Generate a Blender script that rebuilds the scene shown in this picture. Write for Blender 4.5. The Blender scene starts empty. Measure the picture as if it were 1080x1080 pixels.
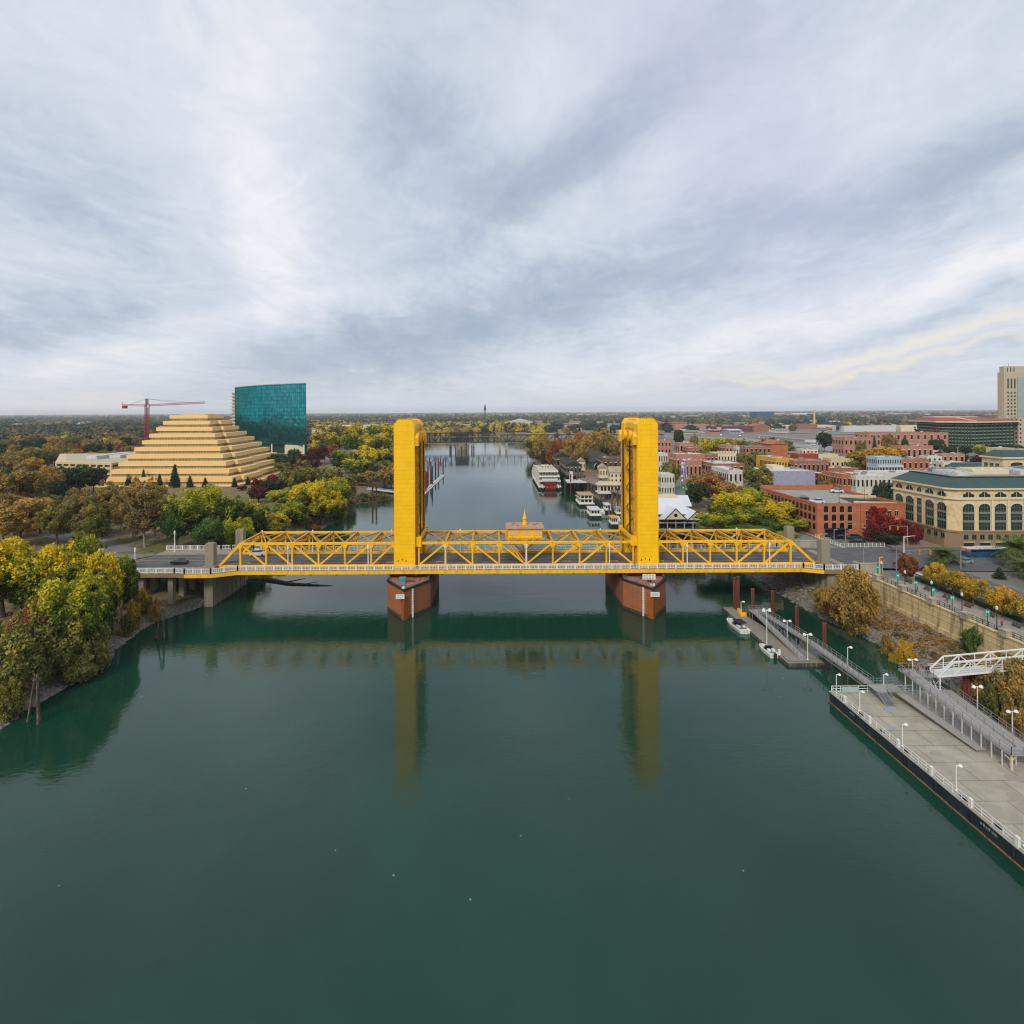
import bpy, math, random
import numpy as np
from math import radians as R, sin, cos, pi
from mathutils import Vector, Matrix, noise as mnoise
random.seed(7)
HAZE = True
S = bpy.context.scene
COL = S.collection
# ------------------------------------------------------------------ camera, sky, sun, exposure
H, F, VX, VY = 53.4, 610.0, 521.0, 434.0
cam = bpy.data.objects.new('camera', bpy.data.cameras.new('camera'))
COL.objects.link(cam); S.camera = cam
cam.location = (0, 0, H); cam.rotation_euler = (pi/2, R(0.3), 0)
cam.data.sensor_width = 36; cam.data.lens = 36*F/1080
cam.data.shift_x = (540-VX)/1080; cam.data.shift_y = -(540-VY)/1080
cam.data.clip_start = 1; cam.data.clip_end = 60000
S.view_settings.view_transform = 'Standard'; S.view_settings.look = 'None'
S.view_settings.exposure = 0.16; S.view_settings.gamma = 1
S.view_settings.use_curve_mapping = False
S.render.engine = 'CYCLES'
S.cycles.use_denoising = True; S.cycles.denoising_prefilter = 'ACCURATE'
S.render.filter_size = 1.15; S.cycles.pixel_filter_type = 'BLACKMAN_HARRIS'; S.cycles.filter_width = 1.15
S.cycles.max_bounces = 6; S.cycles.diffuse_bounces = 2; S.cycles.glossy_bounces = 3
S.cycles.transmission_bounces = 3; S.cycles.volume_bounces = 0; S.cycles.transparent_max_bounces = 6
S.cycles.caustics_reflective = False; S.cycles.caustics_refractive = False
SUN_EL, SUN_AZ = R(38), R(205)      # azimuth clockwise from +Y: behind and left of the viewer
world = bpy.data.worlds.new("World"); S.world = world; world.use_nodes = True

def lin(c):
    if isinstance(c, str):
        c = c.lstrip('#'); c = [int(c[i:i+2], 16)/255 for i in (0, 2, 4)]
        c = [x/12.92 if x <= .04045 else ((x+.055)/1.055)**2.4 for x in c]
    return (c[0], c[1], c[2], 1.0)

class NT:
    """tiny node helper"""
    def __init__(s, tree): s.t = tree; s.n = tree.nodes; s.l = tree.links
    def add(s, typ, **k):
        nd = s.n.new(typ)
        for a, b in k.items(): setattr(nd, a, b)
        return nd
    def put(s, sock, v):
        if isinstance(v, bpy.types.NodeSocket): s.l.new(v, sock)
        elif v is not None: sock.default_value = v
    def m(s, op, a, b=None, c=None, clamp=False):
        nd = s.add('ShaderNodeMath', operation=op, use_clamp=clamp)
        s.put(nd.inputs[0], a); s.put(nd.inputs[1], b); s.put(nd.inputs[2], c)
        return nd.outputs[0]
    def mix(s, f, a, b, typ='MIX'):
        nd = s.add('ShaderNodeMix', data_type='RGBA', blend_type=typ)
        s.put(nd.inputs[0], f); s.put(nd.inputs[6], a); s.put(nd.inputs[7], b)
        return nd.outputs[2]
    def noise(s, vec, scale, detail=4, rough=.55, dist=0, out=0):
        nd = s.add('ShaderNodeTexNoise'); s.put(nd.inputs['Vector'], vec)
        nd.inputs['Scale'].default_value = scale; nd.inputs['Detail'].default_value = detail
        nd.inputs['Roughness'].default_value = rough; nd.inputs['Distortion'].default_value = dist
        return nd.outputs[out]
    def ramp(s, fac, stops, interp='LINEAR'):
        nd = s.add('ShaderNodeValToRGB'); s.put(nd.inputs[0], fac); cr = nd.color_ramp
        cr.interpolation = interp
        while len(cr.elements) < len(stops): cr.elements.new(.5)
        for e, (p, c) in zip(cr.elements, stops): e.position = p; e.color = lin(c) if len(c) != 4 or isinstance(c, str) else c
        return nd.outputs[0]
    def mapping(s, vec, scale=(1, 1, 1), rot=(0, 0, 0), loc=(0, 0, 0)):
        nd = s.add('ShaderNodeMapping'); s.put(nd.inputs[0], vec)
        nd.inputs['Scale'].default_value = scale; nd.inputs['Rotation'].default_value = rot
        nd.inputs['Location'].default_value = loc
        return nd.outputs[0]

w = NT(world.node_tree)
bg = w.n['Background']; out = w.n['World Output']
sky = w.add('ShaderNodeTexSky', sky_type='NISHITA', sun_disc=False)
sky.sun_elevation = SUN_EL; sky.sun_rotation = SUN_AZ
sky.altitude = 20; sky.air_density = 1.2; sky.dust_density = 2.0
tc = w.add('ShaderNodeTexCoord')
sep = w.add('ShaderNodeSeparateXYZ'); w.l.new(tc.outputs['Generated'], sep.inputs[0])
dx, dy, dz = sep.outputs
ady = w.m('MAXIMUM', dy, 0.08)
A_ = w.m('DIVIDE', dx, ady)          # tangent of bearing
E_ = w.m('DIVIDE', dz, ady)          # tangent of height above horizon
dzc = w.m('ADD', w.m('MAXIMUM', dz, 0.0), 0.10)
cv = w.add('ShaderNodeCombineXYZ')
w.l.new(w.m('DIVIDE', dx, dzc), cv.inputs[0]); w.l.new(w.m('DIVIDE', dy, dzc), cv.inputs[1])
def band(x, y, l, wd, ang):
    """soft elongated cloud mass, in direction space; x,y give its bearing and height"""
    a0, e0 = (x-VX)/F, (VY-y)/F
    a = w.m('SUBTRACT', A_, a0); e = w.m('SUBTRACT', E_, e0)
    a = w.m('ADD', a, w.m('MULTIPLY', w.m('SUBTRACT', warp1, .5), .30)); e = w.m('ADD', e, w.m('MULTIPLY', w.m('SUBTRACT', warp2, .5), .24))
    c, s_ = cos(R(ang)), sin(R(ang))
    p = w.m('DIVIDE', w.m('ADD', w.m('MULTIPLY', a, c), w.m('MULTIPLY', e, s_)), l/F)
    q = w.m('DIVIDE', w.m('SUBTRACT', w.m('MULTIPLY', e, c), w.m('MULTIPLY', a, s_)), wd/F)
    r2 = w.m('ADD', w.m('MULTIPLY', p, p), w.m('MULTIPLY', q, q))
    return w.m('EXPONENT', w.m('MULTIPLY', r2, -1.0))
warp1 = w.noise(tc.outputs['Generated'], 3.0, 5, .6)
warp2 = w.noise(w.mapping(tc.outputs['Generated'], loc=(4, 2, 7)), 3.4, 5, .6)
cl = w.m('MULTIPLY', w.m('SUBTRACT', w.noise(w.mapping(cv.outputs[0], scale=(.55, .28, 1), rot=(0, 0, R(24))), 1.0, 9, .60, .8), .5), 1.0)
fine = w.m('MULTIPLY', w.m('SUBTRACT', w.noise(w.mapping(cv.outputs[0], scale=(2.0, 1.35, 1), rot=(0, 0, R(30)), loc=(3, 1, 0)), 1.0, 10, .66, 1.5), .5), .66)
fine2 = w.m('MULTIPLY', w.m('SUBTRACT', w.noise(w.mapping(cv.outputs[0], scale=(5.2, 3.0, 1), rot=(0, 0, R(38)), loc=(8, 1, 0)), 1.0, 8, .64, 2.2), .5), .30)
v = w.m('ADD', w.m('ADD', cl, w.m('ADD', fine, fine2)), .58)
for (x, y, l, wd, ang, k) in [
        (270, 50, 190, 160, -75, .15), (300, 235, 100, 48, -60, .30), (215, 352, 230, 24, 8, .30), (1010, 300, 330, 24, 14, .40),
        (830, 380, 280, 22, 4, .16), (520, 245, 110, 32, 12, .20), (590, 60, 120, 40, 70, .14), (930, 60, 260, 90, 10, .10), (60, 425, 200, 12, 0, .14),
        (100, 200, 240, 90, -30, -.22), (60, 330, 260, 34, -6, -.26), (450, 130, 150, 80, -65, -.28), (360, 385, 150, 24, 10, -.34), (620, 150, 240, 45, 38, -.30),
        (900, 215, 330, 36, 18, -.32), (620, 320, 200, 30, 10, -.18), (860, 400, 300, 12, 2, -.16), (980, 345, 260, 12, 10, -.18)]:
    v = w.m('ADD', v, w.m('MULTIPLY', band(x, y, l, wd, ang), k*1.25))
cloudc = w.ramp(v, [(0.0, '#9dabc0'), (.28, '#b1bccd'), (.50, '#c6cfdc'), (.74, '#d7dce6'), (1.0, '#ebebef')])
lil = band(760, 110, 260, 110, -60)
cloudc = w.mix(w.m('MULTIPLY', lil, .35), cloudc, lin('#c3c2de'))
low = w.m('EXPONENT', w.m('MULTIPLY', w.m('MAXIMUM', E_, 0.0), -16.0))
cloudc = w.mix(w.m('MULTIPLY', low, .75), cloudc, lin('#d2d6de'))
cloudc = w.mix(w.m('MULTIPLY', w.m('MAXIMUM', w.m('MAXIMUM', band(985, 372, 260, 9, 6), band(900, 396, 220, 6, 3)), w.m('MULTIPLY', band(30, 415, 160, 14, 0), .8)), .7), cloudc, lin('#ebe3d6'))
bgc = w.add('ShaderNodeBackground'); w.l.new(cloudc, bgc.inputs[0]); bgc.inputs[1].default_value = 1.0
w.l.new(sky.outputs[0], bg.inputs[0]); bg.inputs[1].default_value = 0.09
mx = w.add('ShaderNodeMixShader'); mx.inputs[0].default_value = .93      # cloud cover
w.l.new(bg.outputs[0], mx.inputs[1]); w.l.new(bgc.outputs[0], mx.inputs[2]); w.l.new(mx.outputs[0], out.inputs[0])

sun = bpy.data.objects.new('sun', bpy.data.lights.new('sun', 'SUN')); COL.objects.link(sun)
sun.data.energy = 2.0; sun.data.angle = R(14); sun.data.color = (1, .93, .82)
sd = Vector((sin(SUN_AZ)*cos(SUN_EL), cos(SUN_AZ)*cos(SUN_EL), sin(SUN_EL)))
sun.rotation_euler = sd.to_track_quat('Z', 'Y').to_euler(); sun.location = (0, -50, 200)

# ------------------------------------------------------------------ helpers
def hor(x): return VY-(x-VX)*.0052
def G(x, y, z):
    """where the sight line through a point of the photograph meets height z"""
    D = F*(H-z)/(y-hor(x)); return ((x-VX)*D/F, D)
def Xat(x, D): return (x-VX)*D/F
def Zat(x, y, D): return H-(y-hor(x))*D/F

ORG = {}
class MB:
    def __init__(s): s.v = []; s.f = []; s.mi = []; s.cur = 0
    def add(s, vs, fs):
        b = len(s.v); s.v += [tuple(p) for p in vs]
        for f in fs: s.f.append(tuple(b+i for i in f)); s.mi.append(s.cur)
        return s
    def box(s, x0, x1, y0, y1, z0, z1):
        return s.add([(x0, y0, z0), (x1, y0, z0), (x1, y1, z0), (x0, y1, z0), (x0, y0, z1), (x1, y0, z1), (x1, y1, z1), (x0, y1, z1)],
                     [(0, 3, 2, 1), (4, 5, 6, 7), (0, 1, 5, 4), (1, 2, 6, 5), (2, 3, 7, 6), (3, 0, 4, 7)])
    def bar(s, p, q, w=.2, h=None, up=(0, 0, 1)):
        p, q = Vector(p), Vector(q); h = h or w; d = (q-p)
        if d.length < 1e-6: return s
        d.normalize(); u = Vector(up)
        if abs(d.dot(u)) > .98: u = Vector((0, 1, 0))
        a = d.cross(u).normalized()*w/2; b = a.cross(d).normalized()*h/2
        return s.add([p-a-b, p+a-b, p+a+b, p-a+b, q-a-b, q+a-b, q+a+b, q-a+b],
                     [(0, 1, 2, 3), (7, 6, 5, 4), (0, 4, 5, 1), (1, 5, 6, 2), (2, 6, 7, 3), (3, 7, 4, 0)])
    def tube(s, pts, rad, n=8, cap=True):
        pts = [Vector(p) for p in pts]
        if not hasattr(rad, '__len__'): rad = [rad]*len(pts)
        b0 = len(s.v); vs = []; fs = []
        for i, p in enumerate(pts):
            d = (pts[min(i+1, len(pts)-1)]-pts[max(i-1, 0)]).normalized()
            u = Vector((0, 0, 1)) if abs(d.z) < .9 else Vector((1, 0, 0))
            a = d.cross(u).normalized(); b = a.cross(d).normalized()
            for k in range(n):
                t = 2*pi*k/n; vs.append(p+(a*cos(t)+b*sin(t))*rad[i])
        for i in range(len(pts)-1):
            for k in range(n):
                k2 = (k+1) % n; fs.append((i*n+k, i*n+k2, (i+1)*n+k2, (i+1)*n+k))
        if cap: fs.append(tuple(range(n))); fs.append(tuple((len(pts)-1)*n+k for k in range(n-1, -1, -1)))
        return s.add(vs, fs)
    def prism(s, poly, z0, z1, top=None):
        n = len(poly); t = top or poly
        return s.add([(x, y, z0) for x, y in poly]+[(x, y, z1) for x, y in t],
                     [tuple(range(n-1, -1, -1)), tuple(range(n, 2*n))]+[(i, (i+1) % n, n+(i+1) % n, n+i) for i in range(n)])
    def prism_xz(s, poly, y0, y1):      # outline in x,z pushed along y
        n = len(poly)
        return s.add([(x, y0, z) for x, z in poly]+[(x, y1, z) for x, z in poly],
                     [tuple(range(n)), tuple(range(2*n-1, n-1, -1))]+[(i, n+i, n+(i+1) % n, (i+1) % n) for i in range(n)])
    def prism_yz(s, poly, x0, x1):
        n = len(poly)
        return s.add([(x0, y, z) for y, z in poly]+[(x1, y, z) for y, z in poly],
                     [tuple(range(n-1, -1, -1)), tuple(range(n, 2*n))]+[(i, (i+1) % n, n+(i+1) % n, n+i) for i in range(n)])
    def gable(s, x0, x1, y0, y1, z0, h, axis='x', over=.4):
        x0 -= over; x1 += over; y0 -= over; y1 += over
        if axis == 'x':
            m = (y0+y1)/2
            return s.prism_yz([(y0, z0), (y1, z0), (m, z0+h)], x0, x1)
        m = (x0+x1)/2
        return s.prism_xz([(x0, z0), (x1, z0), (m, z0+h)], y0, y1)
    def hip(s, x0, x1, y0, y1, z0, h, inset):
        return s.add([(x0, y0, z0), (x1, y0, z0), (x1, y1, z0), (x0, y1, z0), (x0+inset, y0+inset, z0+h), (x1-inset, y0+inset, z0+h), (x1-inset, y1-inset, z0+h), (x0+inset, y1-inset, z0+h)],
                     [(0, 3, 2, 1), (4, 5, 6, 7), (0, 1, 5, 4), (1, 2, 6, 5), (2, 3, 7, 6), (3, 0, 4, 7)])
    def lathe(s, cx, cy, prof, n=12):
        vs = []; fs = []
        for r, z in prof:
            for k in range(n): t = 2*pi*k/n; vs.append((cx+r*cos(t), cy+r*sin(t), z))
        for i in range(len(prof)-1):
            for k in range(n): k2 = (k+1) % n; fs.append((i*n+k, i*n+k2, (i+1)*n+k2, (i+1)*n+k))
        fs.append(tuple(range(n-1, -1, -1))); fs.append(tuple((len(prof)-1)*n+k for k in range(n)))
        return s.add(vs, fs)
    def mesh(s, name, mats, org=(0, 0, 0), smooth=False):
        me = bpy.data.meshes.new(name)
        me.from_pydata([(a-org[0], b-org[1], c-org[2]) for a, b, c in s.v], [], s.f)
        for m in (mats if isinstance(mats, (list, tuple)) else [mats]): me.materials.append(m)
        me.polygons.foreach_set('material_index', s.mi)
        if smooth: me.polygons.foreach_set('use_smooth', [True]*len(s.f))
        me.update(); return me
    def build(s, name, mats, parent=None, smooth=False, bevel=0):
        if parent is not None: org = ORG[parent.name]
        else:
            a = np.array(s.v); org = ((a[:, 0].min()+a[:, 0].max())/2, (a[:, 1].min()+a[:, 1].max())/2, a[:, 2].min())
        o = bpy.data.objects.new(name, s.mesh(name, mats, org, smooth)); COL.objects.link(o)
        if parent is not None: o.parent = parent
        else: o.location = org
        ORG[o.name] = tuple(org)
        if bevel:
            b = o.modifiers.new('bevel', 'BEVEL'); b.width = bevel; b.segments = 2; b.limit_method = 'ANGLE'
        return o

def thing(name, label, cat, loc=(0, 0, 0), group=None, rz=0):
    o = bpy.data.objects.new(name, None); COL.objects.link(o); o.location = loc; o.rotation_euler.z = rz
    o.empty_display_size = .5; ORG[o.name] = tuple(loc); tag(o, label, cat, group); return o
def tag(o, label=None, cat=None, group=None, kind=None):
    if label: o['label'] = label
    if cat: o['category'] = cat
    if group: o['group'] = group
    if kind: o['kind'] = kind
    return o
def struct(mb, name, mats, **k):
    return tag(mb.build(name, mats, **k), kind='structure')
def put(name, me, parent, loc, rz=0, sc=None):
    o = bpy.data.objects.new(name, me); COL.objects.link(o); o.parent = parent
    o.location = [loc[i]-ORG[parent.name][i] for i in range(3)]; o.rotation_euler.z = rz
    if sc: o.scale = sc
    return o
KIDS = {}
def kids(o):
    return [c for c in COL.objects if c.parent == o] if o.name not in KIDS else KIDS[o.name]
def dup(root, loc, rz=0, sc=None, label=None, group=None):
    if root.name not in KIDS: KIDS[root.name] = [c for c in COL.objects if c.parent == root]
    for c in KIDS[root.name]:
        if c.name not in KIDS: KIDS[c.name] = [g for g in COL.objects if g.parent == c]
    r = root.copy(); COL.objects.link(r); r.location = loc; r.rotation_euler.z = rz
    if sc: r.scale = sc
    if label: r['label'] = label
    if group: r['group'] = group
    for ch in KIDS[root.name]:
        c = ch.copy(); COL.objects.link(c); c.parent = r
        for g in KIDS[ch.name]:
            d = g.copy(); COL.objects.link(d); d.parent = c
    return r
class Proto:
    """the first placing moves the built thing itself, every later one copies it"""
    def __init__(s, make): s.make = make; s.o = None
    def at(s, loc, rz=0, sc=None, label=None, group=None):
        if s.o is None:
            s.o = s.make(); o = s.o; o.location = loc; o.rotation_euler.z = rz
            if sc: o.scale = sc
            if label: o['label'] = label
            if group: o['group'] = group
            return o
        return dup(s.o, loc, rz, sc, label, group)
ORD = 'first second third fourth fifth sixth seventh eighth ninth tenth eleventh twelfth thirteenth fourteenth fifteenth sixteenth seventeenth eighteenth nineteenth twentieth'.split()
ORD += ['twenty-'+a for a in ORD[:9]]+['thirtieth']+['thirty-'+a for a in ORD[:9]]+['fortieth']+['forty-'+a for a in ORD[:9]]+['fiftieth']
SERIES = {}
def series(o, desc, group=None):
    """several look-alikes: they get their order from the left at the end"""
    SERIES.setdefault(desc, []).append(o); o['group'] = group or desc
    return o
def finish_series():
    for desc, L in SERIES.items():
        def px(o): return o.location.x/max(o.location.y, 1)
        L.sort(key=px)
        for i, o in enumerate(L):
            o['label'] = (f"{'leftmost' if i == 0 else 'rightmost' if i == len(L)-1 else ORD[i]+' from left'} of the {desc}" if len(L) > 1 else f"the only one of the {desc}")

# ------------------------------------------------------------------ materials
MATS = {}
def mat(name, col, rough=.75, var=.12, scale=.6, metal=0, bump=0, bscale=8, spec=.4, dirt=None, coord='Object', streak=False):
    if name in MATS: return MATS[name]
    m = bpy.data.materials.new(name); m.use_nodes = True; t = NT(m.node_tree); MATS[name] = m
    b = t.n['Principled BSDF']; c = lin(col)
    tcn = t.add('ShaderNodeTexCoord').outputs[coord]
    n1 = t.noise(tcn, scale, 5, .6)
    vec = t.mapping(tcn, scale=(1, 1, .12)) if streak else tcn
    n2 = t.noise(vec, scale*6, 4, .6)
    f = t.m('ADD', t.m('MULTIPLY', n1, .6), t.m('MULTIPLY', n2, .4))
    k = t.m('ADD', t.m('MULTIPLY', t.m('SUBTRACT', f, .5), var*5), 1.0)
    cm = t.add('ShaderNodeVectorMath', operation='SCALE'); cm.inputs[0].default_value = c[:3]; t.l.new(k, cm.inputs['Scale'])
    colr = cm.outputs[0]
    if dirt:
        msk = t.ramp(t.noise(vec, scale*2.3, 6, .65), [(.48, (0, 0, 0, 1)), (.68, (1, 1, 1, 1))])
        colr = t.mix(msk, colr, lin(dirt))
    t.l.new(colr, b.inputs['Base Color']); b.inputs['Roughness'].default_value = rough
    b.inputs['Metallic'].default_value = metal; b.inputs['Specular IOR Level'].default_value = spec
    if bump:
        bp = t.add('ShaderNodeBump'); bp.inputs['Strength'].default_value = bump; bp.inputs['Distance'].default_value = .1
        t.l.new(t.noise(tcn, bscale, 5, .6), bp.inputs['Height']); t.l.new(bp.outputs[0], b.inputs['Normal'])
    return m
def brickmat(name, c1, c2, mortar, sc=1.0, w_=.9, h_=.3, mort=.03, rough=.85, axis='xz', var=.2):
    """courses of brick, panels or planks: 'xz' front walls, 'box' picks the wall's own direction"""
    if name in MATS: return MATS[name]
    m = bpy.data.materials.new(name); m.use_nodes = True; t = NT(m.node_tree); MATS[name] = m
    b = t.n['Principled BSDF']; tcn = t.add('ShaderNodeTexCoord').outputs['Object']
    sp = t.add('ShaderNodeSeparateXYZ'); t.l.new(tcn, sp.inputs[0]); cb = t.add('ShaderNodeCombineXYZ')
    if axis == 'xy': t.l.new(sp.outputs[0], cb.inputs[0]); t.l.new(sp.outputs[1], cb.inputs[1])
    else:
        t.l.new(t.m('ADD', sp.outputs[0], sp.outputs[1]), cb.inputs[0]); t.l.new(sp.outputs[2], cb.inputs[1])
    br = t.add('ShaderNodeTexBrick'); t.l.new(cb.outputs[0], br.inputs['Vector'])
    br.inputs['Color1'].default_value = lin(c1); br.inputs['Color2'].default_value = lin(c2); br.inputs['Mortar'].default_value = lin(mortar)
    br.inputs['Scale'].default_value = sc; br.inputs['Brick Width'].default_value = w_; br.inputs['Row Height'].default_value = h_; br.inputs['Mortar Size'].default_value = mort
    f = t.noise(tcn, .35, 6, .65)
    k = t.m('ADD', t.m('MULTIPLY', t.m('SUBTRACT', f, .5), var*4), 1.0)
    vm = t.add('ShaderNodeVectorMath', operation='SCALE'); t.l.new(br.outputs['Color'], vm.inputs[0]); t.l.new(k, vm.inputs['Scale'])
    t.l.new(vm.outputs[0], b.inputs['Base Color']); b.inputs['Roughness'].default_value = rough
    b.inputs['Specular IOR Level'].default_value = .3
    return m
def glassmat(name, col, rough=.12, var=.3, spec=.8):
    return mat(name, col, rough=rough, var=var, scale=.8, spec=spec)
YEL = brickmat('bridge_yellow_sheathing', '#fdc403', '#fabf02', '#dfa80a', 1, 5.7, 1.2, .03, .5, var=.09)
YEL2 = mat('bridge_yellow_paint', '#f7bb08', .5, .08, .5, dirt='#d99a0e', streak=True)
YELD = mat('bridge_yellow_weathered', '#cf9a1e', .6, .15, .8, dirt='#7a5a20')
WHITE = mat('white_paint', '#dcdcd6', .5, .04, 1)
GWHITE = mat('grey_white_paint', '#c2c3c2', .55, .06, 1)
CONC = mat('concrete', '#8f8672', .9, .12, .3, bump=.2, dirt='#6f6654', streak=True)
CONCL = mat('light_concrete', '#a89f8c', .9, .1, .3, bump=.15, dirt='#80786a', streak=True)
ASPH = mat('asphalt', '#5c5a5a', .9, .08, .15, bump=.1, dirt='#4c4b4c')
ASPHL = mat('worn_asphalt', '#7b7976', .9, .08, .15, dirt='#656462')
PAVE = mat('pavement', '#9a948a', .9, .08, .2, dirt='#857f76')
DARK = mat('dark_steel', '#26272a', .6, .1, 1)
BLACKG = mat('dark_window_glass', '#15191c', .15, .3, .5, spec=.8)
RUST = mat('rusty_steel', '#5b2f22', .85, .2, .8, dirt='#8a4a33', streak=True)
GREYM = mat('grey_metal', '#8d9092', .5, .08, 1, metal=.3)
WOODD = mat('weathered_timber', '#4a4138', .9, .25, 1, streak=True, dirt='#8a8070')
ROOFW = mat('white_roof', '#c6c5c4', .8, .07, .3, dirt='#9b9a99')
ROOFG = mat('grey_roof', '#8b8a86', .85, .1, .2, dirt='#6b6a68')
ROOFT = mat('tan_roof', '#a89781', .85, .1, .2, dirt='#80735f')
BRICK = brickmat('red_brick', '#a26a54', '#95604b', '#856757', 1, .9, .3, .03)
BRICKO = brickmat('orange_brick', '#b76c4b', '#ac6444', '#94684f', 1, .9, .3, .03)
BRICKP = brickmat('pink_brick', '#b5806c', '#aa7663', '#977868', 1, .9, .3, .03)
CREAM = mat('cream_stucco', '#cdb98f', .85, .05, .3, dirt='#bba67c')
CREAM2 = mat('pale_cream_stucco', '#d3c6a6', .85, .05, .3)
YST = mat('yellow_stucco', '#c79a3f', .85, .06, .3)
LILAC = mat('grey_lilac_render', '#9b9db0', .85, .06, .3, dirt='#8688a0')
BLUEG = mat('pale_blue_paint', '#9fb3bd', .8, .06, .3)
GREENR = mat('green_metal_roof', '#3e5c56', .55, .1, .4)
REDM = mat('red_paint', '#a01f24', .6, .1, .6)
REDR = mat('red_roof_tile', '#96523f', .8, .12, .4)
# ------------------------------------------------------------------ the ground and the river
LB = [(-300, -88), (60, -86), (98, -84), (108, -84.5), (122, -82.5), (130, -86), (145, -87.5), (152, -85), (160, -81), (182, -79), (205, -82), (235, -84), (255, -83), (267, -79.4), (284, -78), (300, -79), (310, -81), (332, -86), (370, -84), (410, -80), (446, -78), (520, -82), (600, -92), (700, -110), (820, -128), (960, -140), (1100, -120), (1250, -60), (1330, -20)]
RB = [(-300, 92), (60, 90), (104, 88), (115, 88), (121, 87.5), (129, 87.8), (138, 86.6), (148, 84), (165, 83.5), (185, 83), (222, 80), (260, 74), (300, 67), (390, 60), (480, 52), (620, 41), (740, 41), (835, 44), (960, 62), (1100, 60), (1250, 20), (1330, -10)]
def ip(T, d):
    if d <= T[0][0]: return T[0][1]
    for (a, x), (b, y) in zip(T, T[1:]):
        if d <= b: return x+(y-x)*(d-a)/(b-a)
    return T[-1][1]
ZL, ZR = 6.5, 9.4
WALLX = 97.7
def bankw(d):
    return WALLX-ip(RB, d) if d < 152 else 12.5
def gz(x, d):
    l, r = ip(LB, d), ip(RB, d)
    if x < l: return min(ZL, ip([(0, 0), (2.5, .7), (9, 2.6), (24, ZL)], l-x))
    if x > r:
        t = (x-r)/bankw(d)
        if t >= 1: return ZR
        return (4.8*t**.7) if d < 152 else min(1, t)*ZR
    return -3
rows = list(range(-300, 60, 30))+list(range(60, 340, 3))+list(range(340, 700, 10))+list(range(700, 1330, 30))+[1330, 1450, 1700, 2200, 3000, 4500, 7000, 12000, 30000]
lo = [9000, 3000, 1200, 600, 300, 150, 80, 50, 36, 28, 24, 20, 16, 12, 9, 7, 5, 3.5, 2.5, 1.2, 0, -3, -8]
rt = [-8, -3, 0, .08, .16, .26, .38, .5, .62, .74, .86, .95, .995]
ro = [.05, 3, 8, 20, 50, 120, 300, 700, 1500, 3000, 9000]
V = []; Fc = []
for j, d in enumerate(rows):
    l, r = ip(LB, d), ip(RB, d); bw = bankw(d); far = d > 1330
    line = []
    for o in lo:
        x = l-o*(1+max(0, d-700)/700 if o > 100 else 1)
        z = ZL if far else (gz(x, d) if o > 0 else -.5*(-o)*.8 if o < 0 else 0)
        if 0 < o < 40 and not far: z += (mnoise.noise(Vector((x*.12, d*.12, 3)))*.9*min(1, o/8))
        if o == 0 and not far: x += mnoise.noise(Vector((0, d*.15, 9)))*1.5
        line.append((x, d, z))
    for t_ in rt:
        if t_ < 0: x = r+t_; z = -.4*(-t_)
        elif t_ == 0: x = r+mnoise.noise(Vector((5, d*.15, 2)))*1.5; z = 0
        else:
            x = r+t_*bw; z = gz(x, d)+mnoise.noise(Vector((x*.15, d*.15, 1)))*.6*min(1, t_*4)*(1 if t_ < .9 else 0)
        line.append((x, d, ZR if far else z))
    for o in ro: line.append((r+bw+o*(1+max(0, d-700)/700 if o > 100 else 1), d, ZR))
    if far:   # closed land beyond the bend
        line = [(-d*1.2-600+i*(2.4*d+1200)/(len(line)-1), d, 7.5) for i in range(len(line))]
    V += line
nc = len(lo)+len(rt)+len(ro)
for j in range(len(rows)-1):
    for i in range(nc-1): Fc.append((j*nc+i, j*nc+i+1, (j+1)*nc+i+1, (j+1)*nc+i))
gm = bpy.data.materials.new('earth_and_city_ground'); gm.use_nodes = True; t = NT(gm.node_tree); b = t.n['Principled BSDF']
tcn = t.add('ShaderNodeTexCoord').outputs['Object']; geo = t.add('ShaderNodeNewGeometry'); sx = t.add('ShaderNodeSeparateXYZ'); t.l.new(geo.outputs['Position'], sx.inputs[0])
n1 = t.noise(tcn, .035, 8, .62); n2 = t.noise(tcn, .5, 6, .65); n3 = t.noise(tcn, .008, 5, .6)
dry = t.ramp(n2, [(.30, '#5d4b39'), (.50, '#7d6850'), (.72, '#93806a')])
city = t.ramp(n1, [(.32, '#4a4d3a'), (.44, '#6f6c62'), (.58, '#807b73'), (.70, '#6e5d4a')])
grass = t.ramp(n2, [(.30, '#4c5230'), (.55, '#6d6a40'), (.75, '#7d7250')])
park = t.mix(t.ramp(n1, [(.40, (0, 0, 0, 1)), (.56, (1, 1, 1, 1))]), grass, dry)
right = t.m('GREATER_THAN', sx.outputs[0], 92.0)
up = t.m('GREATER_THAN', sx.outputs[2], 8.6)
c1 = t.mix(t.m('MULTIPLY', right, up), park, city)
rail = t.ramp(t.noise(t.mapping(tcn, scale=(.3, 3, 1)), .02, 5, .6), [(.35, '#8b8078'), (.5, '#777069'), (.65, '#9c8c7c')])
c1 = t.mix(t.m('MULTIPLY', t.m('GREATER_THAN', sx.outputs[1], 900.0), t.m('GREATER_THAN', sx.outputs[0], 70.0)), c1, rail)
shore = t.ramp(t.noise(tcn, 2.2, 6, .7), [(.35, '#45413b'), (.55, '#7b756b'), (.7, '#918a7e')])
c1 = t.mix(t.m('MULTIPLY', t.m('LESS_THAN', t.m('ADD', sx.outputs[2], t.m('MULTIPLY', n2, 1.2)), 1.7), 1.0), c1, shore)
t.l.new(c1, b.inputs['Base Color']); b.inputs['Roughness'].default_value = .95; b.inputs['Specular IOR Level'].default_value = .2
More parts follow.
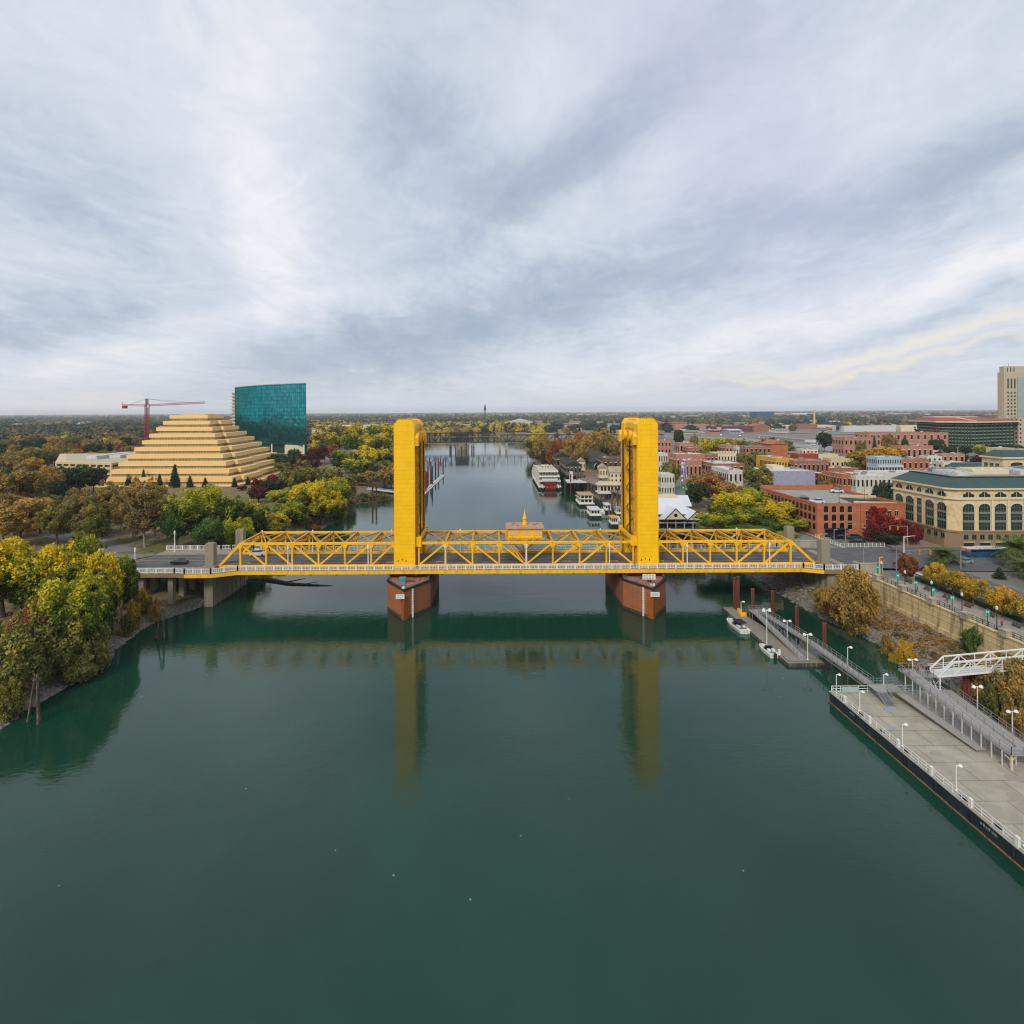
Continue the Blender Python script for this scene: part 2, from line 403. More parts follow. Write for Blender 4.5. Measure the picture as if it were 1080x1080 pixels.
bp = t.add('ShaderNodeBump'); bp.inputs['Strength'].default_value = .5; bp.inputs['Distance'].default_value = .4
t.l.new(t.noise(tcn, 1.2, 6, .7), bp.inputs['Height']); t.l.new(bp.outputs[0], b.inputs['Normal'])
g = MB(); g.v = V; g.f = Fc; g.mi = [0]*len(Fc)
me = g.mesh('ground', gm); me.polygons.foreach_set('use_smooth', [True]*len(Fc))
o = bpy.data.objects.new('ground', me); COL.objects.link(o); tag(o, kind='structure')

wm = bpy.data.materials.new('river_water'); wm.use_nodes = True; t = NT(wm.node_tree); b = t.n['Principled BSDF']
pos = t.add('ShaderNodeNewGeometry').outputs['Position']
nb = t.noise(pos, .025, 7, .6, .4)
bc = t.ramp(nb, [(.30, '#103327'), (.5, '#143a2d'), (.70, '#184234')])
t.l.new(bc, b.inputs['Base Color']); b.inputs['Roughness'].default_value = .02; b.inputs['IOR'].default_value = 1.37
b.inputs['Specular IOR Level'].default_value = .5
# short wind ripples everywhere, a longer swell, and calmer and rougher patches
rip = t.noise(t.mapping(pos, scale=(.55, 1.0, 1)), 1.25, 4, .58, .4)
swl = t.noise(t.mapping(pos, scale=(.5, 1.0, 1), rot=(0, 0, R(10))), .16, 3, .5, .4)
patch = t.ramp(t.noise(t.mapping(pos, scale=(.5, 1, 1)), .014, 5, .62, .8), [(.34, (.12, .12, .12, 1)), (.50, (.6, .6, .6, 1)), (.64, (1.0, 1.0, 1.0, 1))])
hgt = t.m('ADD', t.m('MULTIPLY', t.m('MULTIPLY', rip, .034), patch), t.m('MULTIPLY', swl, .040))
bp = t.add('ShaderNodeBump'); bp.inputs['Strength'].default_value = 1.0; bp.inputs['Distance'].default_value = 1.0
t.l.new(hgt, bp.inputs['Height']); t.l.new(bp.outputs[0], b.inputs['Normal'])
wmb = MB(); wmb.add([(-420, -300, 0), (420, -300, 0), (420, 1400, 0), (-420, 1400, 0)], [(0, 1, 2, 3)])
o = wmb.build('water', wm); tag(o, kind='structure')

mb = MB(); rl = random.Random(9)
for k in range(30):
    y = rl.uniform(62, 260); x = rl.uniform(max(ip(LB, y)+2, -y*.9), min(58, y*.8)); s = rl.uniform(.05, .16); a = rl.uniform(0, 3)
    mb.add([(x+s*cos(a), y+s*sin(a), .012), (x-s*sin(a), y+s*cos(a), .012), (x-s*cos(a), y-s*sin(a), .02), (x+s*sin(a)*.6, y-s*cos(a)*.6, .012)], [(0, 1, 2, 3)])
o = mb.build('floating_leaves', mat('floating_leaf', '#a8a084', .8, .4, 3)); tag(o, 'pale specks of leaves and foam drifting on the river', 'leaves', kind='stuff')
# rocks along both banks
def scatter_rocks():
    rng = np.random.default_rng(3); m = MB()
    for k in range(5200):
        d = rng.uniform(95, 340) if k % 3 else rng.uniform(105, 200)
        left = rng.random() < (.25 if d < 200 else .6)
        if left: x = ip(LB, d)-abs(rng.normal(0, 1.3))+.3
        else:
            x = ip(RB, d)+abs(rng.normal(0, 1.8))-.5
            if 160 < d < 190: x = ip(RB, d)+rng.uniform(-1, 9)
        s = rng.uniform(.18, .55)*(1.3 if (160 < d < 190 and not left) else 1); z = max(gz(x, d), -.1)
        v = []
        for p in ((0, 0, .7), (1, 0, 0), (.2, 1, .1), (-1, .1, 0), (-.1, -1, .1), (0, 0, -.8)):
            v.append((x+(p[0]+rng.uniform(-.3, .3))*s, d+(p[1]+rng.uniform(-.3, .3))*s, z+(p[2]+rng.uniform(-.2, .2))*s))
        m.add(v, [(0, 1, 2), (0, 2, 3), (0, 3, 4), (0, 4, 1), (5, 2, 1), (5, 3, 2), (5, 4, 3), (5, 1, 4)])
    o = m.build('bank_rocks', mat('bank_rock', '#77726a', .95, .3, .5)); tag(o, 'loose grey rocks strewn along both waterlines', 'rocks', kind='stuff')
scatter_rocks()

# ------------------------------------------------------------------ roads (sheets, each a little above the one below)
LINE = mat('road_line_white', '#b9b7b0', .8, .1, 1)
def sheet(name, pts, z, m, thick=.0):
    mb = MB(); mb.add([(x, y, z if not isinstance(z, (list, tuple)) else z[i]) for i, (x, y) in enumerate(pts)], [tuple(range(len(pts)))])
    return struct(mb, name, m)
# avenue east of the bridge, riverside promenade, cross street
sheet('road', [(92, 158.5), (130, 156), (700, 152), (700, 181), (130, 181), (92, 179.5)], [10.5, 9.62, 9.62, 9.62, 9.62, 10.5], ASPH)
sheet('pavement', [(98.2, 60), (107.5, 60), (107.5, 150), (98.2, 150)], 9.56, PAVE)
sheet('road', [(112, 60), (126, 60), (126, 155), (112, 155)], 9.58, ASPH)
sheet('road', [(97.5, 182), (109.5, 182), (109.5, 420), (92, 420)], 9.6, ASPHL)
sheet('pavement', [(109.8, 182), (111.2, 182), (111.2, 246), (109.8, 246)], 9.7, PAVE)
sheet('pavement', [(126, 183), (143, 183), (143, 200), (126, 200)], 9.7, mat('brick_paving', '#8d7467', .9, .1, .3))
mb = MB()
for i in range(30): mb.box(135+i*9, 139+i*9, 168.4, 168.6, 9.622, 9.634)
for yy in (158.6, 162, 165, 172, 175.5): mb.box(132, 400, yy, yy+.14, 9.622, 9.636)
for i in range(9): mb.box(128.2, 131.5, 158+i*2.4, 159.1+i*2.4, 9.626, 9.64)
for i in range(6): mb.box(110+i*2.4, 111.1+i*2.4, 152.5, 155.3, 9.606, 9.62)
for xx in (118.6, 119.2): mb.box(xx, xx+.14, 62, 150, 9.59, 9.61)
struct(mb, 'road_markings', LINE)
# freeway and its ramps beyond the old town, seen as long pale bands
FWY = mat('freeway_concrete', '#918d88', .9, .08, .02, dirt='#7d7a77')
def strip(name, px, wd, z, m):
    P_ = [Vector((*G(x, y, z), z)) for x, y in px]; L_ = []; R_ = []
    for i, p in enumerate(P_):
        d = (P_[min(i+1, len(P_)-1)]-P_[max(i-1, 0)]).normalized(); n = Vector((-d.y, d.x, 0))*wd/2
        L_.append(p+n); R_.append(p-n)
    mb = MB(); n = len(P_); mb.add(L_+R_, [(i, n+i, n+i+1, i+1) for i in range(n-1)]); return struct(mb, name, m)
strip('road', [(640, 461), (700, 460), (780, 463), (850, 470), (920, 480), (1000, 492), (1080, 503)], 42, 9.7, FWY)
strip('road', [(1080, 491), (1010, 484), (940, 474), (870, 465), (800, 459)], 22, 9.9, FWY)
strip('road', [(660, 455), (760, 455.5), (860, 457), (960, 459)], 24, 10.1, FWY)
strip('road', [(345, 487), (362, 476), (372, 468), (376, 462)], 13, 6.65, ASPHL)
strip('path', [(352, 493), (368, 480), (380, 470)], 5, 6.62, PAVE)
strip('road', [(40, 560), (100, 572), (150, 588)], 9, 6.6, ASPHL)
strip('path', [(270, 520), (300, 512), (330, 500)], 6, 6.62, PAVE)

# ------------------------------------------------------------------ the bridge
XC, YC = 8.75, 168.5
YN, YF = 161.0, 176.0
DZ = 10.5
bridge = thing('lift_bridge', 'yellow vertical lift bridge with two tall towers across the green river', 'bridge', (XC, YC, 0))
XL0, XR1 = -103.0, 97.5
pyl_x = (-78.6, 91.1)
def edge(x):     # outer line of the walkway: it widens round the concrete pylons
    T = [(-200, 155.2), (-86, 155.2), (-83, 154.6), (-76, 154.6), (-70, 157.4), (84, 157.4), (88.5, 155.4), (200, 155.4)]
    return ip(T, x)
xs = [XL0, -86, -83, -76, -70, 84, 88.5, XR1]
mb = MB()
poly = [(x, edge(x)) for x in xs]+[(x, 2*YC-edge(x)) for x in reversed(xs)]
mb.prism(poly, 9.9, 10.42); mb.build('deck', CONC, bridge)
mb = MB(); mb.add([(XL0, 161.6, 10.47), (XR1-4, 161.6, 10.47), (XR1-4, 175.4, 10.47), (XL0, 175.4, 10.47)], [(0, 1, 2, 3)])
mb.build('roadway', mat('bridge_asphalt', '#5b5858', .9, .1, .08, dirt='#4a4849'), bridge)
mb = MB()
for yy in (165, 168.35, 168.65, 172): mb.box(XL0, XR1-4, yy-.08, yy+.08, 10.48, 10.49)
mb.build('lane_lines', mat('lane_paint', '#8f8c84', .9, .2, .5), bridge)
mb = MB(); mbc = MB()
for sgn in (0, 1):
    for a, c in zip(xs, xs[1:]):
        ya, yc = edge(a), edge(c)
        if sgn: ya, yc = 2*YC-ya, 2*YC-yc
        if -84 < a < 86: mb.bar((a, ya, 9.78), (c, yc, 9.78), .22, .95)
        else: MB().bar((a, ya, 9.78), (c, yc, 9.78), .22, .95).build('edge_beam', mat('brown_edge_beam', '#8a7250', .8, .15, .4), bridge)
for k in range(58): 
    x = -76+k*2.85; mb.box(x-.12, x+.12, 158, 179, 9.3, 9.88)
mb.build('edge_girder', YEL2, bridge)
mb = MB()
for yy in (YN, 165, 168.5, 172, YF): mb.box(-78, 90, yy-.2, yy+.2, 9.0, 9.88)
for k in range(24): x = -72+k*7.2; mb.box(x-.25, x+.25, 157.9, 179.1, 8.8, 9.6)
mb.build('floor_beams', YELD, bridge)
def railing(sgn):
    mb = MB(); Y = (lambda x: edge(x)) if sgn else (lambda x: 2*YC-edge(x))
    for a, c in zip(xs, xs[1:]):
        for z, h in ((11.68, .14), (10.62, .16)): mb.bar((a, Y(a), z), (c, Y(c), z), .13, h)
        n = max(1, int((c-a)/.42))
        for i in range(n): x = a+(c-a)*i/n; mb.box(x-.05, x+.05, Y(x)-.03, Y(x)+.03, 10.5, 11.7)
        n = max(1, round((c-a)/2.5))
        for i in range(n+1): x = a+(c-a)*i/n; mb.box(x-.17, x+.17, Y(x)-.12, Y(x)+.12, 10.4, 11.85)
    return mb.build('railing', WHITE, bridge)
railing(1); railing(0)
def truss(nodes, y, end=0):
    """nodes: x of the panel points; end -1/+1 where the truss has an inclined end post"""
    zb, zt = 10.75, 16.9; mb = MB(); w_ = .62
    top = nodes[:] ; x0, x1 = nodes[0], nodes[-1]
    tx0 = nodes[1] if end == -1 else x0; tx1 = nodes[-2] if end == 1 else x1
    mb.box(x0, x1, y-.3, y+.3, zb-.35, zb+.25); mb.box(tx0-.2, tx1+.2, y-.36, y+.36, zt-.3, zt+.3)
    if end == -1: mb.bar((x0, y, zb), (nodes[1], y, zt), .66, .66)
    if end == 1: mb.bar((x1, y, zb), (nodes[-2], y, zt), .66, .66)
    t_ = mb.build('truss', YEL2, bridge)
    inner = nodes[1:-1] if end == 0 else (nodes[1:] if end == -1 else nodes[:-1])
    if end == 0: inner = nodes[:]
    for x in inner:
        m = MB(); m.bar((x, y, zb), (x, y, zt), .42, .5); m.prism_xz([(x-.9, zt-.25), (x+.9, zt-.25), (x+.35, zt-1.3), (x-.35, zt-1.3)], y-.32, y+.32)
        m.build('post', YEL2, t_)
    mid = (x0+x1)/2
    for a, c in zip(nodes, nodes[1:]):
        if end == -1 and a == nodes[0]: continue
        if end == 1 and c == nodes[-1]: continue
        m = MB()
        if end == 0 and a == nodes[0]: m.bar((a, y, zb), (c, y, zt), .5, .45)
        elif end == 0 and c == nodes[-1]: m.bar((c, y, zb), (a, y, zt), .5, .45)
        elif (a+c)/2 < mid: m.bar((a, y, zt), (c, y, zb), .4, .42)
        else: m.bar((c, y, zt), (a, y, zb), .4, .42)
        m.build('diagonal', YEL2, t_)
    ORG[t_.name] = ORG[bridge.name]
    return t_
px2 = lambda L: [(x-521)*161/610 for x in L]
NL = px2([230.5, 252.8, 280, 307.5, 335.3, 363, 390.8, 415.5])
NC = [-21.1+7.45*i for i in range(9)]
NR = px2([693.5, 719.4, 748, 776, 805, 833, 858])
for NN, e in ((NL, -1), (NC, 0), (NR, 1)):
    for y in (YN, YF): truss(NN, y, e)
def topbrace(NN):
    for a, c in zip(NN, NN[1:]):
        mb = MB(); zt = 17.05
        mb.bar((a, YN, zt), (c, YF, zt), .26, .3); mb.bar((c, YN, zt+.03), (a, YF, zt+.03), .26, .3)
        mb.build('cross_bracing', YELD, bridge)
    for x in NN:
        mb = MB(); zt = 16.9; mb.box(x-.28, x+.28, YN+.36, YF-.36, zt-.3, zt+.28)
        mb.box(x-.12, x+.12, YN+.3, YF-.3, zt-1.75, zt-1.55)
        for i in range(6):
            ya = YN+.4+i*(14.2/6); mb.bar((x, ya, zt-1.6), (x, ya+14.2/12, zt-.3), .12); mb.bar((x, ya+14.2/12, zt-.3), (x, ya+14.2/6, zt-1.6), .12)
        mb.bar((x, YN+.3, zt-3.2), (x, YN+2.6, zt-1.6), .18); mb.bar((x, YF-.3, zt-3.2), (x, YF-2.6, zt-1.6), .18)
        mb.build('portal_strut', YELD, bridge)
topbrace(NL[1:]); topbrace(NC); topbrace(NR[:-1])
# concrete pylons and the river piers below them
for xp in pyl_x:
    for yy in (160.2, 179.0):
        mb = MB(); s0 = 1.15
        mb.box(xp-1.7, xp+1.7, yy-1.3, yy+1.3, 10.42, 11.3); mb.box(xp-s0, xp+s0, yy-1.0, yy+1.0, 11.3, 17.3)
        mb.box(xp-s0+.25, xp+s0-.25, yy-.75, yy+.75, 17.3, 17.45)
        mb.build('pylon', CONC, bridge)
mb = MB(); mb.box(-80.2, -77.8, 159.4, 181, -2, 9.4)
for k in range(8): mb.box(-77.8, -77.55, 160.4+k*2.7, 161.2+k*2.7, -2, 9.3)
mb.box(-81.2, -77.2, 158.6, 181.8, 9.2, 9.9); mb.build('abutment_wall', CONC, bridge)
mb = MB(); mb.box(90, 94.5, 156.5, 180.5, -1, 9.4)
for k in range(8): mb.box(89.75, 90, 158.4+k*2.7, 159.2+k*2.7, -1, 9.3)
mb.box(89, 98, 155.8, 181.2, 9.2, 9.9); mb.build('abutment_wall', CONC, bridge)
for x in (-88, -96, -103):
    for k in range(5):
        mb = MB(); y = 157.5+k*5.4; mb.box(x-.7, x+.7, y-.7, y+.7, 1.5, 9.3); mb.build('support_column', CONC, bridge)
    mb = MB(); mb.box(x-.9, x+.9, 156, 181, 9.1, 9.88); mb.build('cap_beam', CONC, bridge)
# brick clad pointed piers
def pier(xc):
    hw = 5.8; tz = 7.9
    def outl(g, h0=0): return [(xc, 148-g*1.6), (xc+hw+g, 156.6-g*.4), (xc+hw+g, 181.4+g*.4), (xc, 190+g*1.6), (xc-hw-g, 181.4+g*.4), (xc-hw-g, 156.6-g*.4)]
    mb = MB(); mb.prism(outl(0), -3, tz-.45)
    p = mb.build('pier', brickmat('pier_brick', '#a8673f', '#9c5d38', '#7e5640', 1, .9, .36, .035, var=.1), bridge)
    mb = MB(); mb.prism(outl(.03), -3, .75); mb.build('tide_mark', mat('tide_mark_stain', '#4a3a2c', .6, .2, .6, dirt='#5d4a34'), p)
    mb = MB(); mb.prism(outl(.18), tz-.45, tz); mb.build('coping', DARK, p)
    mb = MB(); mb.prism(outl(-.5), tz, tz+.06); mb.build('pier_top', mat('pier_top_paint', '#a0684f', .9, .15, .4, dirt='#6d5148'), p)
    mb = MB(); L_ = [(xc-hw, 156.8), (xc-.5, 149), (xc+.5, 149), (xc+hw, 156.8)]
    for (a, b_), (c, d) in zip(outl(-.35), outl(-.35)[1:]+outl(-.35)[:1]):
        for z in (tz+.55, tz+1.05): mb.bar((a, b_, z), (c, d, z), .06)
        n = int(math.hypot(c-a, d-b_)/2)
        for i in range(n): mb.bar((a+(c-a)*i/n, b_+(d-b_)*i/n, tz), (a+(c-a)*i/n, b_+(d-b_)*i/n, tz+1.05), .06)
    mb.build('pier_railing', GREYM, p)
    mb = MB(); mb.prism([(xc-1.0, 149.3), (xc, 147.8), (xc+1.0, 149.3)], -2, tz-1.9); mb.build('nose_plate', mat('rust_orange_steel', '#985415', .8, .15, .4, dirt='#85440f', streak=True), p)
    mb = MB(); yb = lambda x: 148+abs(x-xc)*8.6/5.8
    side = 1 if xc < 0 else -1; x = xc+side*1.85
    mb.box(x-.22, x+.22, yb(x)-.32, yb(x)+.1, -2, tz-.5); g = mb.build('depth_gauge_board', WHITE, p)
    m = MB()
    for k in range(17): m.box(x-.22, x+.02, yb(x)-.34, yb(x)-.325, .2+k*.42, .32+k*.42)
    ORG[p.name] = ORG[bridge.name]; m.build('gauge_marks', DARK, g)
    def sign(x, z, w_, h_, y, m_=WHITE, lines=3):
        mb = MB(); mb.box(x-w_/2, x+w_/2, y-.06, y, z, z+h_); s_ = mb.build('sign_board', m_, p)
        mb = MB()
        for k in range(lines): 
            for q in range(4): mb.box(x-w_*.42+q*w_*.21, x-w_*.42+q*w_*.21+w_*.15, y-.075, y-.062, z+h_*(.15+.75*k/lines), z+h_*(.15+.75*k/lines)+h_*.11)
        mb.build('sign_lettering', mat('sign_grey_lettering', '#8d8a84', .7, .1), s_)
    if xc < 0:
        sign(xc-.9, 5.7, 2.2, 1.15, 147.6)
        mb = MB(); mb.box(xc-.85, xc+.45, 148.9, 148.96, tz-.35, tz+1.0); s_ = mb.build('sign_board', mat('sign_blue', '#2f6ea0', .5, .05), p)
        mb = MB(); mb.add([(xc-.2+.42*cos(a*pi/10), 148.88, tz+.33+.42*sin(a*pi/10)) for a in range(20)], [tuple(range(20))]); mb.build('sign_disc', WHITE, s_)
        mb = MB(); mb.box(xc-2.2, xc-.4, 153.5, 155.3, tz+.06, tz+1.3); mb.build('equipment_box', mat('equipment_blue', '#4b7d9a', .6, .1), p)
    else:
        sign(xc+.4, 5.9, 2.3, 1.2, 147.6); sign(xc+.15, tz+.3, 1.1, .7, 148.9, lines=2); sign(xc-.2, tz+1.45, 3.4, 1.4, 151.0, lines=3)
    for k in range(6):
        mb = MB(); y = 152.5+random.random()*4; x = xc+random.uniform(-3, 3); mb.bar((x, y, tz+.3), (x+random.uniform(-2.2, 2.2), y+random.uniform(.6, 2), tz+.3), .35, .5); mb.build('stored_beam', [GREYM, WOODD][k % 2], p)
pier(-24.9+1.6); pier(42.35-1.9)
# towers
def tower(sg):
    xa, xb = sorted((XC+sg*30.75, XC+sg*36.45)); inn = XC+sg*30.75; ti = -sg
    # between the legs: lattice panels, lift guides, the sheave house
    mb = MB()
    for x in (xa+.5, xb-.5):
        z = 18.2
        while z < 43:
            z2 = z+6.0; mb.bar((x, 164, z), (x, 175.4, z2), .32, .42); mb.bar((x, 175.4, z), (x, 164, z2), .3, .4)
            mb.box(x-.24, x+.24, 164, 175.4, z2-.25, z2+.25); z = z2
        mb.box(x-.3, x+.3, 164, 175.4, 17.6, 18.4)
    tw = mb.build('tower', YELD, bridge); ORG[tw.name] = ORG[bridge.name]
    for y0, y1 in ((159.7, 164.0), (175.3, 179.5)):
        mb = MB(); c = 1.5; zt = 51.2
        mb.prism_xz([(xa, 8.9), (xb, 8.9), (xb, zt-c), (xb-.95, zt), (xa+.95, zt), (xa, zt-c)], y0, y1)
        l = mb.build('leg', YEL, tw)
        mb = MB()   # raised pilaster seams and a small crown
        for x in (xa+.06, xb-.06): mb.box(x-.1, x+.1, y0-.05, y0+.02, 11.2, zt-c-.2)
        mb.box(xa+1.0, xb-1.0, y0-.04, y0+.02, zt-c-.1, zt-c+.05)
        mb.build('seam', YEL2, tw)
        mb = MB()
        for k in range(6): mb.lathe(xa+1.4+k*.58, y0+.6, [(.12, zt), (.2, zt+.2), (.05, zt+.55)], 6)
        mb.box(xa+1.2, xb-1.2, y0+.4, y1-.4, zt, zt+.12)
        mb.build('crown', YELD, tw)
        mb = MB()
        for k in range(3): mb.box(xa+.9+k*1.1, xa+1.15+k*1.1, y0-.03, y0-.005, 12.0+.35*(k % 2), 12.5+.3*(k % 2))
        mb.build('vent_slot', DARK, tw)
    mb = MB(); mb.prism_xz([(xa+.35, 43.2), (xb-.35, 43.2), (xb-.35, 49.9), (xb-.8, 50.6), (xa+.8, 50.6), (xa+.35, 49.9)], 164.003, 175.297)
    mb.box(xa+1.2, xb-1.2, 164.6, 174.8, 50.6, 50.95)
    mb.build('sheave_house', YEL2, tw)
    for yc in (166.4, 173.0):
        mb = MB(); n = 20; x0 = inn+ti*.05; x1 = inn+ti*.95
        poly = [(yc+1.5*cos(2*pi*k/n), 46.2+1.5*sin(2*pi*k/n)) for k in range(n)]
        mb.prism_yz(poly, min(x0, x1), max(x0, x1)); mb.build('sheave', YEL2, tw)
    for yc in (160.9, 178.3):
        mb = MB(); x = inn+ti*.55; mb.prism_yz([(yc-1.0, 44.0), (yc+1.0, 44.0), (yc+1.2, 46.2), (yc, 47.6), (yc-1.2, 46.2)], x-.5, x+.5); mb.build('bracket', YEL2, tw)
    mb = MB()
    for y in (164.9, 166.0, 173.4, 174.5): mb.box(inn+ti*.75-.1, inn+ti*.75+.1, y-.12, y+.12, 17.2, 44.8)
    mb.build('hoist_cable', DARK, tw)
    mb = MB()
    for y in (161.9, 177.4): mb.box(inn+ti*.35-.3, inn+ti*.35+.3, y-.35, y+.35, 10.5, 43.8)
    mb.build('guide_rail', YELD, tw)
    mb = MB(); mb.box(min(inn, inn+ti*1.6), max(inn, inn+ti*1.6), YN-.7, YN+.7, 16.0, 18.6); mb.box(min(inn, inn+ti*1.6), max(inn, inn+ti*1.6), YF-.7, YF+.7, 16.0, 18.6)
    mb.box(min(inn+ti*.9, inn+ti*1.5), max(inn+ti*.9, inn+ti*1.5), YN, YF, 17.4, 18.3)
    mb.build('lifting_girder', YEL2, tw)
    # counterweight high between the legs
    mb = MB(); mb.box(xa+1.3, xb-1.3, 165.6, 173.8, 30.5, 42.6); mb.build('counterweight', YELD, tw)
    mb = MB(); x = xa+2.8 if sg < 0 else xb-2.8
    for k in range(90): mb.box(x-.4, x+.4, 164.35, 164.41, 11+k*.36, 11.05+k*.36)
    for dxx in (-.42, .42): mb.box(x+dxx-.04, x+dxx+.04, 164.3, 164.46, 10.6, 43.6)
    mb.build('ladder', YELD, tw)
tower(-1); tower(1)
# operator's house in the middle of the span
hx0, hx1 = 3.3, 14.1
mb = MB(); mb.box(hx0+.5, hx1-.5, 164.6, 171.4, 17.4, 20.0); hs = mb.build('operator_house', YEL2, bridge); ORG[hs.name] = ORG[bridge.name]
mb = MB(); mb.box(hx0-.1, hx1+.1, 164.0, 172.0, 20.0, 20.22); mb.box(hx0+.1, hx1-.1, 164.2, 171.8, 20.22, 20.45); mb.build('roof', mat('operator_roof', '#b58d76', .8, .1, .5), hs)
mb = MB(); mb.box(hx0-.2, hx1+.2, 163.6, 172.4, 17.1, 17.38)
for x0 in (hx0+2.9, hx0+5.4, hx0+7.9):
    for k in range(9): a = pi*k/8; b2 = pi*(k+1)/8; mb.bar((x0+1.15*cos(a), 163.5, 16.1+1.0*sin(a)), (x0+1.15*cos(b2), 163.5, 16.1+1.0*sin(b2)), .22)
mb.build('balcony', YELD, hs)
wm_ = MB(); wm_.cur = 0; wm_.box(-.34, .34, -.05, 0, -.7, .7)
wm_.cur = 1
for k in (-.3, 0, .3): wm_.box(k-.05, k+.05, -.09, -.051, -.7, .7)
wmesh = wm_.mesh('window', [mat('pale_glass', '#b9b8a4', .3, .1), YEL2])
for k in range(9):
    if k % 3 != 9: put('window', wmesh, hs, (hx0+1.5+k*.72+(k//3)*1.3, 164.56, 18.9))
for k in range(4): put('window', wmesh, hs, (hx1-.46, 165.6+k*1.5, 18.9), rz=pi/2)
mb = MB(); mb.lathe(XC, 168, [(.8, 20.45), (.8, 21.1), (.55, 21.15), (.5, 22.0), (.72, 22.3), (.45, 22.9), (.3, 23.6), (.08, 24.3), (.03, 25.0)], 8); mb.build('spire', YEL2, hs)
mb = MB()
for x, y, s in ((5, 167, .35), (5.6, 169, .5), (6.6, 166.5, .3), (11.5, 167.5, .4), (12.4, 169, .3)): mb.lathe(x, y, [(s, 20.45), (s, 20.75), (.08, 20.85), (.05, 21.5)], 8)
mb.build('roof_equipment', GREYM, hs)
mb = MB(); mb.bar((3.6, 161.9, 17.0), (8.4, 161.9, 10.7), 1.0, .25); 
for k in range(16): t_ = k/15; mb.box(3.6+4.8*t_-.2, 3.6+4.8*t_+.2, 161.4, 162.4, 17-6.3*t_, 17.06-6.3*t_)
for yy in (161.42, 162.38): mb.bar((3.6, yy, 18.0), (8.4, yy, 11.7), .08)
mb.build('stairway', YEL2, bridge)
# low yellow guard frames on the roadside by each tower
for xg in (-34, -28.9, 46, 52, -70, 78, -15, 20, 33):
    mb = MB()
    for y in (162.2, 174.8): mb.box(xg-1.4, xg+1.4, y-.06, y+.06, 11.3, 11.42); mb.box(xg-1.4, xg-1.3, y-.05, y+.05, 10.5, 11.3); mb.box(xg+1.3, xg+1.4, y-.05, y+.05, 10.5, 11.3)
    mb.build('guard_frame', YELD, bridge)

# white lamp poles along both walkways
def mk_bridgelamp():
    r = thing('street_lamp', 'slim white lamp pole', 'street lamp')
    mb = MB(); mb.lathe(0, 0, [(.26, 0), (.26, .5), (.17, .6), (.13, 5.4)], 8); mb.build('post', WHITE, r)
    mb = MB(); mb.lathe(0, 0, [(.15, 5.4), (.26, 5.6), (.24, 6.5), (.1, 6.7)], 8); mb.build('lamp_head', WHITE, r)
    return r
BL = Proto(mk_bridgelamp)
for x in (146.5, 303, 387.5, 468.7, 554.7, 642, 724, 811):
    X = Xat(x, 158.3); o = BL.at((X, 158.3 if -70 < X < 84 else 156.3, 10.42)); series(o, 'white lamp poles on the near walkway of the yellow bridge', 'lamp poles on the bridge')
for x in (185, 277, 330, 413, 485, 560, 632, 705, 775):
    X = Xat(x, 179.5); o = BL.at((X, 178.7, 10.42)); series(o, 'white lamp poles on the far walkway of the yellow bridge', 'lamp poles on the bridge')
# ------------------------------------------------------------------ trees
def leafmat(name, stops, hshift=.0, nscale=2.2, transl=.22):
    m = bpy.data.materials.new(name); m.use_nodes = True; t = NT(m.node_tree); b = t.n['Principled BSDF']
    ob = t.add('ShaderNodeTexCoord').outputs['Object']; gi = t.add('ShaderNodeNewGeometry'); oi = t.add('ShaderNodeObjectInfo')
    s_ = t.add('ShaderNodeSeparateXYZ'); t.l.new(ob, s_.inputs[0])
    off = t.add('ShaderNodeVectorMath', operation='ADD'); t.l.new(ob, off.inputs[0])
    cmb = t.add('ShaderNodeCombineXYZ'); t.l.new(t.m('MULTIPLY', oi.outputs['Random'], 37.0), cmb.inputs[0]); t.l.new(cmb.outputs[0], off.inputs[1])
    n = t.noise(off.outputs[0], nscale, 3, .6)
    f = t.m('ADD', t.m('MULTIPLY', t.m('SUBTRACT', n, .5), 2.0), .5)
    f = t.m('ADD', f, t.m('MULTIPLY', t.m('SUBTRACT', gi.outputs['Random Per Island'], .5), .42))
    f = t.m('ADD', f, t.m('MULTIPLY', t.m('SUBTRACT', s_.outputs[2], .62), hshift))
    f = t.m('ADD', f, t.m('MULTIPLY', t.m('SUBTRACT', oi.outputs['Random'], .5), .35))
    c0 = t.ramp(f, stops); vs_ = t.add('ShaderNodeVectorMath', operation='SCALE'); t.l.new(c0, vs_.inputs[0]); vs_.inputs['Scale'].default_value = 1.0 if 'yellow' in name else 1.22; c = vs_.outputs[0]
    t.l.new(c, b.inputs['Base Color']); b.inputs['Roughness'].default_value = .7; b.inputs['Specular IOR Level'].default_value = .25
    if transl:
        tr = t.add('ShaderNodeBsdfTranslucent'); t.l.new(c, tr.inputs[0]); mx = t.add('ShaderNodeMixShader'); mx.inputs[0].default_value = transl
        t.l.new(b.outputs[0], mx.inputs[1]); t.l.new(tr.outputs[0], mx.inputs[2]); t.l.new(mx.outputs[0], t.n['Material Output'].inputs[0])
    return m
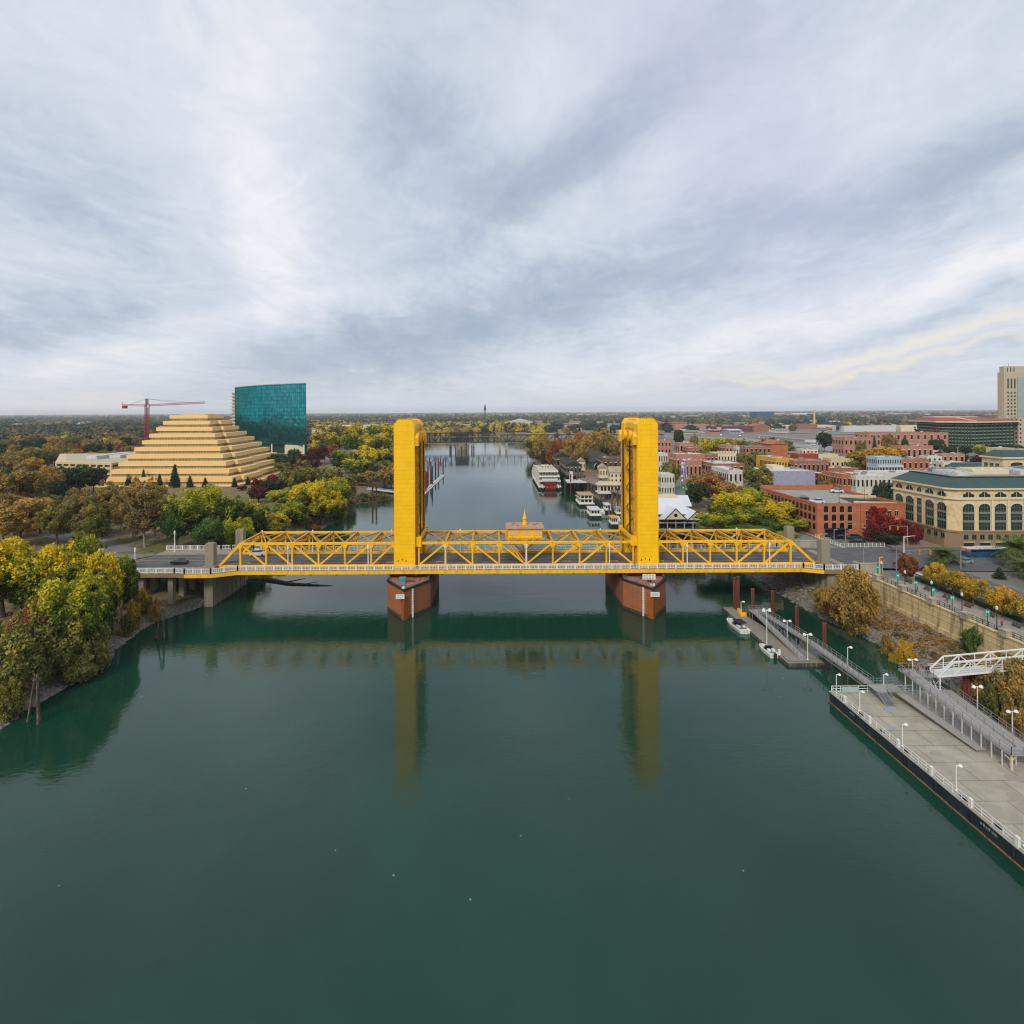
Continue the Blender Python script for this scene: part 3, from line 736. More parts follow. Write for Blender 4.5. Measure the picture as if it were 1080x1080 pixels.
SPEC = {   # colour ramps from low to high noise
    'yellow': ([(.14, '#2f4418'), (.38, '#5e701c'), (.58, '#a3991c'), (.82, '#dcc020')], 1.0),
    'yellowgreen': ([(.12, '#31441a'), (.42, '#5f7220'), (.68, '#8f9a26'), (.9, '#c2b422')], .9),
    'green': ([(.1, '#273c1b'), (.5, '#44602a'), (.85, '#6b7e30')], .3),
    'olive': ([(.1, '#3c3e20'), (.45, '#5f6130'), (.75, '#828038'), (.95, '#a38a38')], .2),
    'brown': ([(.1, '#5a4c2e'), (.4, '#80703f'), (.7, '#9a7f44'), (.92, '#b08a44')], .2),
    'orange': ([(.1, '#66562c'), (.4, '#86703a'), (.7, '#a38340'), (.92, '#b88f40')], .2),
    'rust': ([(.1, '#4f3522'), (.4, '#82502c'), (.7, '#a0623a'), (.92, '#b37a42')], .2),
    'red': ([(.1, '#3c1a1a'), (.45, '#74231f'), (.8, '#9a3325')], .1),
    'maroon': ([(.1, '#2c191c'), (.45, '#4f2327'), (.8, '#712c2c')], .1),
    'dark': ([(.1, '#1c2a1c'), (.5, '#2d3f26'), (.9, '#455534')], .1),
    'gold': ([(.1, '#5c5a1c'), (.4, '#947f20'), (.7, '#b9922a'), (.92, '#c9982e')], .5),
}
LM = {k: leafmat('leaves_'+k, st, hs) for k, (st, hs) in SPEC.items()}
BARK = mat('bark', '#5d5145', .95, .25, 1.5)
BARKP = mat('pale_bark', '#8d8474', .95, .25, 1.5)
def leaf_cloud(rng, centers, radii, n, size, hr, flat=.55, shell=.35):
    """n leaf clumps near the shells of many lobes; hr = height/radius of the placed tree, keeps leaves undistorted"""
    w_ = np.array([r[0]**1.6 for r in radii]); idx = rng.choice(len(centers), n, p=w_/w_.sum())
    C_ = np.array(centers)[idx]; Rr = np.array(radii)[idx]
    d = rng.normal(size=(n, 3)); d[:, 2] += .25; d /= np.linalg.norm(d, axis=1)[:, None]
    rad = (1-shell*rng.random(n)**1.2)+rng.normal(0, .07, n)
    P = C_+d*Rr*rad[:, None]
    nn = d+rng.normal(0, .75, (n, 3)); nn /= np.linalg.norm(nn, axis=1)[:, None]
    a = np.cross(nn, rng.normal(size=(n, 3))); a /= np.linalg.norm(a, axis=1)[:, None]; b_ = np.cross(nn, a)
    s = size*rng.uniform(.6, 1.35, n)[:, None]; a = a*s; b_ = b_*s*rng.uniform(.5, .9, n)[:, None]
    k = np.array([1, 1, 1/hr])
    q = np.stack([P-a*k, P+(b_*.9)*k, P+a*k, P-(b_*.9)*k], axis=1)
    return q.reshape(-1, 3)
def cloud_mesh(name, q, m):
    me = bpy.data.meshes.new(name); n = len(q)//4
    me.vertices.add(len(q)); me.vertices.foreach_set('co', q.astype(np.float32).ravel())
    me.loops.add(n*4); me.loops.foreach_set('vertex_index', np.arange(n*4, dtype=np.int32))
    me.polygons.add(n); me.polygons.foreach_set('loop_start', np.arange(0, n*4, 4, dtype=np.int32)); me.polygons.foreach_set('loop_total', np.full(n, 4, dtype=np.int32))
    me.materials.append(m); me.update(); me.validate(); return me
def mk_tree(spec, shape, seed, n, size, name='broadleaf_tree'):
    rng = np.random.default_rng(seed); hr = {'broad': 2.5, 'tall': 3.4, 'shrub': 1.5, 'small': 2.2}[shape]
    zc, zr, zb = {'broad': (.62, .34, .24), 'tall': (.58, .38, .2), 'shrub': (.48, .46, .02), 'small': (.64, .32, .3)}[shape]
    nl = {'broad': 26, 'tall': 26, 'shrub': 22, 'small': 13}[shape]
    cs, rs = [], []
    for i in range(nl):
        u = rng.normal(size=3); u /= np.linalg.norm(u); rr = rng.uniform(.25, .90)**.8
        c = np.array([u[0]*rr*.86, u[1]*rr*.86, zc+u[2]*rr*zr*1.05]); r = rng.uniform(.17, .38)*(1.15-.3*max(0, u[2]))
        cs.append(c); rs.append((r, r, r*1.0/hr*1.15))
    q = leaf_cloud(rng, cs, rs, n, size, hr)
    cs2, rs2 = [], []    # loose outlying sprays
    for i in range(int(nl*2.2)):
        u = rng.normal(size=3); u /= np.linalg.norm(u); rr = rng.uniform(.82, 1.04)
        cs2.append(np.array([u[0]*rr, u[1]*rr, max(zb, zc+u[2]*rr*zr*1.08)])); r = rng.uniform(.07, .15); rs2.append((r, r, r/hr*1.2))
    q = np.concatenate([q, leaf_cloud(rng, cs2, rs2, n//5, size*.85, hr, shell=.9)])
    root = thing(name, 'tree', 'tree' if shape != 'shrub' else 'shrub')
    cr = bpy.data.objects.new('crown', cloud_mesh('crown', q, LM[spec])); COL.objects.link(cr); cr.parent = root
    mb = MB(); tr = .05 if shape != 'shrub' else .03
    lean = rng.uniform(-.06, .06, 2); fork = zb+.06
    mb.tube([(0, 0, -.02), (lean[0]*.4, lean[1]*.4, fork*.6), (lean[0], lean[1], fork)], [tr*1.25, tr*.95, tr*.8], 7)
    for i in np.argsort(-np.array([r[0] for r in rs]))[:12]:
        c = cs[i]; m_ = (np.array([lean[0], lean[1], fork])*.45+c*.55)+rng.normal(0, .03, 3)*[1, 1, .3]
        mb.tube([(lean[0], lean[1], fork*.92), tuple(m_), tuple(c)], [tr*.55, tr*.35, tr*.12], 5)
        for k in range(2):
            e = c+rng.normal(0, 1, 3)*[.2, .2, .07]; mb.tube([tuple(m_), tuple(e)], [tr*.25, tr*.06], 4)
    tk = mb.build('trunk', BARK if spec not in ('yellowgreen', 'brown') else BARKP, root)
    return root
def mk_conifer(seed, n=2600):
    rng = np.random.default_rng(seed); root = thing('conifer_tree', 'conifer', 'tree')
    cs, rs = [], []
    for i in range(46):
        z = .06+.9*(i/46); r = (1-z)*.62+.05; a = i*2.4
        cs.append(np.array([cos(a)*r*.62, sin(a)*r*.62, z])); rs.append((.10+.34*(1-z), .10+.34*(1-z), .045))
    q = leaf_cloud(rng, cs, rs, n, .085, 3.0, shell=.7)
    cr = bpy.data.objects.new('crown', cloud_mesh('crown', q, LM['dark'])); COL.objects.link(cr); cr.parent = root
    mb = MB(); mb.tube([(0, 0, -.02), (0, 0, .5), (0, 0, .98)], [.07, .045, .01], 6); mb.build('trunk', BARK, root)
    return root
PROT = {}
def proto(spec, shape, k, big=False):
    key = (spec, shape, k, big)
    if key not in PROT:
        n, s = {'broad': (5200, .075), 'tall': (5200, .07), 'shrub': (4600, .07), 'small': (3000, .10)}[shape]
        if big: n, s = int(n*3.2), s*.58
        PROT[key] = Proto(lambda: mk_tree(spec, shape, hash_(spec)+k*17+len(shape), n, s, {'shrub': 'shrub'}.get(shape, 'broadleaf_tree')))
    return PROT[key]
def hash_(s): return sum(ord(c)*(i+3) for i, c in enumerate(s)) % 9973
CON = [Proto(lambda i=i: mk_conifer(40+i)) for i in range(2)]
WORD = {'yellow': 'bright yellow', 'yellowgreen': 'yellow-green', 'green': 'mid green', 'olive': 'dull olive', 'brown': 'brown-leaved', 'orange': 'orange-brown', 'rust': 'rust orange', 'red': 'deep red', 'maroon': 'dark maroon', 'dark': 'dark green', 'gold': 'golden autumn'}
TREES = []
def tree(x, ytop, wpx, D, spec, shape='broad', label=None, desc=None, group=None, k=None, big=False, zbase=None):
    """crown middle x and top y as read off the photograph, width there, distance"""
    X = Xat(x, D); zg = gz(X, D) if zbase is None else zbase; zt = Zat(x, ytop, D); h = max(2.0, zt-zg); r = wpx*D/F/2*.93
    k = random.randrange(2) if k is None else k
    rz = random.uniform(0, 6.28)
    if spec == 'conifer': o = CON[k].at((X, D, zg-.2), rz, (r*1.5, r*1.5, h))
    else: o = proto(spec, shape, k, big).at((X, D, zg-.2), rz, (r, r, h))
    if label: o['label'] = label; o['group'] = group or 'trees'
    else: series(o, desc, group)
    TREES.append((X, D, r)); return o
LBK = 'trees on the near left bank'
# near left bank
for a in [(2, 566, 95, 134, 'yellow', 'yellow-topped tree at the left edge behind the dark bank shrubs'),
          (58, 576, 84, 128, 'yellow', 'bright yellow and green tree rising above the near left shrubs'),
          (98, 580, 62, 131, 'yellow', 'golden yellow tree overhanging the left end of the bridge railing'),
          (75, 604, 78, 120, 'yellowgreen', 'broad tree with yellow top nearest the left bridge end'),
          (30, 584, 74, 136, 'yellowgreen', 'yellow-green tree between the two yellowest trees on left bank'),
          (88, 560, 46, 150, 'yellowgreen', 'small yellow-green tree beside the road behind the left bridge end'),
          (127, 583, 36, 143, 'yellowgreen', 'yellow-green tree whose branch crosses the left end of the deck')]:
    tree(a[0], a[1], a[2], a[3], a[4], 'broad', label=a[5], group=LBK, big=True)
for a in [(12, 655, 96, 109, 'olive', 'dark olive shrub leaning over the water at the left edge'),
          (60, 640, 88, 117, 'olive', 'wide olive thicket behind the leaning timber piles'),
          (88, 652, 60, 120, 'olive', 'olive shrub at the tip of the left bank foliage'),
          (42, 628, 60, 122, 'brown', 'brown leaved shrub between yellow trees and olive thicket'),
          (3, 712, 40, 101, 'olive', 'low olive shrub at the waterline on left edge'),
          (80, 684, 48, 116, 'olive', 'low olive shrub overhanging the river near timber piles'),
          (36, 635, 36, 117, 'rust', 'small rust orange shrub below the yellow trees'),
          (90, 618, 46, 124, 'green', 'green shrub below the golden tree by the bridge'),
          (104, 630, 34, 131, 'green', 'green shrub on the slope before the bridge columns')]:
    tree(a[0], a[1], a[2], a[3], a[4], 'shrub', label=a[5], group='shrubs on the near left bank', big=True)
for a in [(150, 620, 20, 150, 'gold'), (163, 632, 16, 148, 'orange'), (140, 634, 16, 142, 'gold'), (133, 645, 14, 138, 'olive')]:
    tree(*a, 'shrub', desc='low orange shrubs on the slope by the bridge columns', group='shrubs by the bridge columns')
# plane trees behind the road
for a in [(12, 494, 62, 238, 'orange'), (42, 520, 55, 226, 'olive'), (20, 524, 66, 205, 'orange'), (60, 528, 46, 208, 'olive'), (84, 514, 46, 214, 'brown'), (112, 507, 46, 228, 'brown'),
          (140, 502, 42, 214, 'brown'), (163, 503, 34, 222, 'brown'), (152, 516, 52, 204, 'brown'), (176, 522, 34, 212, 'brown'), (2, 520, 50, 215, 'brown'), (128, 520, 40, 232, 'brown'), (100, 524, 40, 203, 'olive')]:
    tree(*a, 'tall' if a[0] > 80 else 'broad', desc='brown plane trees behind the road left of the bridge', group='plane trees on the left bank', big=True)
for a in [(206, 512, 66, 205, 'yellowgreen', 'large yellow-green tree behind the left approach road'), (236, 520, 50, 211, 'yellowgreen', 'yellow-green tree behind the left concrete pylons'),
          (186, 530, 40, 200, 'green', 'darker green tree just left of the large yellow-green one'), (262, 526, 52, 222, 'yellow', 'yellow tree behind the left end of the truss'),
          (222, 545, 44, 196, 'green', 'green tree touching the far railing left of the truss'), (285, 540, 40, 232, 'yellow', 'yellow tree directly above the start of the truss'),
          (248, 545, 38, 200, 'yellowgreen', 'low yellow-green tree between pylon and truss end')]:
    tree(a[0], a[1], a[2], a[3], a[4], 'broad', label=a[5], group='trees behind the left approach', big=True)
# river bank left of the channel, beyond the bridge
for a in [(300, 515, 46, 288, 'yellowgreen'), (326, 507, 50, 278, 'yellow'), (347, 503, 44, 292, 'yellowgreen'), (338, 524, 40, 270, 'yellow'), (303, 530, 44, 256, 'yellowgreen'), (352, 518, 30, 282, 'yellow'), (316, 538, 26, 262, 'olive')]:
    tree(*a, 'broad', desc='yellow and green trees by the curved beach beyond the bridge', group='trees by the beach', big=True)
for a in [(362, 538, 12, 306, 'gold'), (372, 521, 22, 340, 'brown'), (384, 519, 20, 348, 'olive'), (360, 522, 22, 330, 'olive'), (330, 553, 18, 262, 'rust')]:
    tree(*a, 'shrub', desc='low brown shrubs along the waterline beyond the curved beach', group='waterline shrubs')
for a in [(306, 494, 34, 345, 'olive'), (324, 490, 34, 355, 'olive'), (346, 492, 32, 350, 'olive'), (362, 500, 30, 340, 'olive'), (288, 505, 30, 320, 'dark'), (272, 512, 26, 300, 'maroon')]:
    tree(*a, 'broad', desc='olive and dark trees between the pyramid building and the beach', group='trees behind the beach')
for a in [(364, 474, 34, 440, 'yellowgreen'), (384, 470, 38, 455, 'yellow'), (404, 472, 36, 470, 'yellow'), (376, 483, 34, 420, 'yellowgreen'), (398, 484, 38, 428, 'olive'), (412, 488, 30, 420, 'brown'), (388, 496, 24, 400, 'brown'), (374, 500, 20, 395, 'olive')]:
    tree(*a, 'broad', desc='yellow riverside trees just left of the left tower', group='riverside trees left of the tower')
for a in [(352, 456, 24, 640, 'yellow'), (370, 455, 24, 620, 'yellowgreen'), (388, 457, 26, 590, 'yellow'), (404, 456, 26, 600, 'yellow'), (342, 462, 22, 560, 'olive'), (336, 470, 22, 520, 'maroon'), (350, 468, 18, 545, 'rust'), (410, 449, 26, 700, 'yellow'), (395, 447, 24, 720, 'yellowgreen'), (375, 447, 22, 760, 'yellow'), (356, 448, 20, 780, 'olive')]:
    tree(*a, 'broad', desc='autumn trees beside the riverside path beyond the glass building', group='trees along the riverside path')
# around the pyramid
for x, y, w_, D, lab in [(135, 499, 8, 372, ''), (151, 494, 7, 380, ''), (168, 499, 8, 371, ''), (184, 489, 13, 366, ''), (200, 501, 8, 366, ''), (216, 503, 8, 366, ''), (247, 503, 7, 366, ''), (261, 502, 7, 376, '')]:
    tree(x, y, w_, D, 'conifer', desc='dark cone-shaped conifers in front of the stepped pyramid building', group='conifers before the pyramid building')
for a in [(50, 491, 48, 330, 'dark'), (84, 490, 38, 338, 'dark'), (98, 492, 26, 345, 'dark'), (68, 498, 34, 322, 'dark'), (40, 503, 34, 318, 'dark')]:
    tree(*a, 'broad', desc='dark evergreen trees below the beige parking structure', group='evergreens below the parking structure')
tree(40, 489, 24, 365, 'red', label='red tree behind the dark evergreens on the left', group='red trees')
for a in [(270, 504, 14, 352, 'red'), (278, 507, 10, 350, 'maroon'), (255, 512, 12, 350, 'maroon'), (287, 500, 12, 372, 'red'), (294, 502, 10, 366, 'maroon'), (300, 496, 14, 385, 'maroon'), (312, 488, 16, 400, 'maroon'), (282, 512, 14, 345, 'dark')]:
    tree(*a, 'small', desc='small red trees at the right foot of the pyramid building', group='small trees beside the pyramid building')
for a in [(290, 478, 26, 470, 'dark'), (306, 480, 26, 470, 'dark'), (298, 487, 24, 440, 'olive'), (320, 478, 20, 500, 'maroon'), (330, 484, 20, 470, 'maroon'), (318, 484, 18, 450, 'olive'), (310, 472, 16, 540, 'green'), (327, 474, 12, 530, 'maroon')]:
    tree(*a, 'broad', desc='dark trees at the foot of the green glass building', group='trees before the glass building')
tree(402, 519, 16, 350, 'olive', 'shrub', label='shrub on the bank left of the left tower', group='waterline shrubs')
# town side
for a in [(768, 518, 56, 222, 'yellow', 'yellow-topped tree nearest the white roofed pier building'), (793, 515, 46, 230, 'yellowgreen', 'yellow-green tree standing highest behind the right truss'),
          (813, 527, 50, 216, 'yellow', 'golden topped tree left of the red brick parking garage'), (834, 545, 40, 208, 'yellowgreen', 'yellow-green tree beside the street corner by the brick garage'),
          (752, 540, 42, 212, 'yellowgreen', 'tree overhanging the gables of the white roofed pier building'), (790, 552, 56, 205, 'green', 'green tree directly behind the right truss'), (822, 562, 44, 203, 'yellowgreen', 'low yellow-green tree behind the right concrete pylons'),
          (770, 560, 36, 204, 'green', 'low green tree behind the middle of the right truss'),
          (779, 532, 54, 214, 'yellowgreen', 'full yellow-green crown in the middle of the right truss trees'), (805, 545, 50, 210, 'green', 'deep green crown between the golden trees behind right truss'), (752, 558, 34, 206, 'green', 'low dark green crown nearest the right tower')]:
    tree(a[0], a[1], a[2], a[3], a[4], 'broad', label=a[5], group='trees behind the right truss', big=True, zbase=9.2)
for a in [(744, 496, 42, 280, 'brown', 'brown tree behind the red autumn tree by the railway'), (752, 501, 34, 268, 'rust', 'rust red autumn tree near the ferris wheel'), (735, 508, 26, 258, 'dark', 'dark green tree left of the rust red tree'),
          (768, 507, 36, 258, 'orange', 'orange-brown tree between rust red tree and yellow trees'), (799, 489, 34, 282, 'olive', 'tall green and brown tree before the grey-lilac wall'), (783, 512, 30, 262, 'brown', 'brown tree at the foot of the white windowed building'), (707, 485, 24, 318, 'olive', 'olive tree left of the ferris wheel')]:
    tree(a[0], a[1], a[2], a[3], a[4], 'broad', label=a[5], group='trees by the old town quay')
for a in [(573, 460, 26, 560, 'orange'), (590, 463, 26, 500, 'rust'), (605, 461, 26, 490, 'orange'), (580, 472, 20, 500, 'rust'), (598, 472, 24, 470, 'brown'), (613, 472, 18, 460, 'orange'), (566, 470, 22, 590, 'brown'), (562, 459, 18, 680, 'yellow'), (612, 455, 20, 560, 'rust')]:
    tree(*a, 'broad', desc='rust coloured trees on the quay behind the paddle steamer', group='trees behind the paddle steamer')
for a in [(626, 455, 26, 520, 'orange'), (640, 458, 22, 500, 'olive'), (636, 452, 24, 560, 'brown'), (648, 462, 16, 490, 'brown')]:
    tree(*a, 'broad', desc='brown trees behind the arched depot shed', group='trees behind the depot shed')
for a in [(752, 461, 34, 480, 'yellowgreen'), (744, 464, 22, 470, 'yellow'), (732, 457, 10, 560, 'brown'), (770, 462, 24, 560, 'brown'), (785, 463, 22, 560, 'olive'), (800, 465, 22, 545, 'brown'), (805, 462, 10, 560, 'rust'), (814, 460, 8, 560, 'dark'), (828, 463, 20, 520, 'olive'), (799, 475, 26, 400, 'olive'), (782, 477, 14, 400, 'olive'), (745, 472, 20, 410, 'olive')]:
    tree(*a, 'broad', desc='street trees among the old brick blocks before the freeway', group='trees among the brick blocks')
for a in [(716, 452, 12, 640, 'dark'), (869, 455, 18, 600, 'dark'), (632, 450, 7, 620, 'conifer'), (644, 450, 7, 620, 'conifer'), (640, 452, 7, 610, 'conifer'), (611, 450, 8, 640, 'conifer')]:
    tree(*a, 'broad', desc='dark evergreens standing beside the freeway', group='evergreens by the freeway')
for a in [(912, 474, 38, 400, 'gold'), (930, 471, 36, 410, 'gold'), (945, 471, 22, 430, 'gold'), (898, 484, 16, 370, 'olive'), (870, 497, 16, 290, 'olive'), (876, 503, 12, 280, 'orange'), (934, 506, 16, 240, 'dark'), (925, 509, 12, 236, 'dark')]:
    tree(*a, 'broad', desc='golden and dark trees behind the white old town row', group='trees behind the white fronts')
for a in [(922, 459, 7, 520, 'conifer'), (938, 457, 16, 520, 'orange'), (908, 464, 12, 500, 'olive'), (954, 461, 8, 500, 'dark'), (987, 462, 16, 560, 'dark'), (985, 452, 18, 640, 'rust'), (972, 448, 16, 700, 'red')]:
    tree(*a, 'broad', desc='trees in front of the long pink arcaded building', group='trees by the pink arcades')
for a in [(990, 476, 14, 500, 'maroon'), (1000, 478, 12, 490, 'maroon'), (1014, 478, 16, 470, 'maroon'), (1036, 469, 18, 520, 'yellowgreen'), (1003, 470, 16, 540, 'dark'), (1018, 470, 14, 540, 'dark'), (1054, 468, 28, 560, 'dark'), (1068, 468, 20, 540, 'dark'), (1040, 478, 20, 450, 'red'), (1050, 482, 18, 445, 'red'), (1030, 480, 14, 455, 'maroon'), (1064, 478, 14, 460, 'olive')]:
    tree(*a, 'broad', desc='red and green trees along the street below the green garage', group='trees below the green garage')
for a in [(927, 533, 26, 198, 'red', 'tall dark red tree between the brick garage and beige building'), (944, 545, 26, 192, 'red', 'red tree at the corner of the beige arcaded building'), (920, 552, 24, 192, 'maroon', 'dark red-green tree before the brick garage front'), (962, 552, 20, 186, 'red', 'low red tree before the beige building base'), (936, 562, 26, 188, 'dark', 'dark green tree under the red crowns by beige building')]:
    tree(a[0], a[1], a[2], a[3], a[4], 'broad', label=a[5], group='trees before the beige building', zbase=9.4)
# promenade
for i, (D, s) in enumerate([(147, 'red'), (140, 'gold'), (134.5, 'gold'), (128.5, 'gold'), (122, 'gold'), (116.5, 'gold'), (110, 'gold'), (104.5, 'gold'), (98, 'gold'), (92, 'gold')]):
    X = 106.6+random.uniform(-.7, .7) if i else 104.5; x = VX+X*F/D; zt = ZR+(6.9 if i else 6.4)+1.3*(random.random()-.3); y = hor(x)+(H-zt)*F/D
    if i == 0: tree(x, y, 24, D, 'rust', 'small', label='small orange-red tree at the bridge end of the promenade', group='promenade trees', zbase=9.5, big=True)
    else: tree(x, y, 27*140/D, D, s, 'small', desc='golden trees in the row along the riverside promenade', group='promenade trees', zbase=9.5, big=True)
# right bank
tree(899, 601, 56, 135, 'orange', 'shrub', label='big orange-olive bush on the bank below the bridge end', group='bank bushes', big=True, zbase=2.6)
tree(886, 622, 34, 139, 'rust', 'shrub', label='rust coloured bush at left side of the big bank bush', group='bank bushes', big=True, zbase=2.2)
tree(869, 618, 26, 147, 'orange', 'shrub', label='orange bush under the bridge beside the concrete pier', group='bank bushes', big=True, zbase=2)
tree(952, 676, 28, 122, 'gold', 'shrub', label='low golden shrub on the bank near the rock edge', group='bank bushes', big=True)
tree(935, 669, 17, 127, 'orange', 'shrub', label='small orange shrub on the bare bank slope', group='bank bushes')
tree(1024, 660, 22, 117, 'green', 'shrub', label='green bush against the sheet pile wall', group='bank bushes')
for a in [(1038, 704, 46, 103, 'orange'), (1066, 694, 58, 100, 'brown'), (1086, 706, 60, 96, 'orange'), (1052, 722, 46, 96, 'olive'), (1078, 726, 44, 92, 'orange'), (1074, 690, 40, 105, 'olive')]:
    tree(*a, 'shrub', desc='orange-brown bushes on the bank behind the rusty pile', group='bushes behind the rusty pile', big=True)
# palms
def mk_palm():
    r = thing('palm_tree', 'palm', 'tree'); rng = np.random.default_rng(5)
    mb = MB(); mb.tube([(0, 0, -.2), (0, 0, 2), (0, 0, 3.9)], [.55, .5, .6], 10); mb.build('trunk', mat('palm_trunk', '#5e5142', .95, .25, 3), r)
    mb = MB()
    for i in range(80):
        a = rng.uniform(0, 6.28); el = rng.uniform(-.35, 1.35); L_ = rng.uniform(3.2, 4.2); pts = []
        for k in range(7):
            t_ = k/6; rr = L_*t_*cos(el*(1-.55*t_)) ; z = 4.0+L_*t_*sin(el)-1.5*t_*t_*(1.2-el*.3)
            pts.append(Vector((cos(a)*rr, sin(a)*rr, z)))
        sd_ = Vector((-sin(a), cos(a), 0))
        for k in range(6):
            for s in (-1, 1):
                for q in (0, .5):
                    p = pts[k].lerp(pts[k+1], q); e = p+sd_*s*(.95*(1-(k/7)**2)+.1)+(pts[k+1]-pts[k])*.9+Vector((0, 0, -.28)); wv = (pts[k+1]-pts[k])*.40
                    mb.add([p, p+wv, e], [(0, 1, 2)])
    mb.build('crown', leafmat('palm_fronds', [(.2, '#223319'), (.5, '#354a24'), (.8, '#55632f')], .2, 1.5), r); return r
PALM = Proto(mk_palm)
for x, yt, D, lab in ((995, 577, 163, 'short palm with full crown beside the avenue before beige building'), (1072, 566, 160, 'taller palm at the right edge beside the avenue'), (1084, 590, 150, 'palm at the right edge nearer the promenade')):
    X = Xat(x, D); zt = Zat(x, yt, D); s = (zt-9.5)/6.4; PALM.at((X, D, 9.5), random.random()*6, (max(1.2, s), max(1.2, s), s), label=lab, group='palms by the avenue')
tree(1053, 597, 13, 150, 'conifer', label='small dark conifer between bus and golden trees', group='palms by the avenue', zbase=9.5)
# woods filling the plain: individual trees up to the count one can still tell apart, then one mass
SPL = ['dark', 'dark', 'olive', 'orange', 'brown', 'dark', 'green', 'orange', 'olive', 'gold', 'dark', 'brown', 'rust', 'olive']
def fill(n, xr, Dr, specs, desc, hr=(11, 19), rr=(4.5, 8), avoid=(), inv=True):
    c = 0; tries = 0
    while c < n and tries < n*60:
        tries += 1
        D = 1/random.uniform(1/Dr[1], 1/Dr[0]); x = random.uniform(*xr); X = Xat(x, D)
        if ip(LB, D)-3 < X < ip(RB, D)+8 and D < 1400: continue
        if any(a < X < b and c_ < D < d_ for a, b, c_, d_ in avoid): continue
        r = random.uniform(*rr)
        if any((X-q[0])**2+(D-q[1])**2 < ((r+q[2])*.62)**2 for q in TREES): continue
        h = random.uniform(*hr); zg = gz(X, D) if D < 1330 else 7; k = random.randrange(2); s = random.choice(specs)
        if s == 'conifer': o = CON[k].at((X, D, zg), random.random()*6, (r*.8, r*.8, h*1.25))
        else: o = proto(s, 'broad', k).at((X, D, zg), random.random()*6, (r, r, h))
        series(o, desc[0], desc[1]); TREES.append((X, D, r)); c += 1
AV = [(-306, -160, 376, 520), (-360, -195, 400, 540), (-400, -195, 610, 800), (-345, -325, 540, 580), (-110, -60, 150, 200)]
fill(40, (-8, 62), (300, 520), SPL+['orange', 'orange'], ('mixed autumn trees behind the evergreens at the left edge', 'woods left of the pyramid building'), avoid=AV)
fill(40, (-8, 150), (520, 850), SPL+['orange'], ('autumn trees on the plain behind the beige parking structure', 'woods behind the parking structure'), avoid=AV)
# ------------------------------------------------------------------ left bank buildings
WBAND = brickmat('banded_window_strip', '#8b8c70', '#77795f', '#b0a67f', 1, 2.2, 9, .18, .45, var=.1)
ZIGB = mat('warm_precast_band', '#e3bd7c', .85, .03, .1)
zg_ = thing('pyramid_building', 'stepped pyramid office building with warm yellow terraces and window bands', 'building', (-225, 450, ZL-2))
for n in range(11):
    zt = 52.0-4.5*n; xa, xb, ya, yb = -248-.8*n, -218.8+5.4*n, 442-7.4*n, 468+2*n
    e = 2.6 if n else 0
    def outline(g):
        if n == 0: return [(xa-g, ya-g), (xb+g, ya-g), (xb+g, yb+g), (xa-g, yb+g)]
        return [(xa-g, ya-g), (xb+g, ya-g), (xb+g, ya+12-g), (xb+e+g, ya+12-g), (xb+e+g, ya+30+s_*.5+g), (xb+g, ya+30+s_*.5+g), (xb+g, yb+g), (xa-g, yb+g)]
    s_ = 3.0*n
    mb = MB(); mb.prism(outline(-.8), zt-4.55 if n < 10 else 2, zt-2.75); mb.build('window_band', WBAND, zg_)
    mb = MB(); mb.prism(outline(0), zt-2.75, zt)
    if n == 10: mb.prism(outline(-.6), 1.5, zt-4.3)
    mb.build('terrace', ZIGB, zg_)
mb = MB(); mb.box(-243, -224, 449, 463, 52.0, 52.6); mb.build('roof_plant', CREAM, zg_)
# beige parking structure beside it
pk = thing('parking_structure', 'long low beige parking structure with open decks left of the pyramid building', 'building', (-320, 420, ZL-1))
P0 = [(-309, 409), (-262, 396), (-262, 488), (-366, 488)]
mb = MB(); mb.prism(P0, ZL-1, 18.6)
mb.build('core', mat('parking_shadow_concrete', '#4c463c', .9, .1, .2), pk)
for z in (8.2, 12.0, 15.8, 18.9):
    mb = MB(); q = [(-309.5, 408), (-261.5, 395), (-261.5, 489), (-367, 489)]; mb.prism(q, z-.75, z+.75); mb.build('floor_slab', CREAM, pk)
for k in range(9):
    t_ = k/8; x = -309+47*t_; y = 408.1-12.8*t_; mb = MB(); mb.box(x-.6, x+.6, y-.35, y+1, ZL-1, 19.66); mb.build('column', CREAM, pk)
mb = MB(); mb.prism([(-305, 412), (-266, 401), (-266, 484), (-358, 484)], 19.66, 19.72)
mb.build('roof_deck', mat('parking_roof_tan', '#b3a88f', .9, .1, .2), pk)
for k in range(3):
    mb = MB(); mb.box(-300+k*12, -292+k*12, 425+k*8, 470+k*8, 19.75, 22.3); mb.build('roof_canopy', ROOFW, pk)
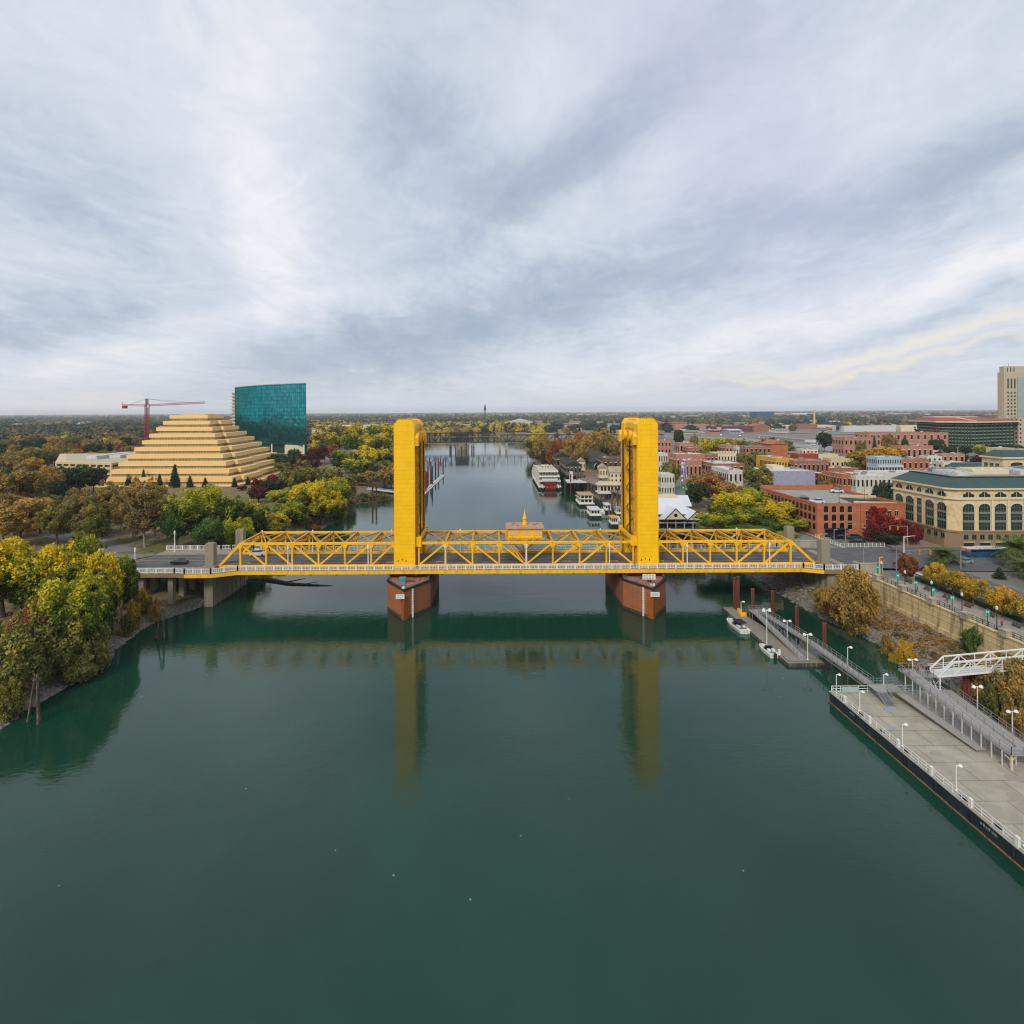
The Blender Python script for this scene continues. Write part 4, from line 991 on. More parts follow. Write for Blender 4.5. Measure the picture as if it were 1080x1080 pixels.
# green glass tower with a curved front
TEAL = bpy.data.materials.new('green_curtain_glass'); TEAL.use_nodes = True; t = NT(TEAL.node_tree); b = t.n['Principled BSDF']
tcn = t.add('ShaderNodeTexCoord').outputs['Object']; sp = t.add('ShaderNodeSeparateXYZ'); t.l.new(tcn, sp.inputs[0])
def grid(a, per, wd): return t.m('LESS_THAN', t.m('FRACT', t.m('DIVIDE', a, per)), wd)
dg = t.m('ADD', sp.outputs[0], t.m('MULTIPLY', sp.outputs[1], -.6))
gl = t.m('MAXIMUM', grid(dg, 3.4, .09), grid(sp.outputs[2], 4.35, .10))
cell = t.add('ShaderNodeTexWhiteNoise', noise_dimensions='2D'); cc = t.add('ShaderNodeCombineXYZ')
t.l.new(t.m('FLOOR', t.m('DIVIDE', dg, 3.4)), cc.inputs[0]); t.l.new(t.m('FLOOR', t.m('DIVIDE', sp.outputs[2], 4.35)), cc.inputs[1]); t.l.new(cc.outputs[0], cell.inputs[0])
bcx = t.mix(cell.outputs[0], lin('#2a7f86'), lin('#46a3a6')); bcx = t.mix(gl, bcx, lin('#1b5c62'))
t.l.new(bcx, b.inputs['Base Color']); b.inputs['Roughness'].default_value = .08; b.inputs['Specular IOR Level'].default_value = .5; b.inputs['Metallic'].default_value = .9
b.inputs['Specular Tint'].default_value = lin('#49b0a4')
bp = t.add('ShaderNodeBump'); bp.inputs['Strength'].default_value = .35; bp.inputs['Distance'].default_value = .12
t.l.new(t.m('ADD', cell.outputs[0], t.m('MULTIPLY', t.noise(tcn, .12, 3, .5), 3)), bp.inputs['Height']); t.l.new(bp.outputs[0], b.inputs['Normal'])
gt = thing('glass_tower', 'tall dark green glass office block with a curved sloping top line', 'building', (-280, 690, ZL))
fr = []
for k in range(15):
    t_ = k/14; x = -337+(-211+337)*t_; D = 752-(752-650)*t_-14*sin(pi*t_); fr.append((x, D))
back = [(-220.5, 676), (-338, 792)]
def topz(x, d): return 86.0
mb = MB(); mb.prism(fr+back, 17, 86.0); mb.build('curtain_wall', TEAL, gt)
mb = MB(); mb.prism([(x*.995-1.5, d+5) for x, d in fr]+back, ZL, 17); mb.build('lobby_glass', mat('lobby_dark_glass', '#12393a', .15, .2, .3, spec=.7), gt)
for k in (1, 3.5, 6, 8.5, 11, 13.6):
    i = int(k); f_ = k-i; x = fr[i][0]*(1-f_)+fr[min(14, i+1)][0]*f_; d = fr[i][1]*(1-f_)+fr[min(14, i+1)][1]*f_
    mb = MB(); mb.lathe(x, d+1.2, [(.9, ZL), (.9, 17)], 10); mb.build('column', WHITE, gt)
mb = MB(); mb.prism([(x, d-.3) for x, d in fr]+[(a, b_+.3) for a, b_ in back], 86.0, 86.7); mb.build('roof_edge', GREYM, gt)
for k in range(15):
    mb = MB(); mb.box(-343, -337.2, 752.5, 762, 18+k*4.35, 19.2+k*4.35); mb.build('side_balcony', GWHITE, gt)
mb = MB(); mb.box(-341.5, -337.3, 755, 780, 17, 80); mb.build('stair_wall', CREAM2, gt)
mb = MB(); mb.box(-238, -214.5, 657, 668, ZL, 16.5); mb.build('entrance_block', CREAM2, gt)
mb = MB(); mb.box(-305, -262, 640, 655, ZL, 12.5); mb.box(-306, -261, 639.4, 655.6, 12.5, 13.3); o = mb.build('low_pavilion', [CREAM2]); tag(o, 'low cream pavilion between pyramid building and glass block', 'building')
# tower crane
cr = thing('tower_crane', 'red tower crane with long jib behind the pyramid building', 'crane', (-336, 560, ZL))
CR_RED = mat('crane_red', '#8e2a30', .6, .1, .6)
def lattice(mb, p, q, w_, n, thick=.28):
    p, q = Vector(p), Vector(q); d = (q-p).normalized(); u = Vector((0, 0, 1)) if abs(d.z) < .5 else Vector((1, 0, 0)); a = d.cross(u).normalized()*w_/2; b_ = a.cross(d).normalized()*w_/2
    cs = [a+b_, a-b_, -a-b_, -a+b_]
    for c in cs: mb.bar(p+c, q+c, thick)
    for i in range(n):
        s0, s1 = p.lerp(q, i/n), p.lerp(q, (i+1)/n)
        for j in range(4): mb.bar(s0+cs[j], s1+cs[(j+1) % 4], thick*.7)
mb = MB(); lattice(mb, (-336, 560, ZL-1), (-336, 560, 62), 2.6, 20, .42); mb.build('mast', CR_RED, cr)
mb = MB(); lattice(mb, (-336, 560, 62), (-336, 560, 67.6), 1.6, 3, .35); mb.build('tower_head', CR_RED, cr)
mb = MB(); lattice(mb, (-336, 560, 61), (-279, 558, 63.6), 1.5, 22, .3); mb.build('jib', CR_RED, cr)
mb = MB(); lattice(mb, (-336, 560, 61), (-359.5, 561, 61.5), 1.5, 8, .3); mb.box(-360, -356, 559.6, 562, 58.2, 61); mb.bar((-360, 560.5, 61.5), (-360.5, 560.5, 64.5), .4); mb.build('counter_jib', CR_RED, cr)
mb = MB(); mb.bar((-336, 560, 67.5), (-305, 559, 63.2), .22); mb.bar((-336, 560, 67.5), (-292, 558.6, 63.6), .18); mb.bar((-336, 560, 67.5), (-354, 561, 61.8), .22); mb.build('stay_rod', CR_RED, cr)
mb = MB(); mb.box(-334.8, -333, 558.4, 560.2, 59.2, 61.4); mb.build('cab', GWHITE, cr)
# far left details
def lowbuilding(name, label, cat, x0, x1, ybot, ytop, D, depth, wall, roof, z0=None, wins=0, group=None, desc=None, rows_=1, gable=0):
    X0, X1 = Xat(x0, D), Xat(x1, D); zt = Zat((x0+x1)/2, ytop, D); zb = (ZR if x0 > 521 else ZL) if z0 is None else z0
    zt = max(zt, zb+2.5)
    r = thing(name, label, cat, ((X0+X1)/2, D, zb), group)
    mb = MB(); mb.box(X0, X1, D, D+depth, zb-.5, zt-.5); 
    pr = .5
    for (a, b_, c, d) in ((X0, X1, D, D+pr), (X0, X1, D+depth-pr, D+depth), (X0, X0+pr, D+pr, D+depth-pr), (X1-pr, X1, D+pr, D+depth-pr)): mb.box(a, b_, c, d, zt-.5, zt+.35)
    mb.build('wall', wall, r)
    mb = MB()
    if gable: mb.gable(X0, X1, D, D+depth, zt+.36, gable, 'x' if X1-X0 > depth else 'y', .6)
    else: mb.box(X0+pr+.02, X1-pr-.02, D+pr+.02, D+depth-pr-.02, zt-.5, zt-.05)
    mb.build('roof', roof, r)
    if not gable and X1-X0 > 7:
        rr_ = random.Random(int(x0*7+D)); zr = zt-.05
        for q in range(1+int(min(5, (X1-X0)/7))):
            mb = MB(); ux = rr_.uniform(X0+1.5, X1-3.5); uy = rr_.uniform(D+1.5, D+max(2, depth-3)); s_ = rr_.uniform(.8, 2.0); mb.box(ux, ux+s_, uy, uy+s_*.8, zr, zr+rr_.uniform(.7, 1.5)); mb.lathe(ux+s_+.6, uy+.4, [(.2, zr), (.2, zr+.8), (.3, zr+.85), (.3, zr+1.1)], 6); mb.build('roof_unit', rr_.choice([GREYM, GWHITE, ROOFG]), r)
    if wins:
        hgt = (zt-zb)/rows_
        wv = (X1-X0)/wins; me = MB(); ww = min(wv*.18, 1.0); me.box(-ww, ww, -.12, .05, -hgt*.24, hgt*.24); me.cur = 1
        me.box(-ww*1.2, ww*1.2, -.16, .05, -hgt*.28, -hgt*.24); me.box(-ww*1.2, ww*1.2, -.16, .05, hgt*.24, hgt*.28)
        me = me.mesh('window', [BLACKG, CREAM2])
        for j in range(rows_):
            for k in range(wins): put('window', me, r, (X0+wv*(k+.5), D-.02, zb+hgt*(j+.52)))
        if x0 > 521:
            ns = max(1, int(depth/wv)); wv2 = depth/ns
            for j in range(rows_):
                for k in range(min(ns, 12)): put('window', me, r, (X0-.02, D+wv2*(k+.5), zb+hgt*(j+.52)), rz=-pi/2)
        elif x1 < 521:
            ns = max(1, int(depth/wv)); wv2 = depth/ns
            for j in range(rows_):
                for k in range(min(ns, 12)): put('window', me, r, (X1+.02, D+wv2*(k+.5), zb+hgt*(j+.52)), rz=pi/2)
    if desc: series(r, desc, group)
    return r
wt = thing('water_tower', 'small pale water tower standing above trees right of glass block', 'water tower', (Xat(331, 900), 900, ZL))
x_ = Xat(331, 900)
mb = MB(); mb.lathe(x_, 900, [(3.2, 17), (3.6, 18), (3.6, 24), (.4, 27.5)], 14); mb.build('tank', mat('tank_pale', '#b9a9ab', .7, .1, .5), wt)
mb = MB()
for a in range(4): mb.bar((x_+3.2*cos(a*pi/2+.7), 900+3.2*sin(a*pi/2+.7), ZL), (x_+2.6*cos(a*pi/2+.7), 900+2.6*sin(a*pi/2+.7), 17), .5)
mb.build('leg', RUST, wt)
# I-street style swing bridge far up the river
DB = 814.0
BRN = mat('brown_truss_steel', '#3c2f2c', .8, .15, .3)
sb = thing('swing_bridge', 'dark brown double deck truss bridge crossing the river far upstream', 'bridge', (20, DB, 0))
def X8(x): return Xat(x, DB)
for yy in (DB, DB+9):
    mb = MB(); z0, z1 = 10.2, 23.3; n0, n1 = X8(441), X8(527); N = 15
    mb.box(n0, n1, yy-.5, yy+.5, z0-.6, z0+.6); mb.box(n0+5, n1-7, yy-.5, yy+.5, z1-.5, z1+.6)
    stp = (n1-n0)/N
    for i in range(N+1):
        x = n0+i*stp; mb.bar((x, yy, z0), (x, yy, z1 if 0 < i < N else z0+.5), .8)
        if i < N: mb.bar((x, yy, z0 if i % 2 else z1), (x+stp, yy, z1 if i % 2 else z0), .7)
    mb.build('swing_truss', BRN, sb)
    mb = MB(); n0, n1 = X8(528), X8(700); z1 = 20.5; N = 24; stp = (n1-n0)/N
    mb.box(n0, n1, yy-.5, yy+.5, z0-.6, z0+.6); mb.box(n0, n1, yy-.5, yy+.5, z1-1, z1)
    for i in range(N+1):
        x = n0+i*stp; mb.bar((x, yy, z0), (x, yy, z1), .6)
        if i < N: mb.bar((x, yy, z0 if i % 2 else z1), (x+stp, yy, z1 if i % 2 else z0), .5)
    mb.build('approach_truss', BRN, sb)
    mb = MB(); n0, n1 = X8(360), X8(440); mb.box(n0, n1, yy-.5, yy+.5, 15, 20); mb.build('approach_girder', mat('grey_girder', '#5d5a55', .8, .1, .3), sb)
mb = MB(); mb.box(X8(360), X8(700), DB-.9, DB+9.9, 8.9, 9.6); mb.box(X8(441), X8(527), DB+.5, DB+8.5, 17.5, 18); mb.build('deck', GREYM, sb)
mb = MB(); mb.box(X8(480), X8(494), DB+1, DB+8, 11, 22); mb.build('machinery_house', BRN, sb)
mb = MB(); mb.lathe(X8(487), DB+4.5, [(7, -2), (7, 8.9)], 16); mb.build('centre_pier', CONC, sb)
for x in (441, 527, 534, 590, 640):
    mb = MB(); mb.box(X8(x)-1.6, X8(x)+1.6, DB-1, DB+10, -2, 9); mb.build('pier', CONCL, sb)
for i, (x, D) in enumerate([(475, 800), (480, 795), (493, 790), (497, 780), (499, 770), (474, 770), (480, 760), (486, 755)]):
    X = Xat(x, D); mb = MB(); n = 5
    for k in range(n): mb.tube([(X+(k % 2)*1.1, D+k*1.1, -2), (X+(k % 2)*.9, D+k*1.1, 7.5+(k % 3)*.4)], .42, 6)
    mb.box(X-.3, X+1.6, D+1, D+1.4, 5.5, 6.1); o = mb.build('piling_cluster', WOODD); series(o, 'dark timber piling clusters guarding the swing bridge pier', 'swing bridge piling clusters')
# far fences and viaducts beyond it
def viaduct(label, xa, ya, xb, yb, z, wd, n):
    """a deck on columns between two points of the photograph at deck height z"""
    a, c = Vector((*G(xa, ya, z), z)), Vector((*G(xb, yb, z), z)); r = thing('viaduct', label, 'viaduct', (a+c)/2)
    mb = MB(); mb.bar(a, c, wd, 1.6); mb.build('deck', FWY, r); d = (c-a).normalized(); s_ = Vector((-d.y, d.x, 0))*wd/2
    mb = MB(); mb.bar(a+s_+Vector((0, 0, 1.1)), c+s_+Vector((0, 0, 1.1)), .4, 1.0); mb.bar(a-s_+Vector((0, 0, 1.1)), c-s_+Vector((0, 0, 1.1)), .4, 1.0); mb.build('parapet', CONCL, r)
    for k in range(n): p = a.lerp(c, (k+.5)/n); mb = MB(); mb.box(p.x-1, p.x+1, p.y-1, p.y+1, -1, z-.81); mb.build('column', CONC, r)
viaduct('grey freeway viaduct seen beyond the far truss bridge', 330, 455, 470, 451.5, 15, 16, 12)
viaduct('pale ramp viaduct right of the far truss bridge', 545, 457, 625, 461, 14, 9, 8)
viaduct('dark railway viaduct above the riverside road left of the tower', 345, 462, 420, 463, 14, 6, 8)
tw_ = thing('lattice_mast', 'thin dark lattice mast standing on the horizon above the river', 'mast', (Xat(511.5, 1900), 1900, 7))
mb = MB(); lattice(mb, (Xat(511.5, 1900), 1900, 7), (Xat(511.5, 1900), 1900, 76), 3.5, 16, .9); mb.build('mast', DARK, tw_)
mb = MB(); mb.lathe(Xat(511.5, 1900), 1900, [(4, 58), (4, 60), (3, 61), (3, 66), (1, 72)], 8); mb.build('antenna', DARK, tw_)
# marina on the left of the channel: piles and floating boom
for i, (x, yt, D, h) in enumerate([(447.5, 480, 470, 9), (451, 485, 445, 9), (454, 486, 455, 9), (459, 487, 480, 10), (462, 488, 500, 10), (467, 487, 520, 11), (455.5, 494, 420, 9), (450, 496, 400, 9), (448.5, 500, 385, 8)]):
    X = Xat(x, D); mb = MB(); mb.tube([(X, D, -2), (X, D, 9.5), (X+.05, D, 14 if i % 2 == 0 else 12)], [.6, .55, .45], 8); o = mb.build('steel_pile', RUST if i % 3 else DARK); series(o, 'dark piles beside the white floating dock past the left tower', 'piles by the floating dock')
mb = MB(); a, c = Vector((*G(446, 520, .5), .5)), Vector((*G(467, 501, .5), .5)); mb.bar(a-Vector((0, 0, .3)), c-Vector((0, 0, .3)), 3.2, .6); mb.bar(a+Vector((0, 0, .35)), c+Vector((0, 0, .35)), .5, .5)
o = mb.build('floating_dock', GWHITE); tag(o, 'white narrow floating dock seen right of the left tower', 'dock')
mb = MB(); a, c = Vector((*G(366, 513, 1.2), 1.2)), Vector((*G(418, 519, 1.2), 1.2))
mb.bar(a, c, 3, .5); 
for k in range(12): p = a.lerp(c, k/11); mb.bar(p+Vector((0, -1.4, 0)), p+Vector((0, -1.4, 1.3)), .15)
mb.bar(a+Vector((0, -1.4, 1.3)), c+Vector((0, -1.4, 1.3)), .2); o = mb.build('floating_dock', GWHITE); tag(o, 'pale floating dock reaching from the left bank to behind the left tower', 'dock')
for i, (x, D) in enumerate([(392.5, 338), (396.5, 336)]):
    X = Xat(x, D); mb = MB(); mb.tube([(X, D, -2), (X, D, 12)], [.55, .45], 8); mb.box(X-.5, X+.5, D-.5, D+.5, 10.8, 11.6); o = mb.build('steel_pile', RUST); tag(o, ['left one', 'right one'][i]+' of two tall brown piles beside the pale dock left of the tower', 'pile', 'paired brown piles')
mb = MB(); a, c = Vector((*G(363, 533, .1), .1)), Vector((*G(418, 526, .1), .1)); mb.tube([a, a.lerp(c, .4)+Vector((0, -1, 0)), c], [.4, .5, .4], 6); o = mb.build('floating_log', WOODD); tag(o, 'floating boom log along the bank left of the left tower', 'log')
mb = MB(); mb.tube([(-79, 186, .2), (-72, 184.5, .25), (-64, 180, .15), (-56, 178.5, .1), (-50, 178, .0)], [.8, .7, .5, .3, .15], 7); mb.tube([(-66, 181, .2), (-60, 183, .9)], [.3, .1], 5); mb.tube([(-60, 179.3, .1), (-55, 181, .4)], [.2, .06], 5)
o = mb.build('driftwood_log', WOODD); tag(o, 'long dark driftwood log floating under the left truss', 'log')
# leaning timber dolphins on the left
for i, (x, y, h) in enumerate([(34, 762, 7.8), (168, 673, 7.2)]):
    X, D = G(x+1, y, 0); mb = MB()
    for (ax, ay, bx, by) in ((-1.5, .3, .1, 0), (.9, -.6, .3, .15), (.2, .9, .45, 0)): mb.tube([(X+ax*1.15, D+ay, -1.5), (X+bx, D+by, h+random.random()*.4)], [.21, .17], 7)
    mb.box(X-.15, X+.6, D-.35, D+.35, h-.5, h-.25)
    o = mb.build('timber_dolphin', WOODD); tag(o, ['weathered timber piles leaning together beside the olive bank shrubs', 'weathered timber piles leaning together before the left bridge columns'][i], 'pilings', 'timber dolphins')

# ------------------------------------------------------------------ boats along the quay
PW = mat('boat_white', '#d6d3c8', .45, .04, .5)
HULLD = mat('boat_dark_hull', '#15171a', .4, .1, 1)
REDW = mat('paddle_red', '#a01722', .5, .08, 1)
def hull(mb, L_, W_, z0, z1, bow=.3, flare=.8, n=6):
    """hull pointing +y, centred"""
    def ring(f, z):
        h = W_/2*f; p = [(-h, -L_/2), (h, -L_/2), (h, L_/2-L_*bow)]
        for k in range(1, n): a = k/n*pi/2; p.append((h*cos(a), L_/2-L_*bow+L_*bow*sin(a)*f**.3))
        p.append((0, L_/2*f**.1)); p += [(-x, y) for x, y in reversed(p[2:-1])]
        return p
    return mb.prism(ring(flare, 0), z0, z1, ring(1, 0))
sx0 = Xat(579, 392); ps = thing('paddle_steamer', 'white stern wheel paddle steamer with red wheel moored at the quay', 'riverboat', (0, 0, 0))
mb = MB(); hull(mb, 84, 13, -.5, 1.6, .25, .95); mb.build('hull', HULLD, ps)
mb = MB(); hull(mb, 86, 15.5, 1.6, 2.4, .25, 1.0)
for z, l, w_ in ((5.2, 78, 15), (8.0, 70, 14.6), (10.8, 58, 13.8)): mb.box(-w_/2, w_/2, -l/2-2, l/2-8, z-.15, z+.15)
for z, l, w_ in ((5.3, 78, 15), (8.1, 70, 14.6), (10.9, 58, 13.8)):
    for s in (-1, 1): mb.box(s*w_/2-.04, s*w_/2+.04, -l/2-2, l/2-8, z, z+.9)
    mb.box(-w_/2, w_/2, -l/2-2.04, -l/2-1.96, z, z+.9)
for l, w_, z0, z1 in ((76, 14.8, 2.4, 5.05), (68, 14.4, 5.35, 7.85), (56, 13.6, 8.15, 10.65)):
    for k in range(int(l/4)):
        for s in (-1, 1): mb.box(s*w_/2-.09, s*w_/2+.09, -l/2-1.5+k*4, -l/2-1.3+k*4, z0, z1)
mb.build('decks', PW, ps)
for l, w_, z0, z1 in ((72, 12.4, 2.4, 5.05), (64, 11.6, 5.35, 7.85), (52, 11, 8.15, 10.65), (16, 6, 11.0, 13.2)):
    mb = MB(); mb.box(-w_/2, w_/2, -l/2, l/2-8, z0, z1); c = mb.build('cabin', mat('cabin_cream', '#c9c4b2', .6, .05, .5), ps)
    mb = MB()
    for k in range(int(l/3)):
        for s in (-1, 1): mb.box(s*w_/2-.06, s*w_/2+.06, -l/2+1+k*3, -l/2+2.4+k*3, z0+.9, z1-.5)
    for k in range(int(w_/2)): mb.box(-w_/2+.5+k*2, -w_/2+1.5+k*2, -l/2-.05, -l/2+.02, z0+.8, z1-.5)
    mb.build('cabin_windows', BLACKG, c)
mb = MB(); mb.box(-6.4, 6.4, -29, 18, 10.96, 11.2); mb.build('sun_deck', mat('sun_deck_cream', '#bdb398', .8, .08, .5), ps)
mb = MB(); mb.lathe(0, 12, [(1.5, 11.2), (1.4, 22), (1.7, 22.2), (1.7, 23)], 14); mb.build('funnel', HULLD, ps)
mb = MB(); n = 10
for k in range(n): a = 2*pi*k/n; mb.box(-3.4, 3.4, -45.2+2.3*cos(a)-.10, -45.2+2.3*cos(a)+.10, 2.6+2.3*sin(a)-.2, 2.6+2.3*sin(a)+.2)
for x in (-3.4, -1.2, 1.2, 3.4):
    for k in range(n): a = 2*pi*k/n; mb.bar((x, -45.2, 2.6), (x, -45.2+2.4*cos(a), 2.6+2.4*sin(a)), .25)
mb.build('paddle_wheel', REDW, ps)
mb = MB()
for s in (-1, 1): mb.box(s*5.2-.4, s*5.2+.4, -48, -39, 1.7, 3.4)
mb.box(-5.5, 5.5, -41.5, -41, 5.9, 7.4); mb.build('wheel_beams', PW, ps)
mb = MB(); mb.box(-5.2, 5.2, -41.0, -40.9, 2.5, 5.2); mb.build('wheel_recess', DARK, ps)
ps.location = (sx0+.5, 436, 0)
def tourboat(label, x, ystern, L_, W_, decks, canopy, D=None, col=PW):
    X, Dd = G(x, ystern, 0); r = thing('tour_boat', label, 'boat')
    mb = MB(); hull(mb, L_, W_, -.4, 1.3, .35, .85); mb.build('hull', HULLD if decks > 1 else mat('navy_hull', '#1c2733', .4, .1, 1), r)
    mb = MB(); hull(mb, L_, W_*1.02, 1.3, 1.9, .35, 1); z = 1.9
    mb.build('gunwale', col, r)
    for k in range(decks):
        l = L_*(.72-.12*k); mb = MB(); mb.box(-W_*.42, W_*.42, -L_*.46, -L_*.46+l, z, z+2.1)
        c = mb.build('cabin', col, r)
        mb = MB()
        for q in range(int(l/1.8)):
            for s in (-1, 1): mb.box(s*W_*.42-.05, s*W_*.42+.05, -L_*.46+.5+q*1.8, -L_*.46+1.6+q*1.8, z+.8, z+1.7)
        for q in range(3): mb.box(-W_*.36+q*W_*.25, -W_*.36+q*W_*.25+W_*.18, -L_*.46-.05, -L_*.46, z+.6, z+1.8)
        mb.build('cabin_windows', BLACKG, c); z += 2.2
        mb = MB(); mb.box(-W_*.5, W_*.5, -L_*.49, -L_*.46+l+1.5, z-.1, z+.1); mb.build('roof_deck', canopy, r)
    r.location = (X, Dd+L_/2, 0); return r
tourboat('two deck white excursion boat at the end of the red dock', 618.5, 534.5, 21, 8.5, 2, mat('boat_tan_deck', '#a78e6e', .8, .1, .5))
tourboat('single deck white tour boat with flat white roof nearest the bridge span', 628, 547, 15, 5.8, 1, ROOFW)
tourboat('small white boat with yellow stern beside the right tower', 648, 556, 9, 3.4, 1, YST)
tourboat('white cabin boat moored among pilings left of the right tower', 641, 541, 9, 3.2, 1, ROOFW)
tourboat('low grey boat half hidden by right tower legs', 653, 545, 8, 3, 1, GREYM)
def smallboat(name, label, L_, W_, cockpit=True, bimini=False):
    r = thing(name, label, 'boat')
    mb = MB(); hull(mb, L_, W_, -.25, .85, .5, .78, 8); mb.build('hull', PW, r, smooth=False)
    mb = MB(); mb.box(-W_*.33, W_*.33, -L_*.40, L_*.02, .86, .9); mb.build('cockpit_floor', mat('cockpit_grey', '#6f7376', .8, .1, 1), r)
    mb = MB(); mb.prism([(-W_*.34, L_*.02), (W_*.34, L_*.02), (W_*.2, L_*.30), (-W_*.2, L_*.30)], .86, 1.15, [(-W_*.28, L_*.04), (W_*.28, L_*.04), (W_*.12, L_*.26), (-W_*.12, L_*.26)]); mb.build('foredeck_cabin', PW, r)
    mb = MB(); mb.prism([(-W_*.38, -L_*.05), (W_*.38, -L_*.05), (W_*.30, L_*.09), (-W_*.30, L_*.09)], .9, 1.75, [(-W_*.34, -L_*.12), (W_*.34, -L_*.12), (W_*.26, -L_*.02), (-W_*.26, -L_*.02)]); mb.build('windscreen', BLACKG, r)
    if bimini: mb = MB(); mb.prism([(-W_*.40, -L_*.34), (W_*.40, -L_*.34), (W_*.36, L_*.0), (-W_*.36, L_*.0)], 1.95, 2.08); mb.build('canopy', mat('navy_canvas', '#1a222e', .9, .1, 1), r); mb = MB(); [mb.bar((s*W_*.38, y, .9), (s*W_*.38, y, 1.95), .06) for s in (-1, 1) for y in (-L_*.33, -L_*.02)]; mb.build('canopy_frame', GREYM, r)
    for s in (-1, 1): mb = MB(); mb.box(s*W_*.2-.25, s*W_*.2+.25, -L_*.30, -L_*.18, .9, 1.35); mb.build('seat', WHITE, r)
    mb = MB(); mb.box(-.28, .28, -L_*.5-.5, -L_*.5, .1, 1.1); mb.build('outboard_motor', DARK if not bimini else PW, r)
    mb = MB(); pts = [(-W_*.42, L_*.0, 1.25), (-W_*.36, L_*.25, 1.35), (0, L_*.46, 1.45), (W_*.36, L_*.25, 1.35), (W_*.42, L_*.0, 1.25)]; mb.tube(pts, .035, 5)
    for p in pts: mb.bar(p, (p[0], p[1], .8), .04)
    mb.build('bow_rail', GREYM, r)
    return r
b1 = smallboat('motor_cruiser', 'white motor cruiser with navy canopy tied to the far end of dock', 8.6, 2.9, bimini=True); b1.location = (59.4, 142.3, 0); b1.rotation_euler.z = R(4)
b2 = smallboat('small_motorboat', 'small open white motorboat tied near the lamp of the dock', 6.0, 2.3); b2.location = (60.0, 127.4, 0); b2.rotation_euler.z = R(2)

# ------------------------------------------------------------------ small dock, gangway, event barge
DOCKM = brickmat('dock_planking', '#8d877b', '#847e72', '#6a655b', 1, 3, .3, .03, .9, axis='xy')
dk = thing('floating_dock', 'grey plank floating dock with ramps where two small boats are tied', 'dock', (64, 133, 0))
mb = MB(); mb.prism([(61, 120.5), (68.6, 120.5), (68.6, 124), (64.8, 146.2), (63.6, 155), (61, 155)], .1, .62); mb.build('deck', DOCKM, dk)
mb = MB(); mb.prism([(60.85, 120.3), (61, 120.5), (61, 155), (60.85, 155.1)], -.1, .66); mb.box(60.85, 68.7, 120.3, 120.48, -.1, .66); mb.build('edge_timber', WOODD, dk)
def walkrail(mb, p, q, h=1.1, sp=1.6, t_=.06):
    p, q = Vector(p), Vector(q); L_ = (q-p).length; n = max(1, int(L_/sp))
    for z in (h, h*.55, .15): mb.bar(p+Vector((0, 0, z)), q+Vector((0, 0, z)), t_)
    for i in range(n+1): a = p.lerp(q, i/n); mb.bar(a, a+Vector((0, 0, h)), t_*1.2)
def walkway(name, p, q, w_, parent, m=None, rails=(1, 1), label=None, posts=0, solid=False):
    p, q = Vector(p), Vector(q); d = (q-p); sd_ = Vector((-d.y, d.x, 0)).normalized()*w_/2
    mb = MB(); mb.bar(p-Vector((0, 0, .1)), q-Vector((0, 0, .1)), w_, .18); o = mb.build(name, m or GREYM, parent)
    mb = MB()
    if rails[0]: walkrail(mb, p+sd_, q+sd_)
    if rails[1]: walkrail(mb, p-sd_, q-sd_)
    if mb.v: mb.build('handrail', GREYM, o)
    if solid:
        mb = MB(); mb.bar(p+sd_*1.02-Vector((0, 0, .05)), q+sd_*1.02-Vector((0, 0, .05)), .08, .55); mb.build('side_beam', GWHITE, o)
    return o
RAMPM = mat('ramp_grating', '#97948c', .8, .1, .6)
walkway('ramp', (65.3, 123.5, .8), (66.4-.9, 145.5, 2.6), 1.5, dk, RAMPM); walkway('ramp', (67.2, 145.5, 2.6), (68.4, 124, 3.1), 1.5, dk, RAMPM)
mb = MB(); mb.box(64.6, 68.2, 145.4, 147.3, 2.45, 2.62); mb.build('landing', RAMPM, dk)
mb = MB(); walkrail(mb, (64.6, 147.3, 2.6), (68.2, 147.3, 2.6)); [mb.bar((x, y, .6), (x, y, 2.5), .12) for x in (64.8, 68.0) for y in (145.6, 147.1)]
for y in (128, 133, 138, 143): mb.bar((68.2, y, .1), (68.2, y, 3), .14); mb.bar((66.6, y, .3), (66.6, y, 2.8), .14); mb.bar((66.6, y, .5), (68.2, y, 2.6), .08)
mb.build('ramp_trestle', GREYM, dk)
mb = MB(); mb.box(63.4, 64.0, 150, 151.5, .62, 1.6); mb.box(62.8, 64.4, 148, 148.1, .62, 1.7); mb.build('yellow_gate', YEL2, dk)
mb = MB(); mb.bar((61.6, 124, .8), (61.6, 121.3, .8), .25); mb.bar((61.6, 121.3, .8), (66, 121.3, .8), .25); mb.build('kerb_rail', GREYM, dk)
mb = MB(); mb.box(61.1, 61.5, 124.6, 125.0, .62, 1.7); mb.build('power_pedestal', WHITE, dk)
gw = thing('gangway', 'long narrow metal gangway from the small dock up to the barge', 'gangway', (68.4, 114, 3))
walkway('gangway_deck', (68.4, 124, 3.1), (68.2, 105.6, 3.5), 1.7, gw, RAMPM)
mb = MB()
for s in (-1, 1):
    for k in range(11): y = 105.6+k*1.67; mb.bar((68.3+s*.85, y, 2.9), (68.3+s*.85, y+1.67, 2.6 if k % 2 else 2.9), .07)
    mb.bar((68.3+s*.85, 105.6, 2.75), (68.4+s*.85, 124, 2.4), .14)
mb.build('truss_girder', GREYM, gw)
